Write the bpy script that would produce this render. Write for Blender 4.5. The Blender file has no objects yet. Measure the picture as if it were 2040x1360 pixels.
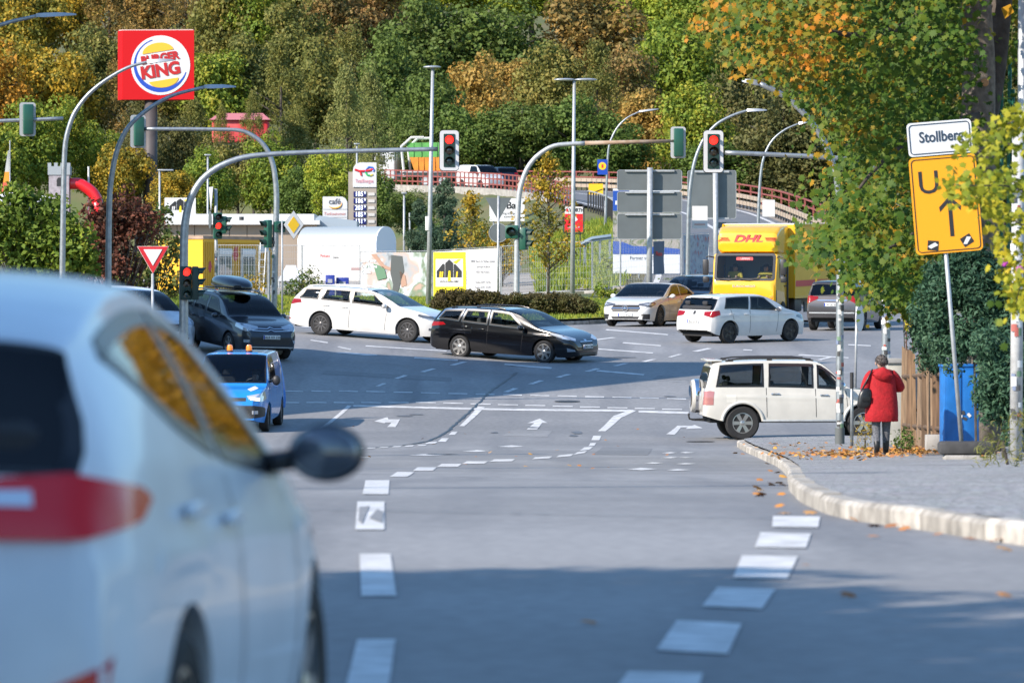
import bpy, bmesh, math, random
import numpy as np
from mathutils import Vector, Matrix, geometry
from mathutils.bvhtree import BVHTree
R = math.radians
rng = np.random.default_rng(7)
random.seed(7)
scene = bpy.context.scene
COL = scene.collection

# ------------------------------------------------------------------ camera
F = 2040 * 200.0 / 36.0            # focal length in photo pixels
CX, HY = 1020.0, 600.0             # principal column, level line
cam = bpy.data.cameras.new('camera')
cam.sensor_width = 36.0
cam.lens = 200.0
cam.shift_y = -(680.0 - HY) / 2040.0
cam.clip_start = 0.5
cam.clip_end = 5000
cam.dof.use_dof = True
cam.dof.focus_distance = 150.0
cam.dof.aperture_fstop = 6.3
cam_o = bpy.data.objects.new('camera', cam)
cam_o.rotation_euler = (R(90), 0, 0)
COL.objects.link(cam_o)
scene.camera = cam_o

# ------------------------------------------------------------------ light
SUN_EL = R(33)
SUN_AZ = (-0.80, -0.60)            # ground direction from the scene towards the sun
_n = math.hypot(*SUN_AZ)
sdir = Vector((SUN_AZ[0] / _n * math.cos(SUN_EL), SUN_AZ[1] / _n * math.cos(SUN_EL), math.sin(SUN_EL)))
world = bpy.data.worlds.new('World')
scene.world = world
world.use_nodes = True
wn = world.node_tree
bg = wn.nodes['Background']
sky = wn.nodes.new('ShaderNodeTexSky')
sky.sky_type = 'NISHITA'
sky.sun_disc = False
sky.sun_elevation = SUN_EL
sky.sun_rotation = math.atan2(sdir.x, sdir.y)
sky.air_density = 1.6
sky.ozone_density = 8.0
sky.dust_density = 0.2
wn.links.new(sky.outputs[0], bg.inputs[0])
bg.inputs[1].default_value = 0.15
sun = bpy.data.lights.new('sun', 'SUN')
sun.energy = 5.0
sun.angle = R(0.5)
sun.color = (1.0, 0.89, 0.77)
sun_o = bpy.data.objects.new('sun', sun)
sun_o.rotation_euler = sdir.to_track_quat('Z', 'Y').to_euler()
COL.objects.link(sun_o)
vs = scene.view_settings
vs.view_transform = 'Standard'
vs.look = 'None'
vs.gamma = 1.0
vs.use_curve_mapping = False
vs.exposure = 0.66
cy = scene.cycles
cy.use_denoising = True
try:
    cy.denoiser = 'OPENIMAGEDENOISE'
except Exception:
    pass
cy.max_bounces = 8
cy.diffuse_bounces = 2
cy.glossy_bounces = 3
cy.transmission_bounces = 4
cy.transparent_max_bounces = 16
cy.caustics_reflective = False
cy.caustics_refractive = False

# ------------------------------------------------------------------ helpers
def pchip(pts):
    xs = np.array([p[0] for p in pts], float); ys = np.array([p[1] for p in pts], float)
    h = np.diff(xs); d = np.diff(ys) / h
    m = np.zeros(len(xs)); m[0] = d[0]; m[-1] = d[-1]
    for i in range(1, len(xs) - 1):
        if d[i-1] * d[i] > 0:
            w1 = 2*h[i] + h[i-1]; w2 = h[i] + 2*h[i-1]
            m[i] = (w1 + w2) / (w1 / d[i-1] + w2 / d[i])
    def f(x):
        x = np.clip(np.asarray(x, float), xs[0], xs[-1])
        i = np.clip(np.searchsorted(xs, x, 'right') - 1, 0, len(h) - 1)
        t = (x - xs[i]) / h[i]
        return ((1+2*t)*(1-t)**2*ys[i] + t*(1-t)**2*h[i]*m[i] + t*t*(3-2*t)*ys[i+1] + t*t*(t-1)*h[i]*m[i+1])
    return f

def sstep(a, b, x):
    t = np.clip((np.asarray(x, float) - a) / (b - a), 0, 1)
    return t*t*(3-2*t)

def link(o, parent=None, label=None, cat=None, group=None, kind=None):
    COL.objects.link(o)
    if parent is not None: o.parent = parent
    if label: o['label'] = label
    if cat: o['category'] = cat
    if group: o['group'] = group
    if kind: o['kind'] = kind
    return o

def thing(name, label, cat, loc=(0, 0, 0), rot=(0, 0, 0), group=None):
    o = bpy.data.objects.new(name, None)
    o.empty_display_size = 0.2
    o.location = loc
    if isinstance(rot, (int, float)): rot = (0, 0, rot)
    if isinstance(rot, Matrix):
        o.matrix_world = Matrix.Translation(Vector(loc)) @ rot.to_4x4()
    else:
        o.rotation_euler = rot
    return link(o, None, label, cat, group)

def np_mesh(name, V, Fc, mats=(), smooth=False, midx=None):
    me = bpy.data.meshes.new(name)
    V = np.asarray(V, np.float32)
    if isinstance(Fc, np.ndarray):
        n, k = Fc.shape
        me.vertices.add(len(V)); me.vertices.foreach_set('co', V.ravel())
        me.loops.add(n*k); me.loops.foreach_set('vertex_index', Fc.astype(np.int32).ravel())
        me.polygons.add(n); me.polygons.foreach_set('loop_start', np.arange(0, n*k, k, dtype=np.int32))
        me.update(calc_edges=True)
    else:
        me.from_pydata([tuple(v) for v in V], [], Fc)
    for m in mats: me.materials.append(m)
    if midx is not None: me.polygons.foreach_set('material_index', np.asarray(midx, np.int32))
    if smooth is True:
        me.shade_smooth()
    elif smooth:
        me.shade_smooth()
        try: me.set_sharp_from_angle(angle=R(smooth))
        except Exception: pass
    return me

def mobj(name, me, parent=None, **k):
    return link(bpy.data.objects.new(name, me), parent, **k)

class MB:
    """collects shapes for one mesh"""
    def __init__(s): s.v = []; s.f = []
    def add(s, V, Fc, M=None):
        b = len(s.v)
        if M is not None: V = [M @ Vector(p) for p in V]
        s.v += [tuple(p) for p in V]; s.f += [[i + b for i in f] for f in Fc]
        return s
    def box(s, c, d, M=None, bev=0.0, rz=0.0, taper=1.0):
        x, y, z = d[0]/2, d[1]/2, d[2]/2
        T = Matrix.Translation(Vector(c)) @ Matrix.Rotation(rz, 4, 'Z')
        if M is not None: T = M @ T
        if bev <= 0:
            V = [(-x,-y,-z),(x,-y,-z),(x,y,-z),(-x,y,-z),(-x*taper,-y*taper,z),(x*taper,-y*taper,z),(x*taper,y*taper,z),(-x*taper,y*taper,z)]
            return s.add(V, [(0,3,2,1),(4,5,6,7),(0,1,5,4),(1,2,6,5),(2,3,7,6),(3,0,4,7)], T)
        bm = bmesh.new(); bmesh.ops.create_cube(bm, size=1)
        for v in bm.verts:
            k = taper if v.co.z > 0 else 1.0
            v.co = Vector((v.co.x*d[0]*k, v.co.y*d[1]*k, v.co.z*d[2]))
        bmesh.ops.bevel(bm, geom=list(bm.edges), offset=min(bev, min(d)*0.45), segments=2, profile=0.5, affect='EDGES')
        s.bm(bm, T); bm.free(); return s
    def bm(s, bm, M=None):
        bm.verts.index_update()
        return s.add([v.co for v in bm.verts], [[v.index for v in f.verts] for f in bm.faces], M)
    def cyl(s, a, b, r0, r1=None, n=10, cap=True):
        return s.tube([a, b], [r0, r0 if r1 is None else r1], n, cap)
    def tube(s, path, r, n=8, cap=True):
        P = [Vector(p) for p in path]
        if isinstance(r, (int, float)): r = [r]*len(P)
        V = []; Fc = []
        t0 = (P[1]-P[0]).normalized()
        up = Vector((0,0,1)) if abs(t0.z) < 0.9 else Vector((1,0,0))
        u = t0.cross(up).normalized(); pt = t0
        for i, p in enumerate(P):
            if i == 0: t = t0
            elif i == len(P)-1: t = (P[i]-P[i-1]).normalized()
            else: t = ((P[i+1]-P[i]).normalized() + (P[i]-P[i-1]).normalized()).normalized()
            q = pt.rotation_difference(t); u = (q @ u).normalized(); pt = t
            w = t.cross(u).normalized()
            for k in range(n):
                a = 2*math.pi*k/n
                V.append(p + (u*math.cos(a) + w*math.sin(a))*r[i])
        for i in range(len(P)-1):
            for k in range(n):
                k2 = (k+1) % n
                Fc.append((i*n+k, i*n+k2, (i+1)*n+k2, (i+1)*n+k))
        if cap:
            Fc.append(tuple(range(n))[::-1]); Fc.append(tuple(range((len(P)-1)*n, len(P)*n)))
        return s.add(V, Fc)
    def lathe(s, prof, n=16, M=None):
        V = []; Fc = []
        for (r, z) in prof:
            for k in range(n):
                a = 2*math.pi*k/n; V.append((r*math.cos(a), r*math.sin(a), z))
        for i in range(len(prof)-1):
            for k in range(n):
                k2 = (k+1) % n; Fc.append((i*n+k, i*n+k2, (i+1)*n+k2, (i+1)*n+k))
        Fc.append(tuple(range(n))[::-1]); Fc.append(tuple(range((len(prof)-1)*n, len(prof)*n)))
        return s.add(V, Fc, M)
    def prism(s, poly, h, M=None, z0=0.0):
        """polygon in xy extruded z0..z0+h"""
        n = len(poly)
        V = [(p[0], p[1], z0) for p in poly] + [(p[0], p[1], z0+h) for p in poly]
        Fc = [tuple(range(n))[::-1], tuple(range(n, 2*n))] + [(i, (i+1) % n, n+(i+1) % n, n+i) for i in range(n)]
        return s.add(V, Fc, M)
    def sphere(s, c, r, M=None, n=12, m=8):
        if isinstance(r, (int, float)): r = (r, r, r)
        V = []; Fc = []
        for j in range(m+1):
            t = math.pi*j/m
            for k in range(n):
                a = 2*math.pi*k/n
                V.append((c[0]+r[0]*math.sin(t)*math.cos(a), c[1]+r[1]*math.sin(t)*math.sin(a), c[2]-r[2]*math.cos(t)))
        for j in range(m):
            for k in range(n):
                k2 = (k+1) % n; Fc.append((j*n+k, j*n+k2, (j+1)*n+k2, (j+1)*n+k))
        return s.add(V, Fc, M)
    def mesh(s, name, mat, smooth=35):
        me = np_mesh(name, s.v, s.f, (mat,) if not isinstance(mat, (list, tuple)) else mat, smooth)
        return me
    def build(s, name, mat, parent=None, smooth=35, **k):
        return mobj(name, s.mesh(name, mat, smooth), parent, **k)

def XZ(M=None, flip=False):
    """maps prism coords (x,y,h) to (x, -h, y): a plate standing up and facing -Y"""
    T = Matrix(((1,0,0,0),(0,0,-1,0),(0,1,0,0),(0,0,0,1)))
    return (M @ T) if M is not None else T

def rrect(w, h, r, n=4, cx=0, cy=0):
    out = []
    for (sx, sy, a0) in ((1,1,0),(-1,1,90),(-1,-1,180),(1,-1,270)):
        for k in range(n+1):
            a = R(a0 + 90*k/n)
            out.append((cx+sx*(w/2-r)+r*math.cos(a), cy+sy*(h/2-r)+r*math.sin(a)))
    return out

def circ(r, n=24, cx=0, cy=0):
    return [(cx+r*math.cos(2*math.pi*k/n), cy+r*math.sin(2*math.pi*k/n)) for k in range(n)]

def text(body, size, mat, parent, M, name='lettering', align='CENTER', ext=0.001, sx=1.0, bold=0.0):
    """flat letters standing in the XZ plane facing -Y, placed by matrix M (in parent space)"""
    cu = bpy.data.curves.new(name, 'FONT')
    cu.body = body; cu.size = size; cu.align_x = align; cu.align_y = 'CENTER'; cu.extrude = ext; cu.resolution_u = 3
    cu.offset = bold
    tmp = bpy.data.objects.new('tmp', cu); COL.objects.link(tmp)
    dg = bpy.context.evaluated_depsgraph_get(); dg.update()
    me = bpy.data.meshes.new_from_object(tmp.evaluated_get(dg))
    bpy.data.objects.remove(tmp)
    me.transform(M @ Matrix.Rotation(R(90), 4, 'X') @ Matrix.Scale(sx, 4, (1,0,0)))
    me.materials.clear(); me.materials.append(mat); me.name = name
    return mobj(name, me, parent)

def T3(x, y, z): return Matrix.Translation((x, y, z))

# ------------------------------------------------------------------ materials
MATS = {}
def mat(name, col, rough=0.6, metal=0.0, coat=0.0, emit=None, estr=0.0, spec=0.5, noise=0.0, nscale=5.0, bump=0.0, bscale=40.0, col2=None, detail=6, coords='Object', stretch=None):
    if name in MATS: return MATS[name]
    m = bpy.data.materials.new(name); m.use_nodes = True
    nt = m.node_tree; b = nt.nodes['Principled BSDF']
    b.inputs['Base Color'].default_value = (*col, 1)
    b.inputs['Roughness'].default_value = rough
    b.inputs['Metallic'].default_value = metal
    b.inputs['Specular IOR Level'].default_value = spec
    b.inputs['Coat Weight'].default_value = coat
    b.inputs['Coat Roughness'].default_value = 0.05
    if emit is not None:
        b.inputs['Emission Color'].default_value = (*emit, 1); b.inputs['Emission Strength'].default_value = estr
    if noise > 0 or bump > 0:
        tc = nt.nodes.new('ShaderNodeTexCoord')
    if noise > 0:
        nz = nt.nodes.new('ShaderNodeTexNoise'); nz.inputs['Scale'].default_value = nscale; nz.inputs['Detail'].default_value = detail
        if stretch:
            mp = nt.nodes.new('ShaderNodeMapping'); mp.inputs['Scale'].default_value = stretch; nt.links.new(tc.outputs[coords], mp.inputs[0]); nt.links.new(mp.outputs[0], nz.inputs['Vector'])
        else: nt.links.new(tc.outputs[coords], nz.inputs['Vector'])
        mx = nt.nodes.new('ShaderNodeMix'); mx.data_type = 'RGBA'
        c2 = col2 if col2 else tuple(c*(1-noise) for c in col)
        mx.inputs[6].default_value = (*col, 1); mx.inputs[7].default_value = (*c2, 1)
        rp = nt.nodes.new('ShaderNodeValToRGB'); rp.color_ramp.elements[0].position = 0.35; rp.color_ramp.elements[1].position = 0.65
        nt.links.new(nz.outputs[0], rp.inputs[0]); nt.links.new(rp.outputs[0], mx.inputs[0])
        nt.links.new(mx.outputs[2], b.inputs['Base Color'])
    if bump > 0:
        n2 = nt.nodes.new('ShaderNodeTexNoise'); n2.inputs['Scale'].default_value = bscale; n2.inputs['Detail'].default_value = 4
        nt.links.new(tc.outputs[coords], n2.inputs['Vector'])
        bp = nt.nodes.new('ShaderNodeBump'); bp.inputs['Strength'].default_value = bump; bp.inputs['Distance'].default_value = 0.02
        nt.links.new(n2.outputs[0], bp.inputs['Height']); nt.links.new(bp.outputs[0], b.inputs['Normal'])
    MATS[name] = m
    return m

def paint(name, col, metal=0.0, rough=0.35, coat=1.0):
    m = mat('paint_'+name, col, rough, metal, coat, noise=0.10, nscale=3.0, spec=0.25)
    return m

def foliage(name, cols, trans=0.35, rough=0.6):
    """leaf material: each leaf picks its colour from the list; crowns vary a little among themselves"""
    if name in MATS: return MATS[name]
    m = bpy.data.materials.new('leaf_'+name); m.use_nodes = True
    nt = m.node_tree; nt.nodes.clear()
    out = nt.nodes.new('ShaderNodeOutputMaterial')
    geo = nt.nodes.new('ShaderNodeNewGeometry'); oi = nt.nodes.new('ShaderNodeObjectInfo')
    tc = nt.nodes.new('ShaderNodeTexCoord')
    nz = nt.nodes.new('ShaderNodeTexNoise'); nz.inputs['Scale'].default_value = 0.45; nz.inputs['Detail'].default_value = 2
    nt.links.new(tc.outputs['Object'], nz.inputs['Vector'])
    # factor = 0.45*leaf + 0.8*(noise-.5) + 0.25*obj
    a = nt.nodes.new('ShaderNodeMath'); a.operation = 'MULTIPLY_ADD'; a.inputs[1].default_value = 0.50
    nt.links.new(geo.outputs['Random Per Island'], a.inputs[0])
    b = nt.nodes.new('ShaderNodeMath'); b.operation = 'MULTIPLY_ADD'; b.inputs[1].default_value = 1.5; b.inputs[2].default_value = -0.60
    nt.links.new(nz.outputs[0], b.inputs[0]); nt.links.new(b.outputs[0], a.inputs[2])
    c = nt.nodes.new('ShaderNodeMath'); c.operation = 'MULTIPLY_ADD'; c.inputs[1].default_value = 0.25
    nt.links.new(oi.outputs['Random'], c.inputs[0]); nt.links.new(a.outputs[0], c.inputs[2])
    rp = nt.nodes.new('ShaderNodeValToRGB'); cr = rp.color_ramp
    while len(cr.elements) < len(cols): cr.elements.new(0.5)
    for i, cc in enumerate(cols):
        cr.elements[i].position = i / max(1, len(cols)-1); cr.elements[i].color = (*cc, 1)
    nt.links.new(c.outputs[0], rp.inputs[0])
    d = nt.nodes.new('ShaderNodeBsdfPrincipled'); d.inputs['Roughness'].default_value = rough; d.inputs['Specular IOR Level'].default_value = 0.25
    t = nt.nodes.new('ShaderNodeBsdfTranslucent'); mx = nt.nodes.new('ShaderNodeMixShader'); mx.inputs[0].default_value = trans
    nt.links.new(rp.outputs[0], d.inputs['Base Color']); nt.links.new(rp.outputs[0], t.inputs['Color'])
    nt.links.new(d.outputs[0], mx.inputs[1]); nt.links.new(t.outputs[0], mx.inputs[2]); nt.links.new(mx.outputs[0], out.inputs[0])
    MATS[name] = m
    return m

def glass_mat(name, tint=(0.45,0.5,0.52), refl=1.45):
    if name in MATS: return MATS[name]
    m = bpy.data.materials.new(name); m.use_nodes = True
    nt = m.node_tree; nt.nodes.clear()
    out = nt.nodes.new('ShaderNodeOutputMaterial')
    tr = nt.nodes.new('ShaderNodeBsdfTransparent'); tr.inputs[0].default_value = (*tint, 1)
    gl = nt.nodes.new('ShaderNodeBsdfGlossy'); gl.inputs['Roughness'].default_value = 0.02
    fr = nt.nodes.new('ShaderNodeFresnel'); fr.inputs[0].default_value = refl
    mx = nt.nodes.new('ShaderNodeMixShader')
    nt.links.new(fr.outputs[0], mx.inputs[0]); nt.links.new(tr.outputs[0], mx.inputs[1]); nt.links.new(gl.outputs[0], mx.inputs[2])
    nt.links.new(mx.outputs[0], out.inputs[0])
    MATS[name] = m
    return m

white_p = mat('white_print', (0.66,0.66,0.65), 0.5)
black_p = mat('black_print', (0.02,0.02,0.022), 0.5)
rubber = mat('rubber', (0.018,0.018,0.019), 0.8, noise=0.3, nscale=20)
plastic = mat('black_plastic', (0.025,0.025,0.027), 0.5)
trim = mat('window_trim', (0.012,0.012,0.014), 0.35)
chrome = mat('chrome', (0.75,0.76,0.78), 0.12, 1.0)
alloy = mat('alloy', (0.50,0.49,0.47), 0.3, 0.9)
alloy_dark = mat('alloy_dark', (0.10,0.10,0.105), 0.35, 0.6)
alloy_black = mat('alloy_black', (0.022,0.022,0.024), 0.4, 0.3)
galv = mat('galvanised_steel', (0.36,0.39,0.41), 0.42, 0.65, noise=0.25, nscale=9)
galv_l = mat('light_galvanised_steel', (0.46,0.48,0.49), 0.5, 0.4, noise=0.2, nscale=9)
concrete = mat('concrete', (0.40,0.38,0.35), 0.9, noise=0.35, nscale=2.5, bump=0.3)
def glassc(n, tint): return glass_mat('car_glass_'+n, tint)
GL_CLEAR = glassc('clear', (0.62,0.68,0.68))
GL_MID = glassc('green', (0.42,0.50,0.48))
GL_DARK = glassc('dark', (0.10,0.11,0.12))

# ------------------------------------------------------------------ terrain shape
_prof = pchip([(-120,-1.2),(-20,-1.36),(13,-1.39),(25,-1.42),(35,-1.47),(45,-1.6),(60,-1.95),(75,-2.3),(90,-2.64),(105,-2.92),(120,-3.12),(127,-3.17),
               (133,-3.10),(140,-2.86),(148,-2.42),(157,-1.87),(165,-1.47),(175,-1.13),(185,-0.90),(200,-0.65),(220,-0.3),(240,0.0),(260,0.3),
               (300,0.9),(350,1.9),(420,3.2),(470,5.5),(520,11),(600,25),(700,46),(900,86),(1500,170),(3000,200)])
RAMP = [(8.0,196,-0.70),(9.5,225,0.3),(10.5,250,1.25),(11.5,300,3.2),(11.0,350,5.2),(8.2,390,6.8),(3.0,422,8.1),(-5.0,440,8.7),(-20,452,9.2),(-60,470,10.2)]
def _dense(pts, k=10):
    P = np.array(pts, float); n = len(P)
    t = np.arange(n); tt = np.linspace(0, n-1, (n-1)*k+1)
    return np.stack([pchip(list(zip(t, P[:, i])))(tt) for i in range(P.shape[1])], 1)
RAMPD = _dense(RAMP)
def gz(X, Y):
    X = np.asarray(X, float); Y = np.asarray(Y, float)
    z = _prof(Y)
    w = sstep(135, 160, Y) * (1 - sstep(195, 240, Y))
    z = z + 0.06*np.clip(-X, 0, 14)*w
    # hillside drops a little and rises again so that the wood is uneven
    z = z + sstep(480, 600, Y)*3.0*np.sin(X*0.045+1.3)*np.cos(Y*0.02)
    return z
def terrain(X, Y):
    z = gz(X, Y)
    X = np.asarray(X, float); Y = np.asarray(Y, float)
    if np.any(Y > 180):
        d = np.full(np.broadcast(X, Y).shape, 1e9); zr = np.zeros_like(d)
        for (a, b, c) in RAMPD:
            dd = (X-a)**2 + (Y-b)**2
            k = dd < d; d = np.where(k, dd, d); zr = np.where(k, c, zr)
        w = 1 - sstep(4.8, 15.0, np.sqrt(d))
        z = np.where(Y > 180, z + (np.maximum(zr - 0.12, z) - z)*w, z)
    return z
def g1(x, y): return float(gz(x, y))
def t1(x, y): return float(terrain(np.array([x]), np.array([y]))[0])
def G(px, py, ymin=10.0, ymax=260.0, dz=0.0):
    """where the line of sight through a photo pixel meets the road"""
    Y = np.linspace(ymin, ymax, 6000)
    rz = (HY - py)/F*Y; rx = (px - CX)/F*Y
    k = np.argmax(rz <= gz(rx, Y) + dz)
    y = Y[k]
    return (float(rx[k]), float(y), float(gz(rx[k], y)) + dz)
def P(px, py, Y): return Vector(((px-CX)/F*Y, Y, (HY-py)/F*Y))
def S(Y): return F / Y
def ground_rot(x, y, heading):
    """rotation that lays a vehicle on the sloping road, nose at heading (radians, 0 = +X)"""
    e = 1.2
    n = Vector((-(g1(x+e, y)-g1(x-e, y))/(2*e), -(g1(x, y+e)-g1(x, y-e))/(2*e), 1)).normalized()
    f = Vector((math.cos(heading), math.sin(heading), 0)); f = (f - n*f.dot(n)).normalized()
    l = n.cross(f)
    return Matrix((f, l, n)).transposed()
# ================================================================== SETTING
def asphalt_mat(name, base, dark):
    m = bpy.data.materials.new(name); m.use_nodes = True
    nt = m.node_tree; b = nt.nodes['Principled BSDF']
    tc = nt.nodes.new('ShaderNodeTexCoord')
    def noise(sc, det=6, stretch=None):
        n = nt.nodes.new('ShaderNodeTexNoise'); n.inputs['Scale'].default_value = sc; n.inputs['Detail'].default_value = det
        if stretch:
            mp = nt.nodes.new('ShaderNodeMapping'); mp.inputs['Scale'].default_value = stretch
            nt.links.new(tc.outputs['Object'], mp.inputs[0]); nt.links.new(mp.outputs[0], n.inputs['Vector'])
        else: nt.links.new(tc.outputs['Object'], n.inputs['Vector'])
        return n
    big = noise(0.16, 5); streak = noise(0.9, 4, (1.0, 0.06, 1)); fine = noise(9, 9)
    def ramp(n, a, c):
        r = nt.nodes.new('ShaderNodeValToRGB'); r.color_ramp.elements[0].position = a; r.color_ramp.elements[1].position = c
        nt.links.new(n.outputs[0], r.inputs[0]); return r
    def mix(f, c1, c2, fac=None):
        x = nt.nodes.new('ShaderNodeMix'); x.data_type = 'RGBA'
        if f is not None: nt.links.new(f.outputs[0], x.inputs[0])
        else: x.inputs[0].default_value = fac
        for i, c in ((6, c1), (7, c2)):
            if isinstance(c, tuple): x.inputs[i].default_value = (*c, 1)
            else: nt.links.new(c.outputs[2], x.inputs[i])
        return x
    m1 = mix(ramp(big, 0.35, 0.68), base, tuple(0.70*c for c in base))
    m2 = mix(ramp(streak, 0.46, 0.66), m1, dark)
    x3 = nt.nodes.new('ShaderNodeMix'); x3.data_type = 'RGBA'; x3.blend_type = 'MULTIPLY'; x3.inputs[0].default_value = 0.55
    rf = nt.nodes.new('ShaderNodeValToRGB'); rf.color_ramp.elements[0].position = 0.3; rf.color_ramp.elements[0].color = (0.55,0.55,0.55,1); rf.color_ramp.elements[1].position = 0.7; rf.color_ramp.elements[1].color = (1.2,1.2,1.2,1)
    nt.links.new(fine.outputs[0], rf.inputs[0]); nt.links.new(m2.outputs[2], x3.inputs[6]); nt.links.new(rf.outputs[0], x3.inputs[7])
    nt.links.new(x3.outputs[2], b.inputs['Base Color'])
    b.inputs['Roughness'].default_value = 0.72
    bp = nt.nodes.new('ShaderNodeBump'); bp.inputs['Strength'].default_value = 0.0; bp.inputs['Distance'].default_value = 0.003
    nt.links.new(fine.outputs[0], bp.inputs['Height']); nt.links.new(bp.outputs[0], b.inputs['Normal'])
    return m
asphalt = asphalt_mat('asphalt', (0.268,0.266,0.266), (0.180,0.180,0.184))
asphalt2 = asphalt_mat('asphalt_ramp', (0.175,0.175,0.178), (0.14,0.14,0.145))
marking = mat('road_paint', (0.66,0.66,0.65), 0.7, noise=0.5, nscale=5.0, col2=(0.40,0.40,0.395), detail=10)
earth = mat('earth_and_grass', (0.075,0.10,0.03), 0.95, noise=0.6, nscale=0.25, col2=(0.13,0.11,0.05), bump=0.4, bscale=4)
grassm = mat('grass_soil', (0.10,0.15,0.03), 0.95, noise=0.6, nscale=1.2, col2=(0.17,0.17,0.05), bump=0.5, bscale=12)
gravel = mat('yard_gravel', (0.36,0.33,0.29), 0.95, noise=0.35, nscale=0.8, bump=0.4, bscale=8)

def grid_mesh(name, xs, ys, zf, m, dz=0.0):
    Xg, Yg = np.meshgrid(xs, ys)
    Z = zf(Xg, Yg) + dz
    V = np.stack([Xg.ravel(), Yg.ravel(), Z.ravel()], 1)
    nx, ny = len(xs), len(ys)
    i = np.arange(nx*ny).reshape(ny, nx)
    Fc = np.stack([i[:-1,:-1].ravel(), i[:-1,1:].ravel(), i[1:,1:].ravel(), i[1:,:-1].ravel()], 1)
    return np_mesh(name, V, Fc, (m,), True)

xs = np.unique(np.concatenate([np.linspace(-900,-60,22), np.linspace(-60,60,81), np.linspace(60,900,22)]))
ys = np.unique(np.concatenate([np.linspace(-300,0,12), np.linspace(0,240,121), np.linspace(240,520,113), np.linspace(520,900,60), np.linspace(900,2600,24)]))
mobj('ground', grid_mesh('ground', xs, ys, lambda x, y: terrain(x, y) - 0.07 - 0.25*(y < 236)*(1-sstep(226,236,y)), earth), kind='structure')

# main road and junction: one asphalt sheet up to the island and the ramp
xs = np.linspace(-46, 46, 63); ys = np.concatenate([np.linspace(-60, 8, 30), np.arange(10, 212, 1.25)])
road = mobj('road', grid_mesh('road', xs, ys, gz, asphalt), kind='structure')

def drape(name, poly, parent, m, dz=0.006, step=0.8, zf=gz):
    """a flat patch with the outline poly (world xy) laid on the road"""
    pts = []
    n = len(poly)
    for i in range(n):
        a = np.array(poly[i][:2]); b = np.array(poly[(i+1) % n][:2]); k = max(1, int(np.linalg.norm(b-a)/step))
        for j in range(k): pts.append(a + (b-a)*j/k)
    z = zf(np.array([p[0] for p in pts]), np.array([p[1] for p in pts]))
    res = geometry.delaunay_2d_cdt([Vector(p) for p in pts], [(i, (i+1) % len(pts)) for i in range(len(pts))], [], 1, 1e-5)
    V = [(v.x, v.y, float(zf(v.x, v.y)) + dz) for v in res[0]]
    Fc = []
    for f in res[2]:
        a, b, c = (res[0][f[0]], res[0][f[1]], res[0][f[2]])
        cr = (b.x-a.x)*(c.y-a.y)-(b.y-a.y)*(c.x-a.x)
        Fc.append(list(f) if cr > 0 else list(f)[::-1])
    return mobj(name, np_mesh(name, V, Fc, (m,)), parent)

def mark_px(pix, name='lane_marking', dz=0.007):
    """painted patch whose corners were read off the photo and laid on the road plane"""
    return drape(name, [G(*p) for p in pix], road, marking, dz)
def mark_line(a, b, w, name='lane_marking'):
    """a straight painted bar from road point a to road point b"""
    a = np.array(a[:2]); b = np.array(b[:2]); d = b-a; d /= np.linalg.norm(d); n = np.array([-d[1], d[0]])*w/2
    return drape(name, [a-n, b-n, b+n, a+n], road, marking, 0.007)

# near centre line
for (t, b2, x0, x1, w0, w1) in [(957,985,728,776,722,774),(1000,1056,712,766,708,766),(1105,1189,716,778,720,790),(1276,1390,712,788,684,772),(1500,1700,640,740,600,720)]:
    mark_px([(w0,b2),(w1,b2),(x1,t),(x0,t)])
# short dashes of the side lane
for q in [((1538,1051),(1630,1052),(1634,1030),(1540,1029)),((1504,1091),(1606,1093),(1616,1064),(1515,1062)),((1460,1153),(1568,1156),(1590,1110),(1478,1108)),
          ((1398,1210),(1518,1215),(1545,1176),(1430,1171)),((1308,1297),(1450,1306),(1478,1244),(1348,1238)),((1225,1375),(1390,1385),(1400,1344),(1252,1341)),((1090,1520),(1270,1530),(1310,1440),(1150,1432))]:
    mark_px(q)
# dashes that swing over to the right lane
for q in [((776,950),(812,950),(826,941),(792,940)),((822,938),(862,938),(870,931),(832,931)),((870,930),(912,930),(920,924),(880,924)),((920,924),(964,924),(972,919),(930,919)),((975,920),(1020,919),(1026,914.5),(985,915)),
          ((1060,915),(1095,913),(1100,909),(1066,911)),((1108,911),(1138,908.5),(1142,904.5),(1114,907)),((1142,906),(1164,902.5),(1170,898),(1150,901)),((1154,898.5),(1174,896),(1182,890),(1164,891)),((1172,889),(1184,888),(1188,882),(1176,883)),((1178,877),(1194,877),(1198,868),(1182,868))]:
    mark_px(q)
mark_px([(1191,859),(1206,859),(1238,832),(1268,818),(1254,817),(1222,829)])
# left turning lane edge
for q in [((894,866),(906,866),(912,860),(900,860)),((872,880),(888,880),(894,873),(880,873)),((845,884.5),(866,884),(872,880),(854,880.5))]:
    mark_px(q)
for i in range(7):
    x = 680 + i*25; mark_px([(x,896-i*1.2),(x+17,895.3-i*1.2),(x+21,893-i*1.2),(x+4,893.6-i*1.2)])
mark_px([(915,849),(925,849),(966,811),(952,810)])
mark_px([(634,854),(643,854),(700,809),(692,808)])
# stop line and crossing lines
mark_px([(704,810.5),(1262,820.5),(1262,816.5),(704,807)], 'stop_line')
mark_px([(1272,822),(1372,825),(1372,820.5),(1272,818)], 'stop_line')
for i in range(15):
    x = 566 + i*54.5
    y = 779 + max(0, x-700)*0.0235
    mark_px([(x,y+1.3),(x+38,y+2.2),(x+38,y+.2),(x,y-.7)], 'crossing_dash')
    y = 801.5 + max(0, x-850)*0.028
    mark_px([(x-10,y+1.4),(x+30,y+1.9),(x+30,y-.1),(x-10,y-.6)], 'crossing_dash')
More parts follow.
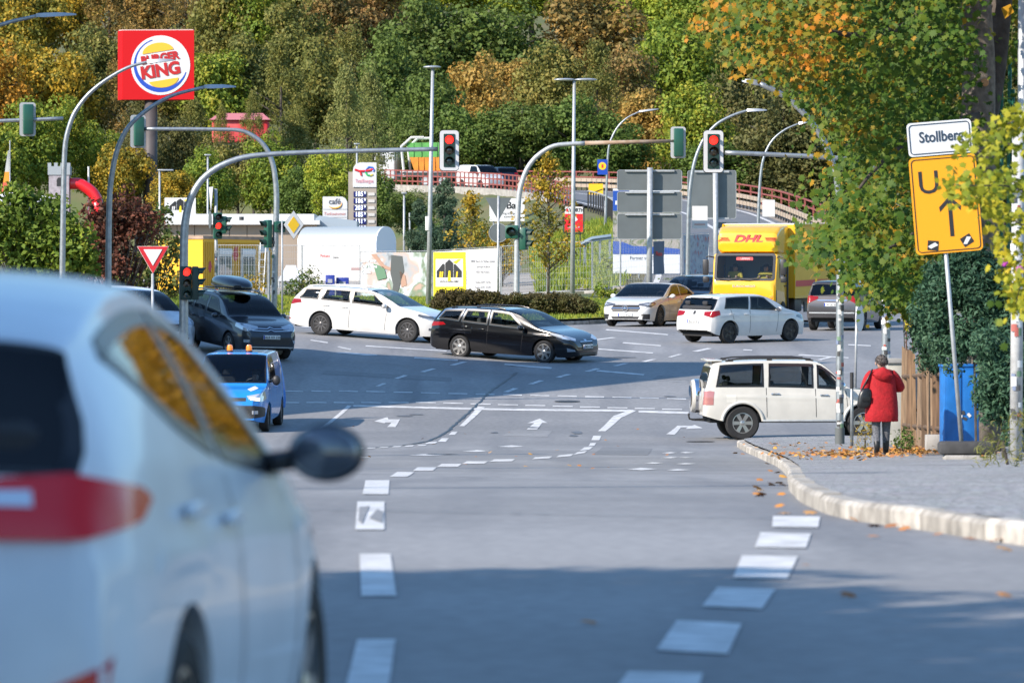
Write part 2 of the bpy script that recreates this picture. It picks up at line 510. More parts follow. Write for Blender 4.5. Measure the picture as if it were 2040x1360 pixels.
# guiding dashes through the junction
for q in [((748,770),(756,770),(770,764),(762,763.5)),((784,754.5),(793,755),(813,748),(804,747.5)),((836,741),(846,741.5),(870,734.5),(861,734)),((895,727.5),(906,728),(932,721),(921,720.5)),
          ((1002,781),(1013,781.5),(1033,774),(1022,773.5)),((1051,765.5),(1062,766),(1084,758.5),(1074,758)),((1106,751.5),(1117,752),(1139,746),(1129,745.5)),((1164,740),(1175,740.5),(1197,734.5),(1186,734)),
          ((1221,729),(1230,729.5),(1253,724),(1243,723.5)),((1276,721),(1285,721.5),(1308,716),(1299,715.5)),((1330,711.5),(1338,712),(1360,706),(1352,705.5)),
          ((668,703),(730,708.5),(752,708.5),(750,706.5),(690,701.5)),((825,714),(912,719.5),(912,717),(826,711.5)),((1004,727),(1098,735),(1100,732),(1006,724.5)),((1188,740),(1282,748),(1284,745.5),(1190,737.5)),
          ((728,690.5),(890,700.5),(890,698.5),(729,688.5)),((617,678.5),(652,684),(654,682),(620,677)),((672,691.5),(698,697.5),(700,695.5),(675,690)),((1190,696.5),(1300,704.5),(1302,702.5),(1192,694.5)),((1378,700),(1410,693.5),(1420,694.5),(1390,701)),
          ((1480,698),(1498,699),(1499,697),(1482,696)),((1590,708),(1690,714),(1691,712),(1592,706)),((1625,717),(1652,711),(1660,711.5),(1636,717.5)),((1240,684),(1316,690),(1317,688),(1242,682)),((1180,677),(1220,672),(1228,673),(1190,678)),
          ((600,652),(720,661),(720,659),(602,650)),((1206,658),(1330,668),(1332,666),(1208,656)),((1690,688),(1735,690),(1735,688),(1690,686))]:
    mark_px(q, 'guide_dash')
# arrows: left, straight, right, and the flat ones nearer
mark_px([(745,839.5),(772,831),(774,835.5),(797,835.5),(788,851),(771,851),(780,842),(768,841.5),(766,843.5)], 'turn_arrow')
mark_px([(1050,843.5),(1075,834),(1092,843),(1080,842.5),(1070,855.5),(1049,855.5),(1064,843)], 'straight_arrow')
mark_px([(1327,865),(1344,866),(1356,852),(1370,851),(1366,854.5),(1400,853),(1384,846.5),(1377,848.5),(1350,848)], 'turn_arrow')
for q in [((992,890),(1018,887),(1045,889.5),(1020,891)),((920,899.5),(950,896.5),(975,898.3),(950,900.2)),((815,907),(850,904),(890,906),(850,908)),((672,912),(700,909),(740,911),(705,913.4)),
          ((1318,902.5),(1336,900.5),(1350,902),(1335,903.5)),((1355,901.5),(1366,900),(1384,902),(1366,903)),((1316,912.3),(1336,910),(1350,911.5),(1335,913)),((1352,911.5),(1366,910.8),(1382,911.6),(1366,912.4)),
          ((1284,923),(1300,921),(1322,922.5),(1305,924)),((1345,924.5),(1365,922.5),(1388,924),(1365,925.4)),((1250,935.5),(1276,932),(1310,934.5),(1280,937)),((1328,937),(1350,934.5),(1376,936.5),(1350,938))]:
    mark_px(q, 'faded_arrow')
# sealed crack and dark patches
sealm = mat('bitumen_seal', (0.03,0.032,0.036), 0.45)
crk = [G(*p) for p in [(1030,742),(1004,762),(980,777),(966,790),(955,803),(938,818),(918,835),(900,852),(880,866),(855,878),(820,885),(770,890),(700,893)]]
def ribbon(name, pts, w, parent, m, dz):
    P2 = np.array([p[:2] for p in pts]); L = []; Rr = []
    for i in range(len(P2)):
        d = P2[min(i+1, len(P2)-1)] - P2[max(i-1, 0)]; d = d/np.linalg.norm(d); n = np.array([-d[1], d[0]])
        ww = w*(0.7+0.6*random.random()); L.append(P2[i]+n*ww/2); Rr.append(P2[i]-n*ww/2)
    V = [(p[0], p[1], g1(*p)+dz) for p in L+Rr]; k = len(P2)
    return mobj(name, np_mesh(name, V, [(k+i, k+i+1, i+1, i) for i in range(k-1)], (m,)), parent)
cd = []
for a, b2 in zip(crk[:-1], crk[1:]):
    for k in range(8):
        t = k/8; cd.append((a[0]+(b2[0]-a[0])*t+random.uniform(-.03,.03), a[1]+(b2[1]-a[1])*t))
ribbon('crack_seal', cd, 0.07, road, sealm, 0.011)
oil = mat('worn_asphalt_patch', (0.075,0.078,0.085), 0.6, noise=0.4, nscale=4, col2=(0.13,0.135,0.145))
for q in ([(716,1012),(736,1010),(722,1046),(714,1040)],[(736,1034),(752,1016),(764,1022),(762,1044),(750,1040)]): drape('worn_patch', [G(*p) for p in q], road, mat('worn_gap',(.25,.25,.252),.7,noise=.3,nscale=8), 0.012)
for (x, y, w, h) in [(1150,862,14,3.5),(1142,868,10,2.5),(1060,852,16,1.5),(805,829,22,1.6),(830,826,18,1.2),(985,862,9,1.6),(1240,712,40,1.5),(1700,800,20,2),(1335,790,16,1.2)]:
    drape('worn_patch', [G(x+w*math.cos(a)*random.uniform(.6,1), y+h*math.sin(a)*random.uniform(.6,1)) for a in np.linspace(0, 6.28, 10)[:-1]], road, oil, 0.010)

# repair patches, joints and covers
patchm = asphalt_mat('asphalt_patch', (0.205,0.205,0.207), (0.17,0.17,0.172)); patchl = asphalt_mat('asphalt_patch_pale', (0.30,0.298,0.296), (0.24,0.24,0.24))
for (pix, m) in (([(1180,905),(1290,907),(1300,893),(1200,891)],patchm),([(1000,868),(1090,870),(1100,858),(1020,856)],patchl),([(640,745),(900,760),(900,752),(650,738)],patchm),([(1300,755),(1500,765),(1510,758),(1310,748)],patchm),([(1560,740),(1700,746),(1700,741),(1560,735)],patchl)):
    drape('repair_patch', [G(*p) for p in pix], road, m, 0.004)
for pix in ([(690,945),(900,950),(1200,958),(1500,962)],[(560,1015),(900,1022),(1300,1030),(1560,1034)],[(700,720),(900,735),(1200,752),(1500,770)]):
    pp = [G(*p) for p in pix]; dd = []
    for a, b2 in zip(pp[:-1], pp[1:]):
        for k in range(14): t = k/14; dd.append((a[0]+(b2[0]-a[0])*t+random.uniform(-.02,.02), a[1]+(b2[1]-a[1])*t+random.uniform(-.05,.05)))
    ribbon('road_joint', dd, 0.035, road, sealm, 0.0105)
for (x, y) in ((1130,800),(1010,700),(1395,880),(880,905)):
    g = G(x, y); drape('manhole_cover', [(g[0]+.33*math.cos(a), g[1]+.33*math.sin(a)) for a in np.linspace(0, 6.283, 20)[:-1]], road, mat('cast_iron',(.07,.068,.065),.6,.4,noise=.4,nscale=12), 0.0125, .3)
# ------------------------------------------------------------------ right-hand pavement with kerb stones
KP = [G(*p) for p in [(2300,1130),(2160,1108),(2040,1087),(1960,1075),(1880,1062),(1800,1050),(1740,1042),(1690,1034),(1640,1021),(1605,1005),(1580,985),(1570,962),(1566,946),(1540,925),(1510,911),(1482,898),(1468,888)]]
KP = [(30, 27.0), (14, 28.6), (7.5, 29.8)] + [(k[0], k[1]) for k in KP]
KP += [(KP[-1][0]+0.10, KP[-1][1]+0.7), (KP[-1][0]+0.6, KP[-1][1]+1.3), (KP[-1][0]+2.2, KP[-1][1]+1.7), (KP[-1][0]+14, KP[-1][1]+1.9)]
def resample(pts, step):
    P2 = np.array(pts, float); seg = np.linalg.norm(np.diff(P2, axis=0), axis=1); s = np.concatenate([[0], np.cumsum(seg)])
    fx = pchip(list(zip(s, P2[:, 0]))); fy = pchip(list(zip(s, P2[:, 1])))
    t = np.linspace(0, s[-1], max(2, int(s[-1]/step)+1))
    return np.stack([fx(t), fy(t)], 1)
KR = resample(KP, 1.0)
kerbm = mat('kerb_stone', (0.52,0.48,0.42), 0.85, noise=0.5, nscale=5, bump=0.25, bscale=25)
_nt = kerbm.node_tree; _b = _nt.nodes['Principled BSDF']; _src = _b.inputs['Base Color'].links[0].from_socket; _oi = _nt.nodes.new('ShaderNodeObjectInfo'); _hs = _nt.nodes.new('ShaderNodeHueSaturation'); _mr = _nt.nodes.new('ShaderNodeMapRange'); _mr.inputs[3].default_value = .72; _mr.inputs[4].default_value = 1.15
_nt.links.new(_oi.outputs['Random'], _mr.inputs[0]); _nt.links.new(_mr.outputs[0], _hs.inputs['Value']); _nt.links.new(_src, _hs.inputs['Color']); _nt.links.new(_hs.outputs[0], _b.inputs['Base Color'])
KH = 0.13
def kerb_run(path, parent, h=KH, w=0.16, inward=1, zf=gz, gap=0.022, lift=0.0):
    """single stones along a path, each its own mesh"""
    for i in range(len(path)-1):
        a, b = np.array(path[i]), np.array(path[i+1]); d = b-a; L = np.linalg.norm(d); d /= L
        n = np.array([-d[1], d[0]])*inward
        a2 = a + d*gap/2; b2 = b - d*gap/2
        jz = random.uniform(-.006, .006)
        V = []
        for (p, up) in ((a2, 0), (b2, 0)):
            z = float(zf(p[0], p[1])) + lift + jz
            V += [(p[0], p[1], z-0.12), (p[0], p[1], z+h-0.03), (p[0]+n[0]*0.03, p[1]+n[1]*0.03, z+h), (p[0]+n[0]*w, p[1]+n[1]*w, z+h+.001), (p[0]+n[0]*w, p[1]+n[1]*w, z-0.12)]
        Fc = [(0,1,6,5),(1,2,7,6),(2,3,8,7),(3,4,9,8),(4,3,2,1,0),(5,6,7,8,9)]
        if inward > 0: Fc = [f[::-1] for f in Fc]
        mobj('kerb_stone', np_mesh('kerb_stone', V, Fc, (kerbm,)), parent)

def paving_mat():
    m = bpy.data.materials.new('small_paving'); m.use_nodes = True
    nt = m.node_tree; b = nt.nodes['Principled BSDF']; tc = nt.nodes.new('ShaderNodeTexCoord')
    v = nt.nodes.new('ShaderNodeTexVoronoi'); v.inputs['Scale'].default_value = 9; v.feature = 'DISTANCE_TO_EDGE'
    v2 = nt.nodes.new('ShaderNodeTexVoronoi'); v2.inputs['Scale'].default_value = 9
    nz = nt.nodes.new('ShaderNodeTexNoise'); nz.inputs['Scale'].default_value = 0.7
    for n in (v, v2, nz): nt.links.new(tc.outputs['Object'], n.inputs['Vector'])
    r = nt.nodes.new('ShaderNodeValToRGB'); r.color_ramp.elements[0].position = 0.02; r.color_ramp.elements[0].color = (0.06,0.056,0.05,1); r.color_ramp.elements[1].position = 0.09; r.color_ramp.elements[1].color = (0.31,0.30,0.285,1)
    nt.links.new(v.outputs['Distance'], r.inputs[0])
    x = nt.nodes.new('ShaderNodeMix'); x.data_type = 'RGBA'; x.blend_type = 'MULTIPLY'; x.inputs[0].default_value = 0.45
    nt.links.new(r.outputs[0], x.inputs[6]); nt.links.new(v2.outputs['Color'], x.inputs[7])
    x2 = nt.nodes.new('ShaderNodeMix'); x2.data_type = 'RGBA'; x2.inputs[7].default_value = (0.13,0.12,0.105,1)
    r2 = nt.nodes.new('ShaderNodeValToRGB'); r2.color_ramp.elements[0].position = 0.5; r2.color_ramp.elements[1].position = 0.8
    nt.links.new(nz.outputs[0], r2.inputs[0]); nt.links.new(r2.outputs[0], x2.inputs[0]); nt.links.new(x.outputs[2], x2.inputs[6])
    hs = nt.nodes.new('ShaderNodeHueSaturation'); hs.inputs['Saturation'].default_value = 0.25; hs.inputs['Value'].default_value = 1.25
    nt.links.new(x2.outputs[2], hs.inputs['Color']); nt.links.new(hs.outputs[0], b.inputs['Base Color'])
    b.inputs['Roughness'].default_value = 0.85
    bp = nt.nodes.new('ShaderNodeBump'); bp.inputs['Strength'].default_value = 0.5; bp.inputs['Distance'].default_value = 0.01
    nt.links.new(r.outputs[0], bp.inputs['Height']); nt.links.new(bp.outputs[0], b.inputs['Normal'])
    return m
paving = paving_mat()
def pz(x, y):   # top of the right-hand pavement
    return gz(x, y) + KH - 0.008 + 0.015*np.clip(np.asarray(x, float)-2.4, 0, 6)
pavepoly = [tuple(p) for p in KR] + [(30, KR[-1][1]), (30, 20)]
# inset the walking surface behind the kerb stones
ins = []
for i in range(len(KR)):
    d = KR[min(i+1, len(KR)-1)] - KR[max(i-1, 0)]; d = d/np.linalg.norm(d); ins.append((KR[i][0]+d[1]*0.155, KR[i][1]-d[0]*0.155))
pavement = drape('pavement', ins + [(30, KR[-1][1]-0.2), (30, 27.3)], None, paving, 0.0, 0.5, pz)
pavement['kind'] = 'structure'
kerb_run(KR, pavement, inward=-1)
# paved forecourt of the side street, beyond the corner
sp = drape('side_street', [(KP[-1][0]-13, KP[-1][1]+0.5), (30, KP[-1][1]+0.5), (30, KP[-1][1]+11), (KP[-1][0]-9, KP[-1][1]+11)], None, paving, 0.012, 0.8)
sp['kind'] = 'structure'

# ------------------------------------------------------------------ grass island in front of the fence
IE = [(-46,171),(-30,173),(-20,175),(-12,177),(-7,179.5),(-3.0,184),(0.0,188.5),(1.6,190.5),(2.9,192.8),(3.6,196),(3.9,200),(4.0,206),(4.2,214),(4.6,226)]
IR = resample(IE, 1.0)
def iz(x, y): return gz(x, y) + 0.11 + 0.10*sstep(0, 10, np.asarray(y)-182-0.5*np.asarray(x))
isl = drape('grass_island', [tuple(p) for p in IR] + [(4.6, 236), (-46, 236)], None, grassm, 0.0, 1.6, iz)
isl['kind'] = 'structure'
kerb_run(IR[12:], isl, h=0.13, w=0.14, inward=1)
# footpath strip along the left part of the island
fp = drape('footpath', [(-30,173.3),(-12,177.3),(-7,179.8),(-5.4,181.6),(-6.5,183.6),(-12,181.5),(-30,177.6)], None, paving, 0.012, 1.2, iz)
fp['kind'] = 'structure'

# ------------------------------------------------------------------ ramp road climbing away behind the fence
RD = RAMPD
def ramp_side(off, dz=0.0, i0=0, i1=None):
    out = []
    n = len(RD)
    for i in range(i0, i1 if i1 else n):
        d = RD[min(i+1, n-1)][:2] - RD[max(i-1, 0)][:2]; d = d/np.linalg.norm(d); nn = np.array([-d[1], d[0]])  # left of travel
        out.append(Vector((RD[i][0]+nn[0]*off, RD[i][1]+nn[1]*off, RD[i][2]+dz)))
    return out
def strip(name, off0, off1, m, dz=0.0, i0=0, i1=None, parent=None, **k):
    A = ramp_side(off0, dz, i0, i1); B = ramp_side(off1, dz, i0, i1); n = len(A)
    return mobj(name, np_mesh(name, A+B, [(i, i+1, n+i+1, n+i) for i in range(n-1)], (m,), True), parent, **k)
ramp = strip('ramp_road', -4.6, 4.6, asphalt2, 0.05, kind='structure')
strip('edge_line', 3.9, 4.15, marking, 0.058, 12, parent=ramp)
strip('edge_line', -4.15, -3.9, marking, 0.058, 12, parent=ramp)
strip('centre_line', -0.12, 0.12, marking, 0.058, 22, parent=ramp)
for k in range(5):
    a = ramp_side(0.3, 0.06)[22+k*2]; b2 = ramp_side(3.4, 0.06)[24+k*2]
    V = [a, a+Vector((0,.9,.02)), b2+Vector((0,.9,.02)), b2]
    mobj('hatch_line', np_mesh('hatch_line', V, [(0,3,2,1)], (marking,)), ramp)
verge = mat('ramp_verge', (0.30,0.25,0.20), 0.9, noise=0.3, nscale=0.7)
strip('verge', -6.4, -4.6, verge, 0.045, 20, parent=ramp)
# concrete side wall of the bridge end, camera side
wallp = ramp_side(5.0, 0, 52, 74)
V = []; 
for p in wallp: V += [(p.x, p.y, p.z+0.25), (p.x, p.y, p.z-2.6)]
for p in ramp_side(4.7, 0, 52, 74): V += [(p.x, p.y, p.z+0.25), (p.x, p.y, p.z-2.6)]
n = len(wallp); Fc = []
for i in range(n-1):
    Fc += [(2*i, 2*i+1, 2*i+3, 2*i+2), (2*n+2*i, 2*n+2*i+2, 2*n+2*i+3, 2*n+2*i+1), (2*i, 2*i+2, 2*n+2*i+2, 2*n+2*i)]
mobj('bridge_wall', np_mesh('bridge_wall', V, Fc, (concrete,)), label='bare concrete side wall of the bridge under the red railing', cat='wall')
# ================================================================== VEHICLES
def pt_in_poly(x, y, poly):
    x = np.asarray(x); y = np.asarray(y); ins = np.zeros(x.shape, bool)
    n = len(poly)
    for i in range(n):
        x0, y0 = poly[i]; x1, y1 = poly[(i+1) % n]
        c = ((y0 > y) != (y1 > y))
        with np.errstate(divide='ignore', invalid='ignore'):
            xi = (x1-x0)*(y-y0)/((y1-y0) if y1 != y0 else 1e-12) + x0
        ins ^= c & (x < xi)
    return ins

def offset_poly(poly, d):
    """moves each corner inwards by d (polygon counter-clockwise)"""
    P2 = [Vector(p) for p in poly]; n = len(P2)
    area = sum(P2[i].x*P2[(i+1) % n].y - P2[(i+1) % n].x*P2[i].y for i in range(n))
    sg = 1 if area > 0 else -1
    out = []
    for i in range(n):
        e0 = (P2[i]-P2[i-1]); e1 = (P2[(i+1) % n]-P2[i])
        if e0.length < 1e-9: e0 = e1
        if e1.length < 1e-9: e1 = e0
        e0 = e0.normalized(); e1 = e1.normalized()
        n0 = Vector((-e0.y, e0.x))*sg; n1 = Vector((-e1.y, e1.x))*sg
        b = n0 + n1
        k = max(0.45, b.dot(b)/2)
        out.append(tuple(P2[i] + b*(d/k if b.length > 1e-6 else 0)))
    return out

class Body:
    NS, NU, NR = 13, 12, 13
    def __init__(s, sp):
        s.sp = sp
        s.top = pchip(sp['top']); s.belt = pchip(sp['belt']); s.plan = pchip(sp['plan']); s.low = pchip(sp['low'])
        L0, L1 = sp['top'][0][0], sp['top'][-1][0]
        s.x0, s.x1 = L0, L1
        wr = sp['wr']; s.ar = wr + sp.get('arch', 0.055)
        st = list(np.linspace(L0, L1, int((L1-L0)/0.042)))
        for c in (sp['xr'], sp['xf']):
            st = [x for x in st if abs(x-c) > s.ar + 0.012 or abs(x-c) < s.ar-0.10]
            for a in np.linspace(0, 180, 25): st.append(c + s.ar*math.cos(R(a)))
            st += [c - s.ar - 0.004, c + s.ar + 0.004]
        st += [L0+.006, L0+.015, L1-.006, L1-.015]
        if 'ws' in sp: st += list(sp['ws'])
        if 'rw' in sp: st += list(sp['rw'])
        st = np.unique(np.round(st, 4)); s.st = st[np.concatenate([[True], np.diff(st) > 0.0025])]
        s.build()
    def lowz(s, x):
        z = float(s.low(x)); wr = s.sp['wr']
        for c in (s.sp['xr'], s.sp['xf']):
            d = abs(x-c)
            if d < s.ar: z = max(z, wr + math.sqrt(s.ar**2-d*d))
        return z
    def params(s, x):
        sp = s.sp
        zt = float(s.top(x)); zb = min(float(s.belt(x)), zt - sp.get('crown', 0.06)); w = float(s.plan(x))
        ze = zb + (zt-zb)*sp.get('edge', 0.88)
        yb = w*sp.get('beltw', 0.955)
        yr = yb - sp.get('tumble', 0.30)*(ze-zb)
        return zt, zb, ze, w, yb, yr
    def yside(s, x, z, w, zb):
        zm = s.sp.get('zm', 0.58)
        zm = min(zm, zb-0.05); bw = s.sp.get('beltw', 0.955)
        y = np.where(z < zm, w*(1-s.sp.get('tuck', 0.075)*((zm-z)/max(0.1, zm-0.18))**2), w*(1-(1-bw)*((z-zm)/max(1e-3, zb-zm))**2))
        # a crease along the doors
        zc = s.sp.get('crease', 0.0)
        if zc: y = y + 0.012*np.exp(-((z-zc)/0.03)**2)
        return y
    def section(s, x):
        zt, zb, ze, w, yb, yr = s.params(x)
        zl = min(s.lowz(x), zb-0.02)
        z = np.linspace(zl, zb, s.NS); y = s.yside(x, z, w, zb)
        pts = [(max(0.05, y[0]-0.10), zl+0.01), (max(0.05, y[0]-0.02), zl)] + list(zip(y, z))
        t = np.linspace(0, 1, s.NU+1)[1:]
        pts += [(yb+(yr-yb)*k + 0.018*math.sin(math.pi*k)*min(1, (ze-zb)/0.3), zb+(ze-zb)*k) for k in t]
        n = s.sp.get('rn', 2.7)
        for a in np.linspace(0, 90, s.NR+1)[1:]:
            c = max(0.0, math.cos(R(a))); sn = math.sin(R(a))
            pts.append((yr*c**(2/n) if a < 90 else 0.0, ze+(zt-ze)*sn**(2/n)))
        return pts
    def build(s):
        half = [s.section(x) for x in s.st]
        k = len(half[0]); s.k = k; N = 2*k-1; s.N = N
        V = []
        for x, h in zip(s.st, half):
            V += [(x, -y, z) for (y, z) in h] + [(x, y, z) for (y, z) in h[-2::-1]]
        s.V = np.array(V); n = len(s.st)
        i, j = np.meshgrid(np.arange(n-1), np.arange(N-1), indexing='ij')
        s.ci, s.cj = i.ravel(), j.ravel()
        s.Fc = np.stack([s.ci*N+s.cj, (s.ci+1)*N+s.cj, (s.ci+1)*N+s.cj+1, s.ci*N+s.cj+1], 1)
        s.keep = np.ones(len(s.Fc), bool)
        s.caps = []
        for b0, fl in ((0, False), ((n-1)*N, True)):
            for q in range(k-1):
                f = [b0+q, b0+q+1, b0+N-2-q, b0+N-1-q]
                if f[1] == f[2]: f = [f[0], f[1], f[3]]
                s.caps.append(f[::-1] if fl else f)
        s.bvh = BVHTree.FromPolygons([Vector(v) for v in s.V], [tuple(int(q) for q in f) for f in s.Fc] + [tuple(f) for f in s.caps])
        # index limits
        s.jb = 2 + s.NS - 1; s.jr = s.jb + s.NU
    def take(s, x0, x1, edge=1, band=(0, 0)):
        """cells of the sloping glass between two stations, full width between the pillars"""
        i = s.ci; xm = (s.st[i] + s.st[i+1])/2
        jm = np.minimum(s.cj, s.N-2-s.cj)
        m = (xm > x0) & (xm < x1) & (jm >= s.jr + edge)
        s.keep &= ~m
        return s.Fc[m]
    def cast(s, o, d):
        loc, nor, idx, dist = s.bvh.ray_cast(Vector(o), Vector(d).normalized())
        if loc is None: return None
        nor = nor if nor.dot(Vector(d)) < 0 else -nor
        return loc, nor
    def patch(s, poly, phi, off=0.004, ring=None, step=0.045, skirt=0.0):
        """surface patch: outline poly in (u, z) seen along azimuth phi (0 = from the front, 90 = from the left, -90 = right, 180 = rear)"""
        a = R(phi); d = Vector((-math.cos(a), -math.sin(a), 0)); u = Vector((-math.sin(a), math.cos(a), 0))
        def rs(pl):
            out = []; n = len(pl)
            for i in range(n):
                p0 = Vector(pl[i]); p1 = Vector(pl[(i+1) % n]); k = max(1, int((p1-p0).length/step))
                for q in range(k): out.append(p0 + (p1-p0)*q/k)
            return out
        def proj(p):
            h = s.cast(u*p[0] - d*4.0 + Vector((0, 0, p[1])), d)
            if h is None: return None
            return h[0] + h[1]*off
        if ring is not None:
            A = rs(poly); inner = offset_poly([tuple(p) for p in A], ring); V = []; ok = True
            for p in list(A) + [Vector(p) for p in inner]:
                q = proj(p)
                V.append(q)
            n = len(A); Fc = [(i, (i+1) % n, n+(i+1) % n, n+i) for i in range(n)]
            return s._clean(V, Fc)
        pts = rs(poly); nb = len(pts); e = [(i, (i+1) % nb) for i in range(nb)]
        xs_ = [p.x for p in pts]; zs_ = [p.y for p in pts]
        gx, gy = np.meshgrid(np.arange(min(xs_), max(xs_), step), np.arange(min(zs_), max(zs_), step))
        inn = pt_in_poly(gx.ravel(), gy.ravel(), offset_poly([tuple(p) for p in pts], step*0.45))
        pts = pts + [Vector((x, y)) for x, y in zip(gx.ravel()[inn], gy.ravel()[inn])]
        r = geometry.delaunay_2d_cdt(pts, e, [], 1, 1e-6)
        V = [proj(p) for p in r[0]]
        return s._clean(V, [tuple(f) for f in r[2]])
    def _clean(s, V, Fc):
        ok = [v is not None for v in V]
        V = [v if v is not None else Vector((0, 0, 0)) for v in V]
        Fc = [f for f in Fc if all(ok[i] for i in f) and max((V[f[i]]-V[f[i-1]]).length for i in range(len(f))) < 0.5]
        return V, Fc

WHEELS = {}
def wheel_mesh(style, r, w):
    key = (style, round(r, 3))
    if key in WHEELS: return WHEELS[key]
    rr = r*0.70 if style not in ('offroad', 'truck', 'steel') else r*0.60
    b = MB(); h = w/2
    b.lathe([(rr*0.97,-h*0.7),(rr+.004,-h*0.92),(r*0.90,-h),(r*0.975,-h*0.82),(r,-h*0.45),(r,h*0.45),(r*0.975,h*0.82),(r*0.90,h),(rr+.004,h*0.92),(rr*0.97,h*0.7)], 40)
    tyre = b.mesh('tyre', rubber)
    m = {'silver': alloy, 'offroad': alloy, 'dark': alloy_dark, 'black': alloy_black, 'truck': galv_l, 'steel': plastic}[style]
    b = MB()
    b.lathe([(rr, -h*0.85), (rr, h*0.86), (rr*0.93, h*0.88), (rr*0.92, h*0.55), (rr*0.90, -h*0.6)], 36)
    nsp = {'silver': 7, 'offroad': 6, 'dark': 10, 'black': 5, 'truck': 8, 'steel': 9}[style]
    for k in range(nsp):
        a = 2*math.pi*k/nsp
        for q in ((-0.10, 0.10) if style in ('offroad', 'black') else (0,)):
            M = Matrix.Rotation(a + q, 4, 'Z')
            wd = {'silver': .055, 'offroad': .034, 'dark': .030, 'black': .045, 'truck': .12, 'steel': .07}[style]*r/0.33
            zo = h*0.80; zi = h*0.72
            V = [(rr*.16,-wd*.75,zi),(rr*.95,-wd*.55,zo),(rr*.95,wd*.55,zo),(rr*.16,wd*.75,zi),(rr*.16,-wd*.75,zi-.04),(rr*.95,-wd*.55,zo-.04),(rr*.95,wd*.55,zo-.04),(rr*.16,wd*.75,zi-.04)]
            b.add(V, [(0,1,2,3),(0,4,5,1),(3,2,6,7),(4,7,6,5),(0,3,7,4),(1,5,6,2)], M)
    b.lathe([(0.001, h*.86),(rr*.12,h*.85),(rr*.24,h*.76),(rr*.24,h*.5)], 18)
    rim = b.mesh('rim', m)
    b = MB(); b.lathe([(rr*.90,-h*.5),(rr*.90,h*.12),(0.01,h*.12)], 24)
    disc = b.mesh('hub_disc', mat('brake_dark', (0.05,0.05,0.052), 0.5, 0.5))
    WHEELS[key] = (tyre, rim, disc)
    return WHEELS[key]

def add_wheel(parent, x, y, r, w, style, steer=0.0, yaw=None):
    ty, rm, dc = wheel_mesh(style, r, w)
    o = mobj('wheel', ty, parent)
    o.location = (x, y, r)
    o.rotation_euler = (R(-90) if y > 0 else R(90), 0, steer) if True else None
    mobj('rim', rm, o); mobj('brake_disc', dc, o)
    return o

seatm = mat('seat_cloth', (0.035,0.036,0.04), 0.9)
dashm = mat('dashboard', (0.03,0.03,0.032), 0.7)
lampw = mat('headlamp_glass', (0.55,0.58,0.62), 0.08, 0.4, 1.0)
lampd = mat('headlamp_dark', (0.10,0.11,0.13), 0.10, 0.3, 1.0)
lampr = mat('tail_lamp_red', (0.22,0.003,0.006), 0.2, 0.0, 0.4, spec=0.2, emit=(1,0.01,0.015), estr=0.05)
lampo = mat('indicator_orange', (0.75,0.22,0.03), 0.2, 0.0, 1.0, emit=(1,0.3,0.02), estr=0.3)
platew = mat('plate_white', (0.70,0.71,0.70), 0.4)
plateb = mat('plate_blue', (0.01,0.04,0.35), 0.4)

def person_mesh(name, coat, skin, hair, seated=True):
    """seated driver: head, neck, torso and arms reaching for the wheel, one skinned surface"""
    bm = bmesh.new()
    J = {'pel': (0,0,0.10), 'sp': (-.04,0,.32), 'ch': (-.06,0,.50), 'nk': (-.05,0,.62), 'hd': (-.02,0,.72), 'tp': (-.02,0,.84),
         'sl': (-.05,.18,.55), 'el': (.10,.25,.36), 'wl': (.33,.14,.44), 'hl': (.42,.12,.46), 'sr': (-.05,-.18,.55), 'er': (.10,-.25,.36), 'wr': (.33,-.14,.44), 'hr': (.42,-.12,.46),
         'kl': (.45,.12,.12), 'kr': (.45,-.12,.12)}
    rad = {'pel': .17, 'sp': .155, 'ch': .165, 'nk': .062, 'hd': .10, 'tp': .075, 'sl': .075, 'el': .052, 'wl': .036, 'hl': .045, 'sr': .075, 'er': .052, 'wr': .036, 'hr': .045, 'kl': .09, 'kr': .09}
    E = [('pel','sp'),('sp','ch'),('ch','nk'),('nk','hd'),('hd','tp'),('ch','sl'),('sl','el'),('el','wl'),('wl','hl'),('ch','sr'),('sr','er'),('er','wr'),('wr','hr'),('pel','kl'),('pel','kr')]
    return skin_body(name, J, rad, E, 'pel', lambda p: 1 if (p.z > 0.615 or p.x > 0.36 and p.z > .3) else 0, (coat, skin))

def skin_body(name, J, rad, E, root, midx, mats, sub=2):
    me = bpy.data.meshes.new(name); keys = list(J)
    me.from_pydata([J[k] for k in keys], [(keys.index(a), keys.index(b)) for a, b in E], [])
    o = bpy.data.objects.new('tmp', me); COL.objects.link(o)
    sk = o.modifiers.new('s', 'SKIN'); sk.use_smooth_shade = True
    sl = me.skin_vertices.new() if not me.skin_vertices else me.skin_vertices[0]
    sl = me.skin_vertices[0]
    for i, k in enumerate(keys):
        r = rad[k]; sl.data[i].radius = (r, r) if isinstance(r, float) else r
        sl.data[i].use_root = (k == root)
    ss = o.modifiers.new('u', 'SUBSURF'); ss.levels = sub; ss.render_levels = sub
    dg = bpy.context.evaluated_depsgraph_get(); dg.update()
    me2 = bpy.data.meshes.new_from_object(o.evaluated_get(dg)); bpy.data.objects.remove(o)
    me2.name = name; me2.materials.clear()
    for m in mats: me2.materials.append(m)
    for p in me2.polygons: p.material_index = midx(p.center)
    me2.shade_smooth()
    return me2
skinm = mat('skin', (0.52,0.32,0.24), 0.6)
hairm = mat('dark_hair', (0.035,0.028,0.022), 0.8)
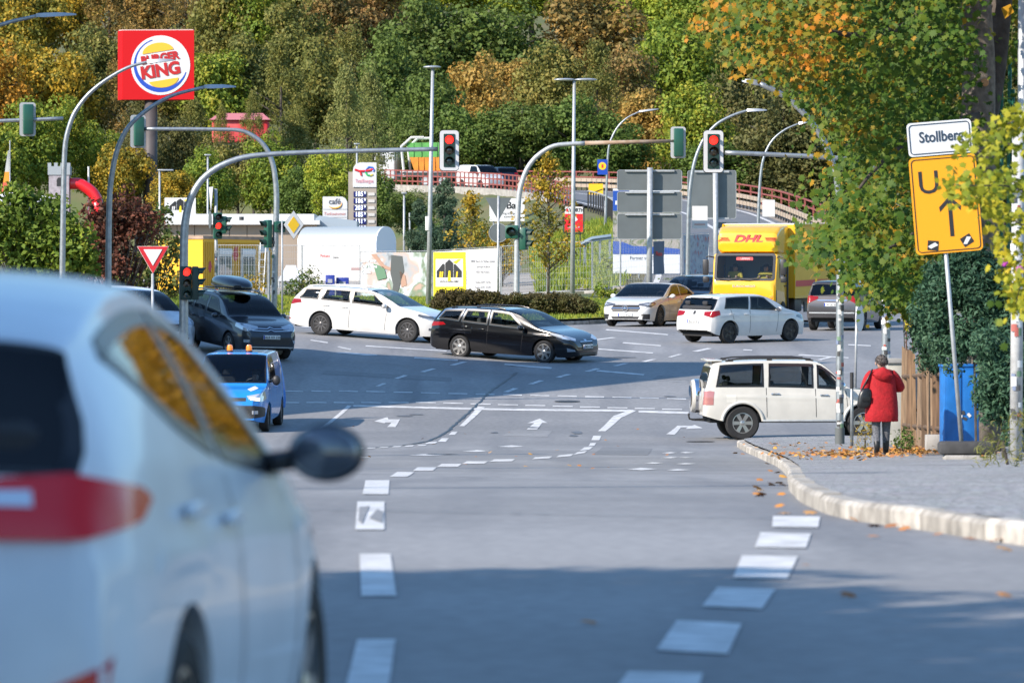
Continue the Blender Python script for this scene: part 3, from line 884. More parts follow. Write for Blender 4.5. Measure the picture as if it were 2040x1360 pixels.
def driver(parent_mat, loc, label, coat, name='person'):
    """a driver is a thing of its own, sitting in the vehicle"""
    o = thing('person', label, 'person')
    o.matrix_world = parent_mat @ Matrix.Translation(Vector(loc))
    key = 'drv_'+coat.name
    if key not in MATS: MATS[key] = person_mesh('body', coat, skinm, hairm)
    mobj('body', MATS[key], o)
    if 'drv_hair' not in MATS:
        b = MB(); b.sphere((-.045,0,.775), (.105,.095,.10), n=14, m=10); MATS['drv_hair'] = b.mesh('hair', hairm, True)
    mobj('hair', MATS['drv_hair'], o)
    if 'drv_face' not in MATS:
        b = MB(); b.sphere((.088,0,.725), (.022,.014,.02)); b.sphere((.075,.035,.75), (.012,.014,.009)); b.sphere((.075,-.035,.75), (.012,.014,.009)); b.sphere((.072,0,.685), (.012,.028,.008))
        MATS['drv_face'] = b.mesh('face', mat('face_features', (0.30,0.14,0.11), 0.6), True)
    mobj('face', MATS['drv_face'], o)
    return o

def win_poly(B, xb0, xt0, xb1, xt1, lo=0.025, hi=0.02):
    """side window between slanted pillars: bottom follows the belt line, top the roof edge"""
    out = []
    for x in np.linspace(xb0, xb1, 12):
        zt, zb, ze, w, yb, yr = B.params(x); out.append((x, zb+lo if 'winlo' not in B.sp else float(pchip(B.sp['winlo'])(x))))
    for x in np.linspace(xt1, xt0, 14):
        zt, zb, ze, w, yb, yr = B.params(x); out.append((x, max(ze-hi, zb+lo+.02 if 'winlo' not in B.sp else float(pchip(B.sp['winlo'])(x))+.015)))
    return out

def s_caps(B): return [list(f) for f in B.caps]

def plate(parent, B, phi, u, z, txt, w=0.50, h=0.11, size=None):
    a = R(phi); d = Vector((-math.cos(a), -math.sin(a), 0)); ud = Vector((-math.sin(a), math.cos(a), 0))
    hit = B.cast(ud*u - d*4 + Vector((0,0,z)), d)
    p = hit[0]
    M = Matrix.Translation(p - d*0.03) @ Matrix.Rotation(a + R(90), 4, 'Z')
    b = MB(); b.box((0, 0.012, 0), (w, 0.03, h), M, 0.008)
    pl = b.build('number_plate', platew, parent)
    b = MB(); b.prism([(-w/2+.004,-h/2+.006),(-w/2+.04,-h/2+.006),(-w/2+.04,h/2-.006),(-w/2+.004,h/2-.006)], 0.003, XZ(M @ T3(0,-.003,0)))
    b.build('country_band', plateb, pl)
    text(txt, h*0.86, black_p, pl, M @ T3(0.02,-0.0055,-0.004), 'plate_lettering', sx=0.92, bold=0.001)

def make_car(name, label, cat, sp, px, py, heading, group='cars in the junction', at=None, seats=True, glass=GL_MID, wsglass=None, drv=None):
    B = Body(sp)
    if at is None: at = G(px, py)
    rot = ground_rot(at[0], at[1], R(heading)) if len(at) < 4 else at[3]
    root = thing(name, label, cat, at[:3], rot, group)
    root['at'] = 0
    pm = sp['paint']; L0, L1 = B.x0, B.x1
    # glass taken out of the shell along its own grid
    panes = []
    if 'ws' in sp: panes.append(('windscreen', B.take(sp['ws'][0], sp['ws'][1], sp.get('wsedge', 2)), wsglass or glass))
    if 'rw' in sp: panes.append(('rear_window', B.take(sp['rw'][0], sp['rw'][1], sp.get('rwedge', 2)), sp.get('rglass', glass)))
    wins = [(win_poly(B, *w[:4]), w[4] if len(w) > 4 else sp.get('sglass', glass)) for w in sp.get('win', [])]
    cm = B.V[B.Fc].mean(1); 
    for poly, g in wins:
        ins = np.ones(len(B.Fc), bool)
        for q in range(4):
            v = B.V[B.Fc[:, q]]; ins &= pt_in_poly(v[:, 0], v[:, 2], poly)
        ins &= np.abs(cm[:, 1]) > 0.25
        jm = np.minimum(B.cj, B.N-2-B.cj); ins &= jm < B.jr
        B.keep &= ~ins
    # body shell with flat ends and a floor
    Fl = B.Fc[B.keep].tolist(); n = len(B.st); N = B.N
    Fl += s_caps(B)
    used = np.unique(np.concatenate([np.array(f) for f in Fl])); remap = -np.ones(len(B.V), int); remap[used] = np.arange(len(used))
    mobj('body', np_mesh('body', B.V[used], [[int(remap[q]) for q in f] for f in Fl], (pm,), 38), root)
    for nm, Fc, g in panes:
        u = np.unique(Fc); rm = -np.ones(len(B.V), int); rm[u] = np.arange(len(u))
        V = B.V[u]
        o = mobj(nm, np_mesh(nm, V, rm[Fc], (g,), True), root)
        # dark seal round the pane
        ii = np.unique(Fc // N)
        xs_ = B.st[ii]
        ring = []
        jj = sorted(set((Fc % N).ravel().tolist())); j0, j1 = jj[0], jj[-1]
        def row(i): return [Vector(B.V[i*N+j]) for j in range(j0, j1+1)]
        i0, i1 = ii[0], ii[-1]
        loop = row(i0) + [Vector(B.V[i*N+j1]) for i in range(i0+1, i1)] + row(i1)[::-1] + [Vector(B.V[i*N+j0]) for i in range(i1-1, i0, -1)]
        c = sum(loop, Vector())/len(loop); Vv = []; 
        for p in loop:
            dirc = (c-p); k = min(0.045/max(dirc.length, .01), .5); Vv += [p + Vector((0.003 if nm == 'windscreen' else -.003, 0, .004)), p + dirc*k + Vector((0.004 if nm == 'windscreen' else -.004, 0, .006))]
        m = len(loop)
        mobj('seal', np_mesh('seal', Vv, [(2*i, 2*((i+1) % m), 2*((i+1) % m)+1, 2*i+1) for i in range(m)], (trim,), True), o)
    for poly, g in wins:
        for phi in (90, -90):
            pl = [(-x, z) for (x, z) in poly] if phi == 90 else poly
            V, Fc = B.patch(pl, phi, 0.002, step=0.08); o = mobj('side_window', np_mesh('side_window', V, Fc, (g,), True), root)
            V, Fc = B.patch(pl, phi, 0.005, ring=0.042); mobj('window_seal', np_mesh('window_seal', V, Fc, (sp.get('seal', trim),), True), o)
            if sp.get('chrome'):
                V, Fc = B.patch(offset_poly(pl, -0.012), phi, 0.008, ring=0.016); mobj('chrome_trim', np_mesh('chrome_trim', V, Fc, (chrome,), True), o)
    # underside and wheel wells
    b = MB(); wmid = float(B.plan((L0+L1)/2)); zf = sp.get('floor', 0.24); 
    b.box(((L0+L1)/2, 0, zf+0.03), (L1-L0-0.35, 2*wmid-0.46, 0.12))
    for c in (sp['xr'], sp['xf']): b.box((c, 0, zf+0.28), (2*B.ar+0.04, 2*wmid-0.62, 0.42))
    b.box(((L0+L1)/2, 0, zf+0.12), (L1-L0-1.0, 2*wmid-0.16, 0.12))
    b.build('underbody', rubber, root)
    # cabin
    if seats:
        xs0 = sp.get('seatx', (sp['ws'][0]-0.75)); zs = zf+0.22; roofz = float(B.top(xs0))
        hs = min(0.62, roofz-zs-0.30)
        for yy in (-.36, .36):
            b = MB(); b.box((xs0, yy, zs+.05), (.52,.48,.16), None, .05); M = T3(xs0-.25, yy, zs+.08+hs/2) @ Matrix.Rotation(R(-12), 4, 'Y')
            b.box((0,0,0), (.14,.46,hs), M, .05); b.box((0,0,hs/2+.11), (.09,.24,.16), M, .04); b.build('seat', seatm, root)
        if sp.get('rear', True):
            b = MB(); b.box((xs0-.95, 0, zs+.05), (.5,1.25,.16), None, .05); M = T3(xs0-1.18, 0, zs+.08+hs/2) @ Matrix.Rotation(R(-14), 4, 'Y')
            b.box((0,0,0), (.14,1.25,hs-.05), M, .05)
            for yy in (-.38, .38): b.box((0,yy,hs/2+.06), (.08,.22,.12), M, .04)
            b.build('rear_seat', seatm, root)
        b = MB(); b.box((xs0+.85, 0, zs+.42), (.5, 2*wmid-.42, .26), None, .06); b.build('dashboard', dashm, root)
        b = MB(); Ms = T3(xs0+.50, .36, zs+.52) @ Matrix.Rotation(R(-65), 4, 'Y')
        b.tube([Ms @ Vector((.18*math.cos(t), .18*math.sin(t), 0)) for t in np.linspace(0, 2*math.pi, 17)], .014, 6, False); b.build('steering_wheel', plastic, root)
        if drv:
            M = Matrix.Translation(Vector(at[:3])) @ rot.to_4x4()
            driver(M, (xs0-.10, .36, zs-.02), drv[0], drv[1])
    for (x, ws) in ((sp['xr'], 1), (sp['xf'], 1)):
        for sg in (-1, 1):
            wy = float(B.plan(x)) - sp.get('wi', 0.115)
            add_wheel(root, x, sg*wy, sp['wr'], sp.get('ww', 0.215), sp.get('wheels', 'silver'), sp.get('steer', 0.0) if x > 0 else 0)
    # lamps, grille and other surface pieces: (name, outline, azimuth, material, offset[, mirrored])
    for q in sp.get('pieces', []):
        nm, pts, phi, m = q[:4]; off = q[4] if len(q) > 4 else 0.006
        mir = (1, -1) if (len(q) <= 5 or q[5]) else (1,)
        for sg in mir:
            a = R(phi*sg)
            pl = [(-p[0]*math.sin(a) + p[1]*sg*math.cos(a), p[2]) for p in pts]
            V, Fc = B.patch(pl, phi*sg, off, step=0.03)
            if len(Fc): mobj(nm, np_mesh(nm, V, Fc, (m,), 50), root)
    # seams and handles
    for x0, x1 in sp.get('seams', []):
        for phi in (90, -90):
            zt, zb, ze, w, yb, yr = B.params(x0); zlo = sp.get('seamlo', .30); sg = -1 if phi == 90 else 1
            pl = [(x0-.006, zb+.01), (x0+.006, zb+.01), (x1+.006, zlo), (x1-.006, zlo)]
            V, Fc = B.patch([(sg*a_, b_) for a_, b_ in pl], phi, .003, step=.1)
            if len(Fc): mobj('door_seam', np_mesh('door_seam', V, Fc, (trim,)), root)
    for hx, hz in sp.get('handles', []):
        for sg in (1, -1):
            h = B.cast((hx, sg*3, hz), (0, -sg, 0))
            if h:
                b = MB(); b.box((hx, h[0].y+sg*.022, hz), (.20,.028,.034), None, .012); b.build('door_handle', sp.get('handlem', pm), root)
    # mirrors
    mx, mz = sp.get('mirror', (sp['ws'][1]-.42, float(B.belt(sp['ws'][1]-.42))+.06))
    mw, mh = sp.get('mirs', (.20, .15))
    for sg in (1, -1):
        h = B.cast((mx, sg*3, mz-.03), (0, -sg, 0)); y0 = h[0].y if h else sg*wmid
        b = MB(); b.sphere((mx, y0+sg*(.06+mw/2), mz), (.075, mw/2, mh/2), n=14, m=10); b.cyl((mx, y0-sg*.01, mz-.03), (mx, y0+sg*.09, mz-.015), .028, n=8)
        o = b.build('mirror', sp.get('mirm', pm), root, True)
        b = MB(); b.sphere((mx-.05, y0+sg*(.06+mw/2), mz), (.03, mw*.44, mh*.42), n=12, m=8); b.build('mirror_glass', lampd, o, True)
    # roof rails
    if sp.get('rails'):
        xa, xb2, m, hgt = sp['rails']
        for sg in (-1, 1):
            pts = []
            for x in np.linspace(xa, xb2, 14):
                zt, zb, ze, w, yb, yr = B.params(x); e = min(1, (x-xa)/.22, (xb2-x)/.22)
                pts.append((x, sg*yr*.90, ze+(zt-ze)*.75 + hgt*max(0.12, e)))
            b = MB(); b.tube(pts, .019, 8)
            for x in sp.get('railfeet', (xa+.12, (xa+xb2)/2, xb2-.12)):
                zt, zb, ze, w, yb, yr = B.params(x); b.box((x, sg*yr*.90, ze+(zt-ze)*.75+hgt/2), (.12,.03,hgt))
            b.build('roof_rail', m, root)
    for (phi, u, z, txt, w_) in sp.get('plates', []): plate(root, B, phi, u, z, txt, w_)
    return root, B

# --- outlines shared by several lamps are written as (x, y, z) points on the left half of the car
def lens(x0, y0, x1, y1, z0, z1, z2, z3):
    return [(x0, y0, z0), (x1, y1, z1), (x1, y1, z2), (x0, y0, z3)]

wht = paint('solid_white', (0.62,0.62,0.61), rough=0.4)
pearl = paint('pearl_white', (0.58,0.56,0.51), rough=0.4)
blk = paint('black', (0.003,0.003,0.004), rough=0.2, coat=0.9)
anth = paint('anthracite_blue', (0.035,0.042,0.055), 0.5, 0.35)
gry = paint('dark_grey', (0.075,0.070,0.072), 0.6, 0.35)
sil = paint('silver_white', (0.74,0.78,0.82), 0.0, 0.35, 0.35)
dblue = paint('dark_blue', (0.004,0.010,0.028), 0.3, 0.3)
sblue = paint('sky_blue', (0.015,0.23,0.68), 0.0, 0.35)

def plan_std(L0, L1, w, fr=0.62, rr=0.70):
    return [(L0, w*rr),(L0+.02, w*(rr+.10)),(L0+.07, w*.89),(L0+.18, w*.945),(L0+.5, w*.985),(L0+1.0, w),(L1-1.3, w),(L1-.8, w*.985),(L1-.42, w*.94),(L1-.2, w*.88),(L1-.08, w*.78),(L1-.025, w*.69),(L1, w*fr)]

# ------------------------------------------------------------------ black estate, centre of the junction
SP_I40 = dict(top=[(-2.385,.56),(-2.36,.70),(-2.33,.86),(-2.26,.98),(-2.12,1.17),(-1.98,1.34),(-1.88,1.40),(-1.6,1.43),(-.9,1.465),(-.3,1.47),(.10,1.45),(.45,1.38),(.85,1.21),(1.22,1.01),(1.42,.955),(1.75,.90),(2.05,.81),(2.25,.70),(2.35,.60),(2.385,.50)],
    belt=[(-2.385,1.0),(-1.9,1.06),(-1.3,1.02),(0,.95),(.9,.90),(1.3,.87),(2.385,.62)], plan=plan_std(-2.385,2.385,.905), low=[(-2.385,.36),(-2.2,.26),(-1.8,.21),(1.9,.19),(2.2,.20),(2.385,.26)],
    xf=1.465, xr=-1.305, wr=.325, paint=blk, ws=(.18,1.20), rw=(-2.20,-1.99), win=[(-2.08,-1.86,-1.36,-1.22),(-1.27,-1.14,-.42,-.40),(-.34,-.32,.86,.30)], wheels='silver', chrome=True, crease=.78,
    seams=[(-.38,-.40),(.80,.72),(-1.22,-1.02)], handles=[(-.58,.86),(-1.14,.90)], mirm=blk,
    pieces=[('headlight', [(2.26,.50,.66),(1.98,.76,.72),(1.62,.84,.83),(1.70,.83,.87),(2.05,.70,.80),(2.26,.45,.72)], 42, lampw),
            ('tail_light', [(-2.34,.42,.90),(-2.22,.74,.86),(-1.78,.88,.93),(-1.88,.87,1.0),(-2.22,.74,.99),(-2.33,.42,.98)], 138, lampr),
            ('grille', [(2.4,-.34,.64),(2.4,.34,.64),(2.4,.27,.40),(2.4,-.27,.40)], 0, plastic, .005, False), ('grille_bar', [(2.4,-.34,.645),(2.4,.34,.645),(2.4,.32,.625),(2.4,-.32,.625)], 0, chrome, .012, False),
            ('emblem', [(2.4,-.07,.69),(2.4,.07,.69),(2.4,.05,.65),(2.4,-.05,.65)], 0, chrome, .012, False),
            ('fog_lamp', [(2.28,.56,.38),(2.10,.72,.36),(2.08,.73,.47),(2.24,.58,.42)], 35, chrome, .008), ('lower_intake', [(2.4,-.5,.33),(2.4,.5,.33),(2.4,.42,.27),(2.4,-.42,.27)], 0, plastic, .005, False)],
    plates=[(0,0,.50,'ERZ A 7244',.50)], rails=(-1.7,.05,blk,.03))
make_car('black_estate_car', 'black estate car with silver seven spoke wheels turning through the junction', 'car', SP_I40, 1025, 716, -31, glass=glassc('pale2', (.78,.84,.82)), wsglass=glassc('blue', (.30,.40,.50)))

# ------------------------------------------------------------------ white estate behind it
SP_SUP = dict(top=[(-2.43,.58),(-2.40,.74),(-2.36,.92),(-2.27,1.04),(-2.08,1.27),(-1.98,1.38),(-1.88,1.42),(-1.5,1.45),(-.8,1.475),(-.2,1.475),(.15,1.455),(.5,1.37),(.9,1.19),(1.25,1.02),(1.42,.985),(1.9,.90),(2.2,.80),(2.36,.68),(2.43,.54)],
    belt=[(-2.43,1.02),(-1.9,1.03),(0,.98),(.9,.94),(1.3,.91),(2.43,.62)], plan=plan_std(-2.43,2.43,.93,.66,.74), low=[(-2.43,.36),(-2.2,.27),(-1.8,.22),(1.9,.20),(2.2,.21),(2.43,.27)],
    xf=1.52, xr=-1.32, wr=.335, paint=wht, ws=(.22,1.22), rw=(-2.22,-2.02), win=[(-2.08,-1.90,-1.46,-1.34),(-1.36,-1.24,-.40,-.40),(-.34,-.34,.92,.34)], wheels='dark', crease=.80,
    seams=[(-.37,-.40),(.84,.78),(-1.30,-1.02)], handles=[(-.56,.88),(-1.16,.90)], rails=(-1.9,.08,galv_l,.035), mirm=wht,
    pieces=[('headlight', [(2.33,.40,.70),(2.10,.74,.68),(1.80,.86,.78),(1.84,.85,.84),(2.12,.74,.80),(2.33,.40,.78)], 42, lampd), ('headlight_strip', [(2.33,.42,.715),(2.10,.74,.69),(1.90,.84,.74),(2.1,.75,.715)], 42, lampw, .010),
            ('tail_light', [(-2.38,.50,.92),(-2.26,.78,.86),(-1.98,.89,.93),(-2.05,.89,1.03),(-2.28,.78,1.02),(-2.38,.50,1.01)], 138, lampr),
            ('rear_reflector', [(-2.41,.55,.42),(-2.28,.80,.42),(-2.28,.80,.46),(-2.41,.55,.46)], 150, lampr),
            ('grille', [(2.44,-.36,.74),(2.44,.36,.74),(2.44,.30,.54),(2.44,-.30,.54)], 0, plastic, .005, False), ('lower_intake', [(2.44,-.55,.40),(2.44,.55,.40),(2.44,.48,.28),(2.44,-.48,.28)], 0, plastic, .005, False),
            ('fog_lamp', [(2.30,.60,.38),(2.12,.78,.38),(2.12,.78,.45),(2.30,.60,.45)], 38, lampd, .008)],
    plates=[(0,0,.47,'Z SK 208',.50)])
make_car('white_estate_car', 'white estate car with dark ten spoke wheels driving behind the black estate', 'car', SP_SUP, 743, 673, -24, glass=glassc('pale2', (.78,.84,.82)), wsglass=glassc('blue', (.30,.40,.50)))

# ------------------------------------------------------------------ white hatchback turning away
SP_POL = dict(top=[(-2.02,.52),(-2.0,.70),(-1.97,.88),(-1.90,.99),(-1.74,1.24),(-1.66,1.36),(-1.58,1.41),(-1.2,1.44),(-.6,1.46),(0,1.45),(.35,1.38),(.75,1.20),(1.08,1.0),(1.22,.97),(1.6,.89),(1.85,.78),(1.97,.65),(2.02,.50)],
    belt=[(-2.02,1.0),(-1.3,1.01),(0,.95),(.8,.92),(1.1,.89),(2.02,.62)], plan=plan_std(-2.02,2.02,.875,.62,.76), low=[(-2.02,.38),(-1.8,.27),(-1.4,.22),(1.6,.20),(1.9,.21),(2.02,.27)],
    xf=1.245, xr=-1.30, wr=.32, paint=wht, ws=(.16,1.04), rw=(-1.89,-1.67), rwedge=1, win=[(-1.50,-1.36,-.52,-.42),(-.44,-.35,.74,.22)], wheels='black', crease=.84,
    seams=[(-.46,-.48),(.72,.62),(-1.25,-1.0)], handles=[(-.62,.86),(-1.22,.88)], rglass=GL_DARK, sglass=glassc('teal', (.25,.36,.38)),
    pieces=[('headlight', [(1.94,.44,.68),(1.74,.70,.66),(1.48,.80,.74),(1.52,.79,.80),(1.76,.68,.80),(1.94,.42,.78)], 42, lampd),
            ('tail_light', [(-1.97,.44,.84),(-1.88,.72,.78),(-1.66,.83,.86),(-1.70,.82,.99),(-1.88,.72,.97),(-1.96,.44,.95)], 140, lampr),
            ('rear_apron', [(-2.0,-.66,.40),(-2.0,.66,.40),(-2.0,.60,.29),(-2.0,-.60,.29)], 180, plastic, .006, False), ('exhaust_trim', [(-2.0,.70,.365),(-2.0,.28,.345),(-2.0,.28,.33),(-2.0,.66,.34)], 180, chrome, .012),
            ('emblem', [(-1.97,-.05,.97),(-1.97,.05,.97),(-1.97,.05,.87),(-1.97,-.05,.87)], 180, plastic, .008, False), ('rear_spoiler', [(-1.66,-.48,1.37),(-1.66,.48,1.37),(-1.66,.48,1.335),(-1.66,-.48,1.335)], 180, wht, .05, False)],
    plates=[(180,0.0,.66,'ERZ LA 33',.50)])
make_car('white_hatchback', 'white hatchback with black wheels turning in front of the yellow lorry', 'car', SP_POL, 1478, 680, 41)

# ------------------------------------------------------------------ white coupe saloon facing
SP_CLS = dict(top=[(-2.48,.60),(-2.44,.80),(-2.36,.96),(-2.1,1.02),(-1.7,1.10),(-1.1,1.32),(-.6,1.41),(-.1,1.43),(.15,1.41),(.5,1.30),(.9,1.12),(1.25,.97),(1.45,.945),(1.9,.88),(2.2,.80),(2.38,.69),(2.48,.54)],
    belt=[(-2.48,.99),(-1.6,1.0),(0,.96),(1,.92),(1.3,.89),(2.48,.64)], plan=plan_std(-2.48,2.48,.945,.66,.70), low=[(-2.48,.36),(-2.2,.25),(-1.8,.2),(1.9,.18),(2.2,.19),(2.48,.24)],
    xf=1.57, xr=-1.37, wr=.34, paint=wht, ws=(.22,1.23), rw=(-1.75,-1.15), win=[(-1.5,-1.05,-.36,-.34),(-.30,-.28,.92,.30)], wheels='dark', seams=[(-.33,-.36),(.85,.76)], handles=[(-.5,.86)],
    pieces=[('headlight', [(2.38,.46,.70),(2.14,.72,.64),(1.86,.84,.74),(1.92,.83,.80),(2.16,.70,.80),(2.38,.46,.75)], 38, lampd), ('headlight_strip', [(2.33,.52,.73),(2.10,.74,.70),(1.95,.82,.76),(2.1,.74,.76)], 38, lampw, .012),
            ('grille', [(2.5,-.52,.60),(2.5,-.44,.72),(2.5,.44,.72),(2.5,.52,.60),(2.5,.44,.50),(2.5,-.44,.50)], 0, plastic, .005, False),
            ('grille_bar', [(2.5,-.50,.625),(2.5,.50,.625),(2.5,.50,.60),(2.5,-.50,.60)], 0, chrome, .014, False), ('lower_intake', [(2.5,-.50,.34),(2.5,.50,.34),(2.5,.42,.23),(2.5,-.42,.23)], 0, plastic, .005, False),
            ('side_intake', [(2.42,.54,.42),(2.20,.76,.42),(2.20,.76,.25),(2.42,.58,.25)], 25, plastic, .005), ('sunlit_chrome_lip', [(2.5,-.62,.215),(2.5,.62,.215),(2.5,.60,.20),(2.5,-.60,.20)], 0, chrome, .008, False)],  # the bottom lip is a plain chrome strip
    plates=[(0,0,.40,'C LS 8122',.50)])
r_, B_ = make_car('white_coupe_saloon', 'white low saloon facing the camera with a star in its dark grille', 'car', SP_CLS, 1298, 648, -112, glass=glassc('blue2', (.32,.38,.44)), wsglass=glassc('ws', (.72,.78,.82)),
         drv=('driver at the wheel of the white low saloon', mat('dark_jacket', (0.03,0.035,0.05), .9)))
b = MB(); c0 = Vector((2.515,0,.612))
b.tube([c0+Vector((0,.095*math.cos(t),.095*math.sin(t))) for t in np.linspace(0,2*math.pi,21)], .010, 6, False)
for k in range(3):
    a = R(90+120*k); b.tube([c0, c0+Vector((0,.09*math.cos(a),.09*math.sin(a)))], [.016,.004], 6)
b.build('star_emblem', chrome, r_)

# ------------------------------------------------------------------ dark blue car behind the saloon
SUVTOP = [(-2.25,.62),(-2.22,.86),(-2.16,1.02),(-2.02,1.28),(-1.92,1.50),(-1.82,1.57),(-1.2,1.63),(-.4,1.65),(.05,1.62),(.4,1.53),(.8,1.33),(1.15,1.12),(1.32,1.07),(1.75,1.0),(2.05,.92),(2.2,.80),(2.25,.62)]
def suv(pm, W=.92, **k):
    d = dict(top=SUVTOP, belt=[(-2.25,1.12),(-1.4,1.12),(0,1.06),(1,1.01),(1.3,.98),(2.25,.78)], plan=plan_std(-2.25,2.25,W,.70,.78), low=[(-2.25,.42),(-2.0,.32),(-1.6,.27),(1.7,.25),(2.0,.27),(2.25,.33)],
        xf=1.36, xr=-1.29, wr=.35, paint=pm, ws=(.12,1.10), rw=(-2.10,-1.93), win=[(-1.92,-1.76,-1.32,-1.20),(-1.24,-1.12,-.40,-.38),(-.32,-.30,.84,.22)], zm=.66, floor=.32, wheels='dark',
        seams=[(-.36,-.38),(.76,.70)], handles=[(-.55,.95),(-1.15,.97)],
        pieces=[('headlight', [(2.18,.42,.86),(1.98,.72,.80),(1.68,.85,.90),(1.72,.84,.98),(2.0,.70,.95),(2.18,.42,.93)], 42, lampw), ('tail_light', [(-2.18,.56,1.06),(-2.08,.78,.94),(-1.86,.87,1.0),(-1.9,.87,1.14),(-2.08,.78,1.14),(-2.16,.56,1.12)], 140, lampr),
                ('grille', [(2.3,-.40,.86),(2.3,.40,.86),(2.3,.34,.66),(2.3,-.34,.66)], 0, plastic, .005, False), ('lower_intake', [(2.3,-.55,.50),(2.3,.55,.50),(2.3,.48,.38),(2.3,-.48,.38)], 0, plastic, .005, False)])
    d.update(k); return d
make_car('dark_blue_car', 'dark blue car half hidden between the white saloon and the yellow lorry', 'car', suv(dblue), 0, 0, -108, at=tuple(P(1384,0,196).xy)+(0,) if False else ((1386-1020)/F*193, 193, g1((1386-1020)/F*193, 193)), glass=glassc('blue', (.30,.40,.50)),
         drv=('driver in the dark blue car beside the yellow lorry', mat('beige_jacket', (0.25,0.2,0.15), .9)))

# ------------------------------------------------------------------ dark grey people carrier seen from behind
SP_MER = suv(gry, .905, top=[(-2.14,.60),(-2.12,.82),(-2.06,1.02),(-1.92,1.30),(-1.82,1.52),(-1.72,1.58),(-1.1,1.62),(-.4,1.63),(.1,1.59),(.5,1.47),(.95,1.24),(1.35,1.04),(1.5,1.0),(1.85,.9),(2.05,.78),(2.14,.62)],
    belt=[(-2.14,1.08),(-1.3,1.08),(0,1.02),(1.2,.97),(1.5,.94),(2.14,.74)], plan=plan_std(-2.14,2.14,.905,.66,.82), low=[(-2.14,.42),(-1.9,.30),(-1.5,.25),(1.6,.23),(1.9,.25),(2.14,.33)], xf=1.35, xr=-1.29, wr=.325, ws=(.18,1.32), rw=(-2.02,-1.83), rwedge=1,
    rglass=GL_DARK, wheels='dark', win=[(-1.84,-1.66,-1.30,-1.18),(-1.22,-1.10,-.30,-.28),(-.22,-.20,1.0,.28)],
    pieces=[('tail_light', [(-2.10,.50,1.03),(-2.02,.72,.88),(-1.74,.85,.96),(-1.78,.85,1.12),(-2.0,.74,1.13),(-2.08,.50,1.10)], 145, lampr), ('chrome_strip', [(-2.1,-.48,.99),(-2.1,.48,.99),(-2.1,.48,.965),(-2.1,-.48,.965)], 180, chrome, .008, False),
            ('bumper_strip', [(-2.12,-.74,.60),(-2.12,.74,.60),(-2.12,.74,.56),(-2.12,-.74,.56)], 180, galv_l, .008, False), ('rear_apron', [(-2.12,-.66,.47),(-2.12,.66,.47),(-2.12,.60,.40),(-2.12,-.60,.40)], 180, plastic, .006, False)],
    plates=[(180,0,.84,'A UE 507',.50)])
make_car('grey_people_carrier', 'dark grey people carrier seen from behind, driving away beside the lorry', 'car', SP_MER, 1686, 656, 74)
# blue car just beyond it
make_car('blue_car', 'blue car mostly hidden between the lorry wheels and the grey people carrier', 'car', suv(dblue), 0, 0, -104, at=((1662-1020)/F*212, 212, g1(8, 205)))

# ------------------------------------------------------------------ big off-road estate on the right
SP_PAJ = dict(top=[(-2.25,.66),(-2.235,.86),(-2.21,1.08),(-2.14,1.34),(-2.05,1.68),(-1.97,1.76),(-1.6,1.80),(-.8,1.825),(.15,1.82),(.42,1.78),(.70,1.58),(1.02,1.24),(1.16,1.16),(1.6,1.13),(2.0,1.07),(2.22,.96),(2.30,.76),(2.33,.6)],
    belt=[(-2.25,1.18),(-1,1.18),(.3,1.15),(1.1,1.10),(2.33,.92)], plan=[(-2.25,.74),(-2.22,.82),(-2.1,.87),(-1.8,.905),(-1,.92),(1.2,.92),(1.7,.91),(2.1,.86),(2.25,.78),(2.33,.66)], low=[(-2.25,.56),(-2.05,.50),(-1.8,.44),(1.8,.42),(2.1,.45),(2.33,.50)],
    xf=1.43, xr=-1.35, wr=.388, ww=.255, arch=.075, paint=pearl, zm=.80, crease=.98, tumble=.22, edge=.90, rn=3.6, ws=(.40,1.06), rw=(-2.19,-2.06), win=[(-1.96,-1.86,-.86,-.86,glassc('smoke',(.42,.46,.48))),(-.76,-.74,.28,.28,glassc('smoke',(.42,.46,.48))),(.36,.36,.98,.48,glassc('smoke2',(.60,.66,.68)))], wheels='offroad', floor=.42, seamlo=.52, chrome=False,
    seams=[(-.81,-.79),(.32,.34),(1.02,1.08)], handles=[(-.60,1.05),(.52,1.02)], handlem=chrome, mirm=chrome, mirs=(.22,.20), mirror=(.92,1.22), rails=(-1.72,.30,plastic,.055), steer=0.0, wi=.13,
    pieces=[('tail_light', [(-2.24,.70,.80),(-2.12,.86,.80),(-2.02,.89,.80),(-2.02,.89,1.10),(-2.1,.86,1.12),(-2.22,.70,1.10)], 135, mat('clear_red_lamp',(.40,.16,.15),.15,0,1.0)),
            ('fuel_flap', [(-1.72,.9,.86),(-1.50,.9,.86),(-1.50,.9,1.03),(-1.72,.9,1.03)], 90, paint('pearl_flap',(.66,.64,.58)), .004),
            ('headlight', [(2.26,.5,.86),(2.05,.78,.80),(1.85,.86,.84),(1.85,.86,1.0),(2.05,.78,1.0),(2.26,.5,1.0)], 42, lampw)])
r_, B_ = make_car('white_off_road_car', 'pearl white off road estate with covered spare wheel and black roof rails', 'car', SP_PAJ, 1586, 873, 5, glass=GL_MID)
b = MB(); b.lathe([(.0,-.02),(.36,-.02),(.385,.03),(.385,.20),(.36,.25),(.0,.27)], 36, T3(-2.18,.0,.98) @ Matrix.Rotation(R(-90), 4, 'Y'))
sw = b.build('spare_wheel_cover', pearl, r_, 30)
b = MB(); b.lathe([(.388,.05),(.390,.055),(.390,.175),(.388,.18)], 36, T3(-2.18,.0,.98) @ Matrix.Rotation(R(-90), 4, 'Y')); b.build('chrome_band', chrome, sw)
b = MB(); b.lathe([(.02,.26),(.24,.268),(.25,.275),(.02,.285)], 30, T3(-2.18,.0,.98) @ Matrix.Rotation(R(-90), 4, 'Y')); b.build('cover_disc', chrome, sw)
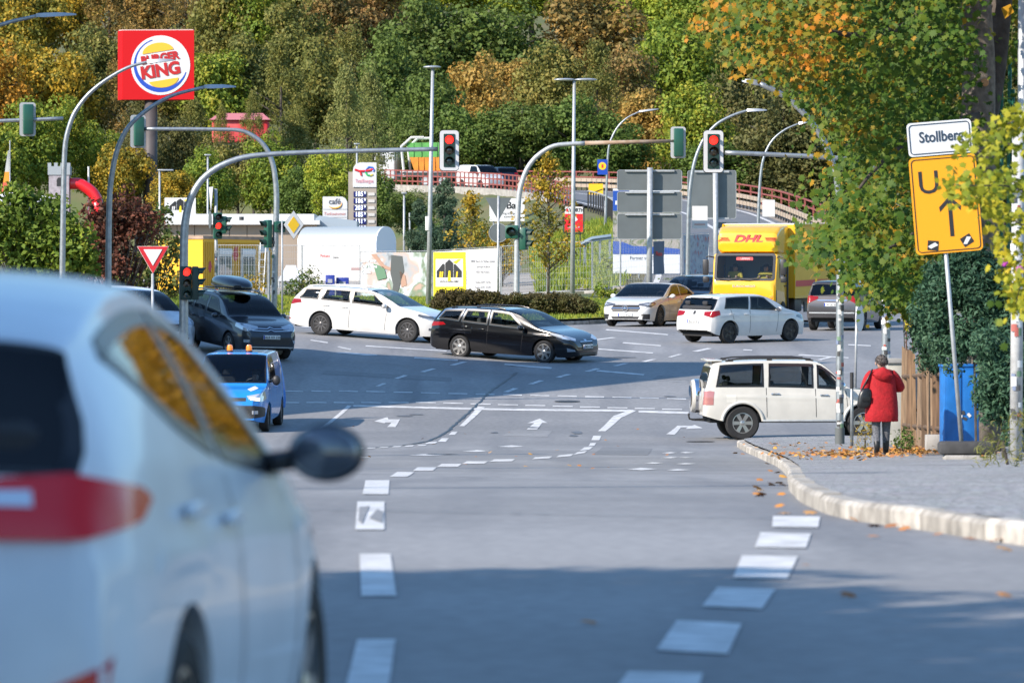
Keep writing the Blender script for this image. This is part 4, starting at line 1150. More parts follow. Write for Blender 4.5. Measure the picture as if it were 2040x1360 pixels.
b = MB(); b.box((-1.96,0,1.80),(.34,1.35,.045),None,.02); b.box((-2.06,0,1.81),(.12,1.30,.03),None,.012); b.build('rear_spoiler', pearl, r_)
b = MB(); b.tube([(-2.1,-.0,.42),(-2.38,0,.44),(-2.46,0,.46),(-2.48,0,.53)], .022, 8); b.sphere((-2.48,0,.56), .028); b.box((-2.25,0,.44),(.22,.30,.05)); b.build('tow_bar', plastic, r_)
for sg in (-1,1):
    b = MB(); b.box((.05,sg*.90,.44),(1.9,.16,.045),None,.015); b.build('side_step', galv_l, r_)
    for c in (SP_PAJ['xf'], SP_PAJ['xr']):
        pts = []
        for a in np.linspace(-2, 182, 19):
            x = c+(.47)*math.cos(R(a)); z = .388+(.47)*math.sin(R(a)); h = B_.cast((x, sg*3, max(z,.46)), (0,-sg,0))
            if h: pts.append((x, h[0].y+sg*.004, max(z,.44)))
        b = MB(); b.tube(pts, .038, 8); b.build('arch_flare', pearl, r_)
    # wind deflectors above the door windows
    for (xa, xb2) in ((-.74,.26),(.40,.80)):
        pl = []
        for x in np.linspace(xa, xb2, 6):
            zt, zb, ze, w, yb, yr = B_.params(x); pl.append((x, ze-.035))
        pl = pl + [(x, z-.06) for x, z in pl[::-1]]
        V, Fc = B_.patch([(-x*sg, z) for x, z in pl] if sg == 1 else pl, 90*sg, .03)
        mobj('wind_deflector', np_mesh('wind_deflector', V, Fc, (mat('brown_acrylic',(.03,.02,.02),.2),), True), r_)

# ------------------------------------------------------------------ anthracite crossover with roof box
SP_CC = suv(anth, .90, top=[(-2.32,.62),(-2.29,.86),(-2.22,1.04),(-2.06,1.32),(-1.94,1.54),(-1.84,1.60),(-1.2,1.66),(-.4,1.68),(.05,1.65),(.4,1.56),(.8,1.36),(1.18,1.13),(1.35,1.09),(1.8,1.02),(2.08,.95),(2.24,.84),(2.32,.64)], plan=plan_std(-2.32,2.32,.90,.72,.78),
    belt=[(-2.32,1.14),(-1.4,1.13),(0,1.07),(1,1.03),(1.3,1.0),(2.32,.80)], xf=1.38, xr=-1.29, ws=(.12,1.13), rails=(-1.8,.0,galv_l,.05), wheels='silver', low=[(-2.32,.42),(-2.0,.32),(-1.6,.28),(1.7,.27),(2.1,.28),(2.32,.36)],
    pieces=[('headlight', [(2.24,.40,.86),(2.10,.64,.80),(1.72,.84,.90),(1.74,.83,1.0),(2.02,.72,.99),(2.22,.42,.93)], 40, lampw),
            ('grille_bar', [(2.4,-.56,.90),(2.4,-.10,.885),(2.4,0,.93),(2.4,.10,.885),(2.4,.56,.90),(2.4,.56,.875),(2.4,.1,.86),(2.4,0,.90),(2.4,-.1,.86),(2.4,-.56,.875)], 0, chrome, .010, False),
            ('grille_bar', [(2.4,-.56,.84),(2.4,-.10,.825),(2.4,0,.865),(2.4,.10,.825),(2.4,.56,.84),(2.4,.56,.82),(2.4,.1,.805),(2.4,0,.845),(2.4,-.1,.805),(2.4,-.56,.82)], 0, chrome, .010, False),
            ('grille', [(2.4,-.62,.66),(2.4,.62,.66),(2.4,.52,.46),(2.4,-.52,.46)], 0, plastic, .005, False), ('skid_plate', [(2.4,-.7,.40),(2.4,.7,.40),(2.4,.62,.34),(2.4,-.62,.34)], 0, galv_l, .008, False),
            ('fog_lamp', [(2.26,.60,.50),(2.14,.74,.50),(2.14,.74,.58),(2.26,.60,.58)], 30, lampw, .010)],
    plates=[(0,0,.66,'ALB XX 333',.50)])
r_, B_ = make_car('dark_crossover', 'dark grey crossover with a black roof box waiting behind the blue van', 'car', SP_CC, 472, 704, -64, glass=glassc('blue', (.30,.40,.50)))
bx = thing('roof_box', 'glossy black roof box strapped on the dark grey crossover', 'roof box'); bx.matrix_world = r_.matrix_world.copy()
bm = bmesh.new(); bmesh.ops.create_uvsphere(bm, u_segments=28, v_segments=16, radius=1)
for v in bm.verts:
    x, y, z = v.co; k = lambda t, p: math.copysign(abs(t)**p, t)
    nose = 1.0 if x < 0 else 1-.35*x*x
    v.co = Vector((k(x,.7)*1.0-.55, k(y,.6)*.40*nose, 1.78+.05 + (k(z,.75)*.27*(1-.25*max(0,x)) if z > 0 else k(z,.4)*.06)))
b = MB(); b.bm(bm); bm.free(); b.build('shell', mat('gloss_black_plastic',(.012,.013,.016),.18,0,.6), bx, True)
for x in (-1.1,-.1):
    b = MB(); b.box((x,0,1.745),(.07,1.20,.03)); b.build('cross_bar', galv_l, bx)

# ------------------------------------------------------------------ silver car almost hidden by the foreground car
make_car('silver_car', 'silver car almost hidden behind the foreground car roof and red signal', 'car', suv(sil), 0, 0, -60, at=((268-1020)/F*158, 158, g1(-10.5,158)-.1), glass=glassc('blue', (.30,.40,.50)))

# ------------------------------------------------------------------ sky blue van with orange beacons
SP_CAD = dict(top=[(-2.2,.62),(-2.19,.95),(-2.17,1.5),(-2.12,1.72),(-2.0,1.78),(-1.2,1.82),(.2,1.82),(.5,1.79),(.75,1.66),(1.1,1.36),(1.36,1.13),(1.5,1.08),(1.85,1.0),(2.08,.88),(2.18,.74),(2.2,.6)],
    belt=[(-2.2,1.16),(0,1.14),(1,1.10),(1.4,1.04),(2.2,.78)], plan=plan_std(-2.2,2.2,.895,.70,.90), low=[(-2.2,.40),(-2.0,.30),(1.7,.24),(2.0,.26),(2.2,.32)], xf=1.32, xr=-1.36, wr=.325, paint=sblue, ws=(.50,1.33), win=[(-.32,-.30,1.05,.56)], wheels='steel', tumble=.20, edge=.9, rn=3.4, floor=.3,
    seams=[(-.36,-.38),(.98,.95)], handles=[(-.15,1.0)], mirm=plastic, mirs=(.20,.24), mirror=(1.0,1.20), rear=False,
    pieces=[('headlight', [(2.12,.46,.80),(1.96,.72,.74),(1.66,.84,.80),(1.70,.83,.98),(1.96,.70,.93),(2.12,.46,.88)], 38, lampw), ('lit_lamp', [(2.10,.50,.79),(1.99,.68,.76),(1.97,.69,.83),(2.09,.50,.85)], 30, mat('lit_headlamp',(.9,.8,.6),.3,emit=(1,.72,.35),estr=1.6), .012),
            ('grille', [(2.3,-.42,.84),(2.3,.42,.84),(2.3,.42,.76),(2.3,-.42,.76)], 0, plastic, .006, False), ('bumper', [(2.3,-.62,.66),(2.3,.62,.66),(2.3,.62,.36),(2.3,-.62,.36)], 0, plastic, .006, False), ('bumper_corner', [(2.18,.60,.66),(1.92,.76,.62),(1.80,.83,.58),(1.80,.83,.40),(2.18,.60,.36)], 38, plastic, .006),
            ('fog_lamp', [(2.18,.56,.46),(2.08,.68,.46),(2.08,.68,.54),(2.18,.56,.54)], 25, lampw, .012), ('windscreen_sticker', [(1.75,.40,1.02),(1.5,.56,1.08),(1.55,.62,1.04),(1.78,.46,.98)], 20, white_p, .006, False)],
    plates=[(0,0,.56,'SZB W 510',.50)])
r_, B_ = make_car('blue_van', 'sky blue delivery van with two orange beacons on its roof', 'van', SP_CAD, 476, 853, -94, glass=glassc('blue2', (.32,.38,.44)), wsglass=glassc('ws', (.72,.78,.82)),
         drv=('driver with raised hand in the blue van', mat('dark_shirt', (0.02,0.025,0.03), .9)))
for sg in (-1,1):
    be = thing('beacon', 'orange warning beacon on the blue van roof, ' + ('nearer the kerb' if sg > 0 else 'nearer the foreground car'), 'beacon', group='beacons on the van')
    be.matrix_world = r_.matrix_world @ T3(.05, .23*sg+.02, 1.815)
    b = MB(); b.lathe([(.085,0),(.085,.04),(.07,.045)], 16); b.build('base', plastic, be)
    b = MB(); b.lathe([(.068,.04),(.072,.06),(.070,.13),(.055,.17),(.02,.185)], 16); b.build('dome', mat('beacon_orange',(.80,.20,.02),.15,0,1,emit=(1,.22,.01),estr=.35), be)
b = MB(); b.box((.2,0,1.80),(.25,1.0,.05),None,.02); b.build('roof_strip', sblue, r_)

# ------------------------------------------------------------------ foreground small car, out of focus
SP_FIE = dict(top=[(-2.02,.50),(-2.0,.72),(-1.975,.90),(-1.93,1.0),(-1.86,1.12),(-1.78,1.27),(-1.73,1.32),(-1.62,1.345),(-1.2,1.42),(-.7,1.465),(-.3,1.475),(0,1.455),(.35,1.37),(.75,1.20),(1.12,.99),(1.28,.95),(1.6,.88),(1.86,.76),(1.98,.62),(2.02,.48)],
    belt=[(-2.02,.98),(-1.5,1.02),(-1.0,1.0),(0,.93),(.8,.88),(1.1,.86),(2.02,.60)], winlo=[(-1.60,1.285),(-1.35,1.20),(-1.1,1.115),(-.8,1.055),(-.38,1.0),(.3,.95),(.9,.915)], plan=plan_std(-2.02,2.02,.868,.60,.80), low=[(-2.02,.36),(-1.8,.27),(-1.4,.22),(1.6,.20),(1.9,.21),(2.02,.27)],
    xf=1.235, xr=-1.255, wr=.315, paint=sil, ws=(.16,1.08), rw=(-1.928,-1.745), rwedge=0, rglass=GL_DARK, win=[(-1.52,-1.46,-.40,-.38),(-.32,-.30,.82,.24)], wheels='silver', crease=.80, tumble=.54, beltw=.94, edge=.84, rn=2.4,
    seams=[(-.36,-.38),(.76,.68)], handles=[(-.52,.86),(-1.15,.90)], mirm=plastic, mirs=(.21,.16), mirror=(.62,.99), sglass=glass_mat('car_glass_mirror', (.10,.10,.10), 2.3),
    pieces=[('tail_light', [(-1.98,.34,.945),(-1.97,.34,.86),(-1.90,.68,.858),(-1.74,.81,.895),(-1.66,.83,.94),(-1.72,.82,.965),(-1.92,.68,1.0),(-1.96,.55,.99)], 150, mat('dark_red_lamp',(.30,.002,.008),.2,0,.6,spec=.2,emit=(1,.005,.02),estr=.06), .016), ('reversing_lamp', [(-1.98,.42,.962),(-1.97,.42,.93),(-1.93,.60,.925),(-1.93,.60,.962)], 160, lampw, .022), ('rear_reflector', [(-1.99,.50,.44),(-1.88,.74,.52),(-1.86,.76,.60),(-1.96,.56,.50)], 160, lampr),
            ('rear_apron', [(-2.0,-.6,.38),(-2.0,.6,.38),(-2.0,.55,.28),(-2.0,-.55,.28)], 180, plastic, .006, False),
            ('headlight', [(1.94,.44,.68),(1.74,.70,.66),(1.40,.80,.74),(1.46,.79,.84),(1.76,.68,.80),(1.94,.42,.76)], 42, lampw)],
    plates=[(180,0,.76,'ERZ FK 91',.50)])
FX, FY = -1.50, 14.65
make_car('silver_hatchback', 'pale silver hatchback close to the camera, blurred, with a red tail light', 'car', SP_FIE, 0, 0, 85.0, at=(FX, FY, g1(FX, FY)), group='cars near the camera', glass=GL_MID, wsglass=GL_MID)

# ------------------------------------------------------------------ white van and dark car up on the ramp
def on_ramp(px, Y, z): 
    x = (px-CX)/F*Y
    i = int(np.argmin((RD[:,0]-x)**2 + (RD[:,1]-Y)**2)); return (x, Y, RD[i][2]+.05, Matrix.Rotation(0, 3, 'Z'))
def ramp_rot(h): return Matrix.Rotation(R(h), 3, 'Z') @ Matrix.Rotation(R(2.0), 3, 'Y')
VAN = dict(SP_CAD); VAN.update(paint=wht, pieces=[q for q in SP_CAD['pieces'] if q[0] in ('headlight','grille')], plates=[], wheels='dark')
a = on_ramp(958, 433, 0)
make_car('white_van', 'white van coming down the ramp behind the pine', 'van', VAN, 0, 0, 0, at=(a[0], a[1], a[2], ramp_rot(-58)), group='vehicles on the ramp', glass=glassc('blue2', (.32,.38,.44)))
a = on_ramp(992, 438.5, 0)
make_car('dark_suv', 'dark suv driving up the ramp behind the white van', 'car', suv(dblue), 0, 0, 0, at=(a[0], a[1], a[2], ramp_rot(112)), group='vehicles on the ramp', glass=GL_DARK)
# grey car in the side street in front of the white off road car
SP_GC = dict(SP_POL); SP_GC.update(paint=gry, plates=[], pieces=SP_POL['pieces'][:2])
make_car('grey_car', 'grey car parked in the side street behind the woman in red', 'car', SP_GC, 0, 0, 12, at=(10.9, 136.2, g1(10.9,136.2)-.12), glass=GL_MID)
# ================================================================== LORRY
ylw = paint('post_yellow', (0.80,0.43,0.008), rough=0.35)
ylw2 = mat('yellow_box_panel', (0.80,0.45,0.02), .5, noise=.06, nscale=2)
redp = mat('red_print', (0.60,0.03,0.03), .5)
def make_truck():
    x0 = (1532-CX)/F*190; at = (x0, 190.0, g1(x0, 190.0))
    rot = ground_rot(at[0], at[1], R(-106))
    t = thing('yellow_lorry', 'yellow box lorry with red lettering above its windscreen', 'lorry', at, rot, 'vehicles in the junction')
    # cab: x forward, front face at x=3.55
    def loft(name, secs, m, parent=t, smooth=30, skip=None):
        b = MB(); n = len(secs[0]); V = [p for s_ in secs for p in s_]
        Fc = [(i*n+k, i*n+(k+1) % n, (i+1)*n+(k+1) % n, (i+1)*n+k) for i in range(len(secs)-1) for k in range(n) if (i, k) != skip]
        Fc += [tuple(range(n))[::-1], tuple(range((len(secs)-1)*n, len(secs)*n))]
        b.add(V, Fc); return b.build(name, m, parent, smooth)
    def rr(x, w, z0, z1, r=.10): return [(x+p[2] if len(p) > 2 else x, p[0], p[1]) for p in rrect(2*w, z1-z0, r, 3, 0, (z0+z1)/2)]
    loft('cab', [rr(1.75,1.06,.62,2.44,.06), rr(3.30,1.08,.62,2.42,.10), rr(3.50,1.06,.62,1.55,.10), rr(3.56,1.00,.66,1.46,.12)], ylw, skip=(1,3))
    # windscreen opening with seal, pane, banner, seats and two people
    def wp(y, z, off=0.0): return (3.50-(z-1.55)/.87*.20+off, y, z)
    def front(name, poly, m, off=0.0, parent=t):
        V = [(3.56+off, y, z) for (y, z) in poly]
        return mobj(name, np_mesh(name, V, [tuple(range(len(V)))], (m,)), parent)
    out = rrect(2.04, .90, .10, 4, 0, 1.985); inn = rrect(1.88, .74, .07, 4, 0, 1.99); n = len(out)
    fr = mobj('windscreen_seal', np_mesh('windscreen_seal', [wp(*p, .012) for p in out]+[wp(*p, .014) for p in inn], [(i, (i+1) % n, n+(i+1) % n, n+i) for i in range(n)], (trim,)), t)
    mobj('windscreen', np_mesh('windscreen', [wp(*p, .006) for p in inn], [tuple(range(n))], (glassc('cab', (.62,.68,.70)),)), t)
    mobj('number_banner', np_mesh('number_banner', [wp(*p, .02) for p in rrect(.56, .10, .01, 1, -.02, 2.26)], [tuple(range(8))], (redp,)), t)
    text('LIEFERN', .085, white_p, t, T3(3.365, .0, 2.257) @ Matrix.Rotation(R(90), 4, 'Z') @ Matrix.Rotation(R(-13), 4, 'X'), 'banner_lettering')
    b = MB(); b.box((3.25,0,1.50),(.45,1.95,.16),None,.05); b.build('dashboard', mat('cab_dashboard',(.12,.13,.14),.7), t)
    b = MB(); b.box((1.95,0,1.9),(.06,2.0,1.0)); b.build('cab_back', mat('cab_lining',(.28,.30,.31),.8), t)
    hv = mat('hi_vis_jacket', (.62,.48,.06), .8); Mw = Matrix.Translation(Vector(at)) @ rot.to_4x4()
    for yy, lb in ((.52,'driver in a yellow jacket behind the lorry windscreen'),(-.52,'passenger in a yellow jacket in the lorry cab')):
        b = MB(); b.box((2.45,yy,1.55),(.14,.46,.9),None,.05); b.box((2.65,yy,1.16),(.5,.46,.14),None,.05); b.build('seat', seatm, t)
        driver(Mw, (2.62, yy, 1.22), lb, hv)
    for s_ in (-.55,.15):
        b = MB(); b.tube([(3.56,s_-.30,1.60),(3.57,s_,1.575),(3.56,s_+.32,1.64)], .014, 6); b.build('wiper', plastic, t)
    # headboard over the cab
    loft('wind_deflector', [rr(1.55,1.02,2.42,3.34,.05), rr(2.65,1.04,2.42,3.30,.10), rr(3.02,1.0,2.46,3.10,.14), rr(3.12,.92,2.50,2.80,.12)], ylw)
    text('DHL', .34, redp, t, T3(3.085, 0.06, 2.90) @ Matrix.Rotation(R(90), 4, 'Z') @ Matrix.Rotation(R(-8), 4, 'X') @ Matrix(((1,0,.35,0),(0,1,0,0),(0,0,1,0),(0,0,0,1))), 'lettering', ext=.02, sx=1.45, bold=.012)
    for q in (0,1,2):
        b = MB(); b.box((3.10,-.78+.0,2.84+q*.05),(.03,.42-.08*q,.018)); b.build('lettering_bar', redp, t)
        b = MB(); b.box((3.10,.80,2.84+q*.05),(.03,.30+.05*q,.018)); b.build('lettering_bar', redp, t)
    # face: maker lettering, lamps, bumper
    text('EUROCARGO', .10, white_p, t, T3(3.575,0,1.36) @ Matrix.Rotation(R(90), 4, 'Z'), 'lettering', ext=.004, sx=1.25)
    front('grille_slot', [(-.55,.98),(.55,.98),(.42,.84),(-.42,.84)], plastic, .035)
    text('100', .13, white_p, t, T3(3.585,.0,1.03) @ Matrix.Rotation(R(90), 4, 'Z'), 'lettering', ext=.004)
    b = MB(); b.box((3.50,0,.54),(.18,2.08,.30),None,.05); b.build('bumper', ylw, t)
    for s_ in (-1,1):
        b = MB(); b.box((3.575,s_*.80,.78),(.05,.30,.20),None,.03); b.build('headlight', lampw, t)
        b = MB(); b.box((3.44,s_*1.055,1.02),(.10,.03,.42),None,.012); b.build('air_vent', plastic, t)
        b = MB(); b.box((3.56,s_*.93,1.0),(.03,.10,.10),None,.01); b.build('indicator', lampo, t)
        b = MB(); b.tube([(3.30,s_*1.05,2.30),(3.50,s_*1.22,2.34),(3.52,s_*1.30,2.30)], .022, 6); b.box((3.48,s_*1.31,1.98),(.10,.20,.52),None,.05); b.box((3.46,s_*1.31,1.58),(.10,.20,.20),None,.05); b.build('mirror', plastic, t)
        b = MB(); b.box((2.62,s_*1.083,1.93),(.86,.012,.62),None,.004); b.build('door_window', mat('cab_glass',(.05,.06,.065),.05,0,1), t)
        b = MB(); b.box((2.20,s_*1.085,1.35),(.16,.03,.05),None,.01); b.build('door_handle', plastic, t)
        b = MB(); b.box((1.95,s_*1.07,1.3),(.05,.10,1.5),None,.01); b.build('air_duct', plastic, t)
    # cargo box with rails
    b = MB(); b.box((-1.55,0,2.16),(6.0,2.42,2.42)); bx = b.build('cargo_box', ylw2, t)
    b = MB()
    for s_ in (-1,1):
        b.box((-1.55,s_*1.215,3.36),(6.04,.05,.06)); b.box((-1.55,s_*1.215,.97),(6.04,.05,.08))
        for x in (1.45,-4.55): b.box((x,s_*1.215,2.16),(.07,.06,2.40))
    b.build('edge_rails', ylw, bx)
    for s_ in (-1,1):
        b = MB(); b.box((-1.55,s_*1.222,1.42),(5.9,.012,.20)); b.build('red_band', redp, bx)
    b = MB(); b.box((-1.55,0,3.385),(6.0,2.40,.03)); b.build('roof_skin', mat('box_roof',(.62,.62,.60),.6), bx)
    b = MB(); b.box((-.6,0,.78),(7.6,.80,.24)); b.box((0.3,.85,.70),(1.0,.45,.45),None,.05); b.box((0.3,-.85,.70),(1.0,.45,.45),None,.05)
    for s_ in (-1,1): b.box((-1.4,s_*1.1,.62),(2.0,.04,.34))
    b.build('chassis', plastic, t)
    for x in (2.55,-2.6):
        for s_ in (-1,1): add_wheel(t, x, s_*.98, .43, .27, 'truck')
    return t
make_truck()

# skip lorry far up on the ramp
def skip_truck():
    Y = 446; x = (836-CX)/F*Y; i = int(np.argmin((RD[:,0]-x)**2+(RD[:,1]-Y)**2))
    t = thing('skip_lorry', 'white skip lorry carrying an orange and green skip on the ramp', 'lorry', (x, Y, RD[i][2]+.05), R(168), 'vehicles on the ramp')
    b = MB(); b.box((2.6,0,1.75),(1.7,2.3,2.2),None,.12); cab = b.build('cab', wht, t)
    b = MB(); b.box((3.46,0,2.15),(.02,2.0,.8)); b.build('windscreen', mat('cab_glass',(.05,.06,.065),.05,0,1), cab)
    for s_ in (-1,1):
        b = MB(); b.box((2.9,s_*1.155,2.15),(.8,.02,.7)); b.build('door_window', mat('cab_glass',(.05,.06,.065),.05,0,1), cab)
    b = MB(); b.box((-.5,0,1.0),(6.4,1.0,.3)); b.box((-1.0,0,1.22),(4.6,2.3,.12)); b.build('chassis', galv_l, t)
    og = mat('skip_orange',(.70,.24,.02),.6,noise=.3,nscale=2); gn = mat('skip_green',(.10,.36,.08),.6,noise=.3,nscale=2)
    for (z0, z1, xa, xb2, m) in ((1.3,2.35,1.2,1.55,og),(2.36,3.5,1.56,1.85,gn)):
        b = MB(); b.add([(-1-xa,-1,z0),(-1+xa,-1,z0),(-1+xa,1,z0),(-1-xa,1,z0),(-1-xb2,-1.05,z1),(-1+xb2,-1.05,z1),(-1+xb2,1.05,z1),(-1-xb2,1.05,z1)], [(0,3,2,1),(4,5,6,7),(0,1,5,4),(1,2,6,5),(2,3,7,6),(3,0,4,7)])
        for k in range(5): 
            for s_ in (-1,1): b.box((-1-xa+.3+k*(2*xa-.6)/4, s_*1.06, (z0+z1)/2),(.07,.06,z1-z0))
        b.build('skip', m, t)
    for s_ in (-1,1):
        b = MB(); b.tube([(1.0,s_*1.15,1.2),(1.2,s_*1.15,3.2),(.4,s_*1.15,3.9),(-.6,s_*1.15,3.9)], .11, 6); b.build('lifting_arm', wht, t)
    for xx in (2.5,-.7,-2.1):
        for s_ in (-1,1): add_wheel(t, xx, s_*1.0, .50, .28, 'truck')
skip_truck()

# ================================================================== STREET LAMPS
lampm = mat('lamp_head', (.42,.44,.46), .4, .5)
def px_path(pix, Y): return [P(x, y, Y) for x, y in pix]
def smooth_path(pts, k=5):
    P2 = _dense([tuple(p) for p in pts], k); return [Vector(p) for p in P2]
def base_to_ground(p, zf=None):
    z = t1(p[0], p[1]) if zf is None else zf
    return Vector((p[0], p[1], z-.05))
def arc_lamp(label, Y, base_px, pix, head, r0=.09, r1=.04, zf=None, kk=5, post=galv):
    """column with a swept arm; pix: pixels from the foot of the bend to the arm tip, head: pixel of the lantern end"""
    pts = [P(x, y, Y) for x, y in pix]
    bp = base_to_ground((P(base_px, 600, Y)), zf)
    t = thing('street_lamp', label, 'street lamp', bp, group='street lamps')
    path = smooth_path([bp] + pts, kk); path = [p-bp for p in path]
    rad = [r0+(r1-r0)*i/(len(path)-1) for i in range(len(path))]
    b = MB(); b.tube(path, rad, 12); b.build('column', post, t, True)
    a = path[-1]; e = P(head[0], head[1], Y)-bp; d = (e-a); L = d.length; d.normalize()
    n = Vector((0,1,0)); u = d.cross(n)
    V = []
    for (s_, w, h0, h1) in ((-.05,.06,-.04,.05),(.15,.12,-.05,.055),(.55,.14,-.045,.05),(.9,.10,-.035,.02),(1.0,.05,-.03,.0)):
        c = a + d*(L*s_)
        for (sy, hh) in ((-1,h0),(1,h0),(.7,h1),(-.7,h1)): V.append(c + n*w*sy + Vector((0,0,hh)))
    Fc = [(i*4+k, i*4+(k+1) % 4, i*4+4+(k+1) % 4, i*4+4+k) for i in range(4) for k in range(4)] + [(3,2,1,0),(16,17,18,19)]
    mobj('lantern', np_mesh('lantern', V, Fc, (lampm,), 40), t)
    return t
arc_lamp('curved street lamp whose arm tip crosses the burger sign lettering', 168, 123, [(126,420),(129,300),(142,240),(170,195),(215,157),(262,132),(296,123)], (346,119))
arc_lamp('tall curved street lamp rising from the red leaved bush', 150, 215, [(216,520),(218,400),(228,320),(250,262),(292,220),(345,190),(410,173)], (470,172))
arc_lamp('street lamp reaching in from the left edge at the top corner', 142, -150, [(-150,300),(-130,180),(-80,90),(0,50),(76,31)], (152,28))
arc_lamp('curved street lamp standing beside the left signal board of the lorry lane', 208, 1371, [(1370,560),(1372,420),(1380,340),(1398,285),(1430,246),(1470,226),(1490,220)], (1528,219))
arc_lamp('small curved street lamp above the yellow lorry', 240, 1510, [(1509,520),(1512,400),(1518,330),(1535,285),(1565,258),(1592,246)], (1612,242), .08, .035)
arc_lamp('slim curved street lamp carrying a small blue shop sign', 330, 1205, [(1206,440),(1208,380),(1212,300),(1225,262),(1248,236),(1275,222)], (1312,217), .085, .04)
gl = arc_lamp('sticker covered lamp post at the pavement corner, arm hidden in the maple', 116, 1673, [(1673,860),(1673,600),(1674,480),(1670,380),(1650,300),(1610,236),(1560,190),(1512,166)], (1478,160), .085, .05, zf=None)
# stickers on the two posts
stick = [mat('sticker_%d' % i, c, .6) for i, c in enumerate([(.68,.68,.66),(.05,.05,.05),(.38,.10,.08),(.14,.24,.15),(.60,.60,.58),(.16,.2,.30),(.7,.7,.68),(.08,.08,.08),(.5,.5,.5)])]
def stickers(parent, x, y, z0, z1, r, n, seed):
    rs = random.Random(seed)
    for k in range(n):
        a0 = rs.uniform(225, 315); z = rs.uniform(z0, z1); w = rs.uniform(25, 55); h = rs.uniform(.04, .13)
        V = []; m = 5
        for q in range(m+1):
            a = R(a0+w*(q/m-.5)); V += [(x+(r+.002+.0002*k)*math.cos(a), y+(r+.002+.0002*k)*math.sin(a), z-h/2), (x+(r+.002+.0002*k)*math.cos(a), y+(r+.002+.0002*k)*math.sin(a), z+h/2)]
        mobj('sticker', np_mesh('sticker', V, [(2*q, 2*q+2, 2*q+3, 2*q+1) for q in range(m)], (rs.choice(stick),), True), parent)
stickers(gl, 0, 0, .45, 3.4, .085, 46, 3)
b = MB(); b.cyl((0,0,0),(0,0,.55),.10,n=14); b.build('foot_sleeve', mat('foot_sleeve',(.10,.11,.11),.7), gl)

def t_lamp(label, Y, base_px, top_px, y_top, heads, r0=.10, r1=.055):
    bp = base_to_ground(P(base_px, 600, Y)); tp = P(top_px, y_top, Y)
    t = thing('street_lamp', label, 'street lamp', bp, group='street lamps')
    b = MB(); b.tube([Vector((0,0,0)), (tp-bp)*.5, tp-bp], [r0,(r0+r1)/2,r1], 12); b.build('column', galv_l, t, True)
    for (x0, x1) in heads:
        c = (P((x0+x1)/2, y_top-1, Y)-bp); w = (x1-x0)/S(Y)/2
        bb = MB(); bb.sphere((c.x, c.y, c.z+.02), (w, .20, .055), n=20, m=8); bb.build('lantern', lampm, t, True)
    return t
tl = t_lamp('tall straight lamp post with one flat disc lantern beside the white estate', 206, 853, 862, 136, [(843,879)])
b = MB(); b.lathe([(.10,3.0),(.104,3.01),(.104,3.5),(.10,3.51)], 14); b.build('poster_band', mat('poster_band',(.62,.62,.6),.7), tl)
t_lamp('straight lamp post with two flat wing lanterns above the red advert', 216, 1140, 1144, 161, [(1103,1146),(1144,1190)])
for (lab, x, yt, yb, Y, arm) in [('far post lamp behind the price tower', 711, 288, 330, 330, 9),('far post lamp with a short arm beside the lettered hoarding', 318, 340, 420, 300, 24),('far lamp post behind the leftmost give way sign back', 414, 310, 372, 310, 10),('short lamp post beside the curved roof trailer', 805, 386, 490, 300, 8)]:
    bp = base_to_ground(P(x, 600, Y)); t = thing('street_lamp', lab, 'street lamp', bp, group='far lamps'); tp = P(x, yt, Y)-bp
    b = MB(); b.tube([Vector((0,0,0)), tp], [.07,.05], 8); b.build('column', galv_l, t, True)
    b = MB(); b.box((tp.x+(arm/S(Y)/2 if arm > 12 else 0), tp.y, tp.z+.03), (arm*1.3/S(Y), .3, .07), None, .02); b.build('lantern', lampm, t)
# bare sloping pole by the shortest lamp
bp = base_to_ground(P(818, 600, 300)); b = MB(); b.tube([bp, P(816,424,300)], [.06,.045], 8); b.build('bare_pole', galv_l, label='bare grey pole right of the short lamp post', cat='pole')

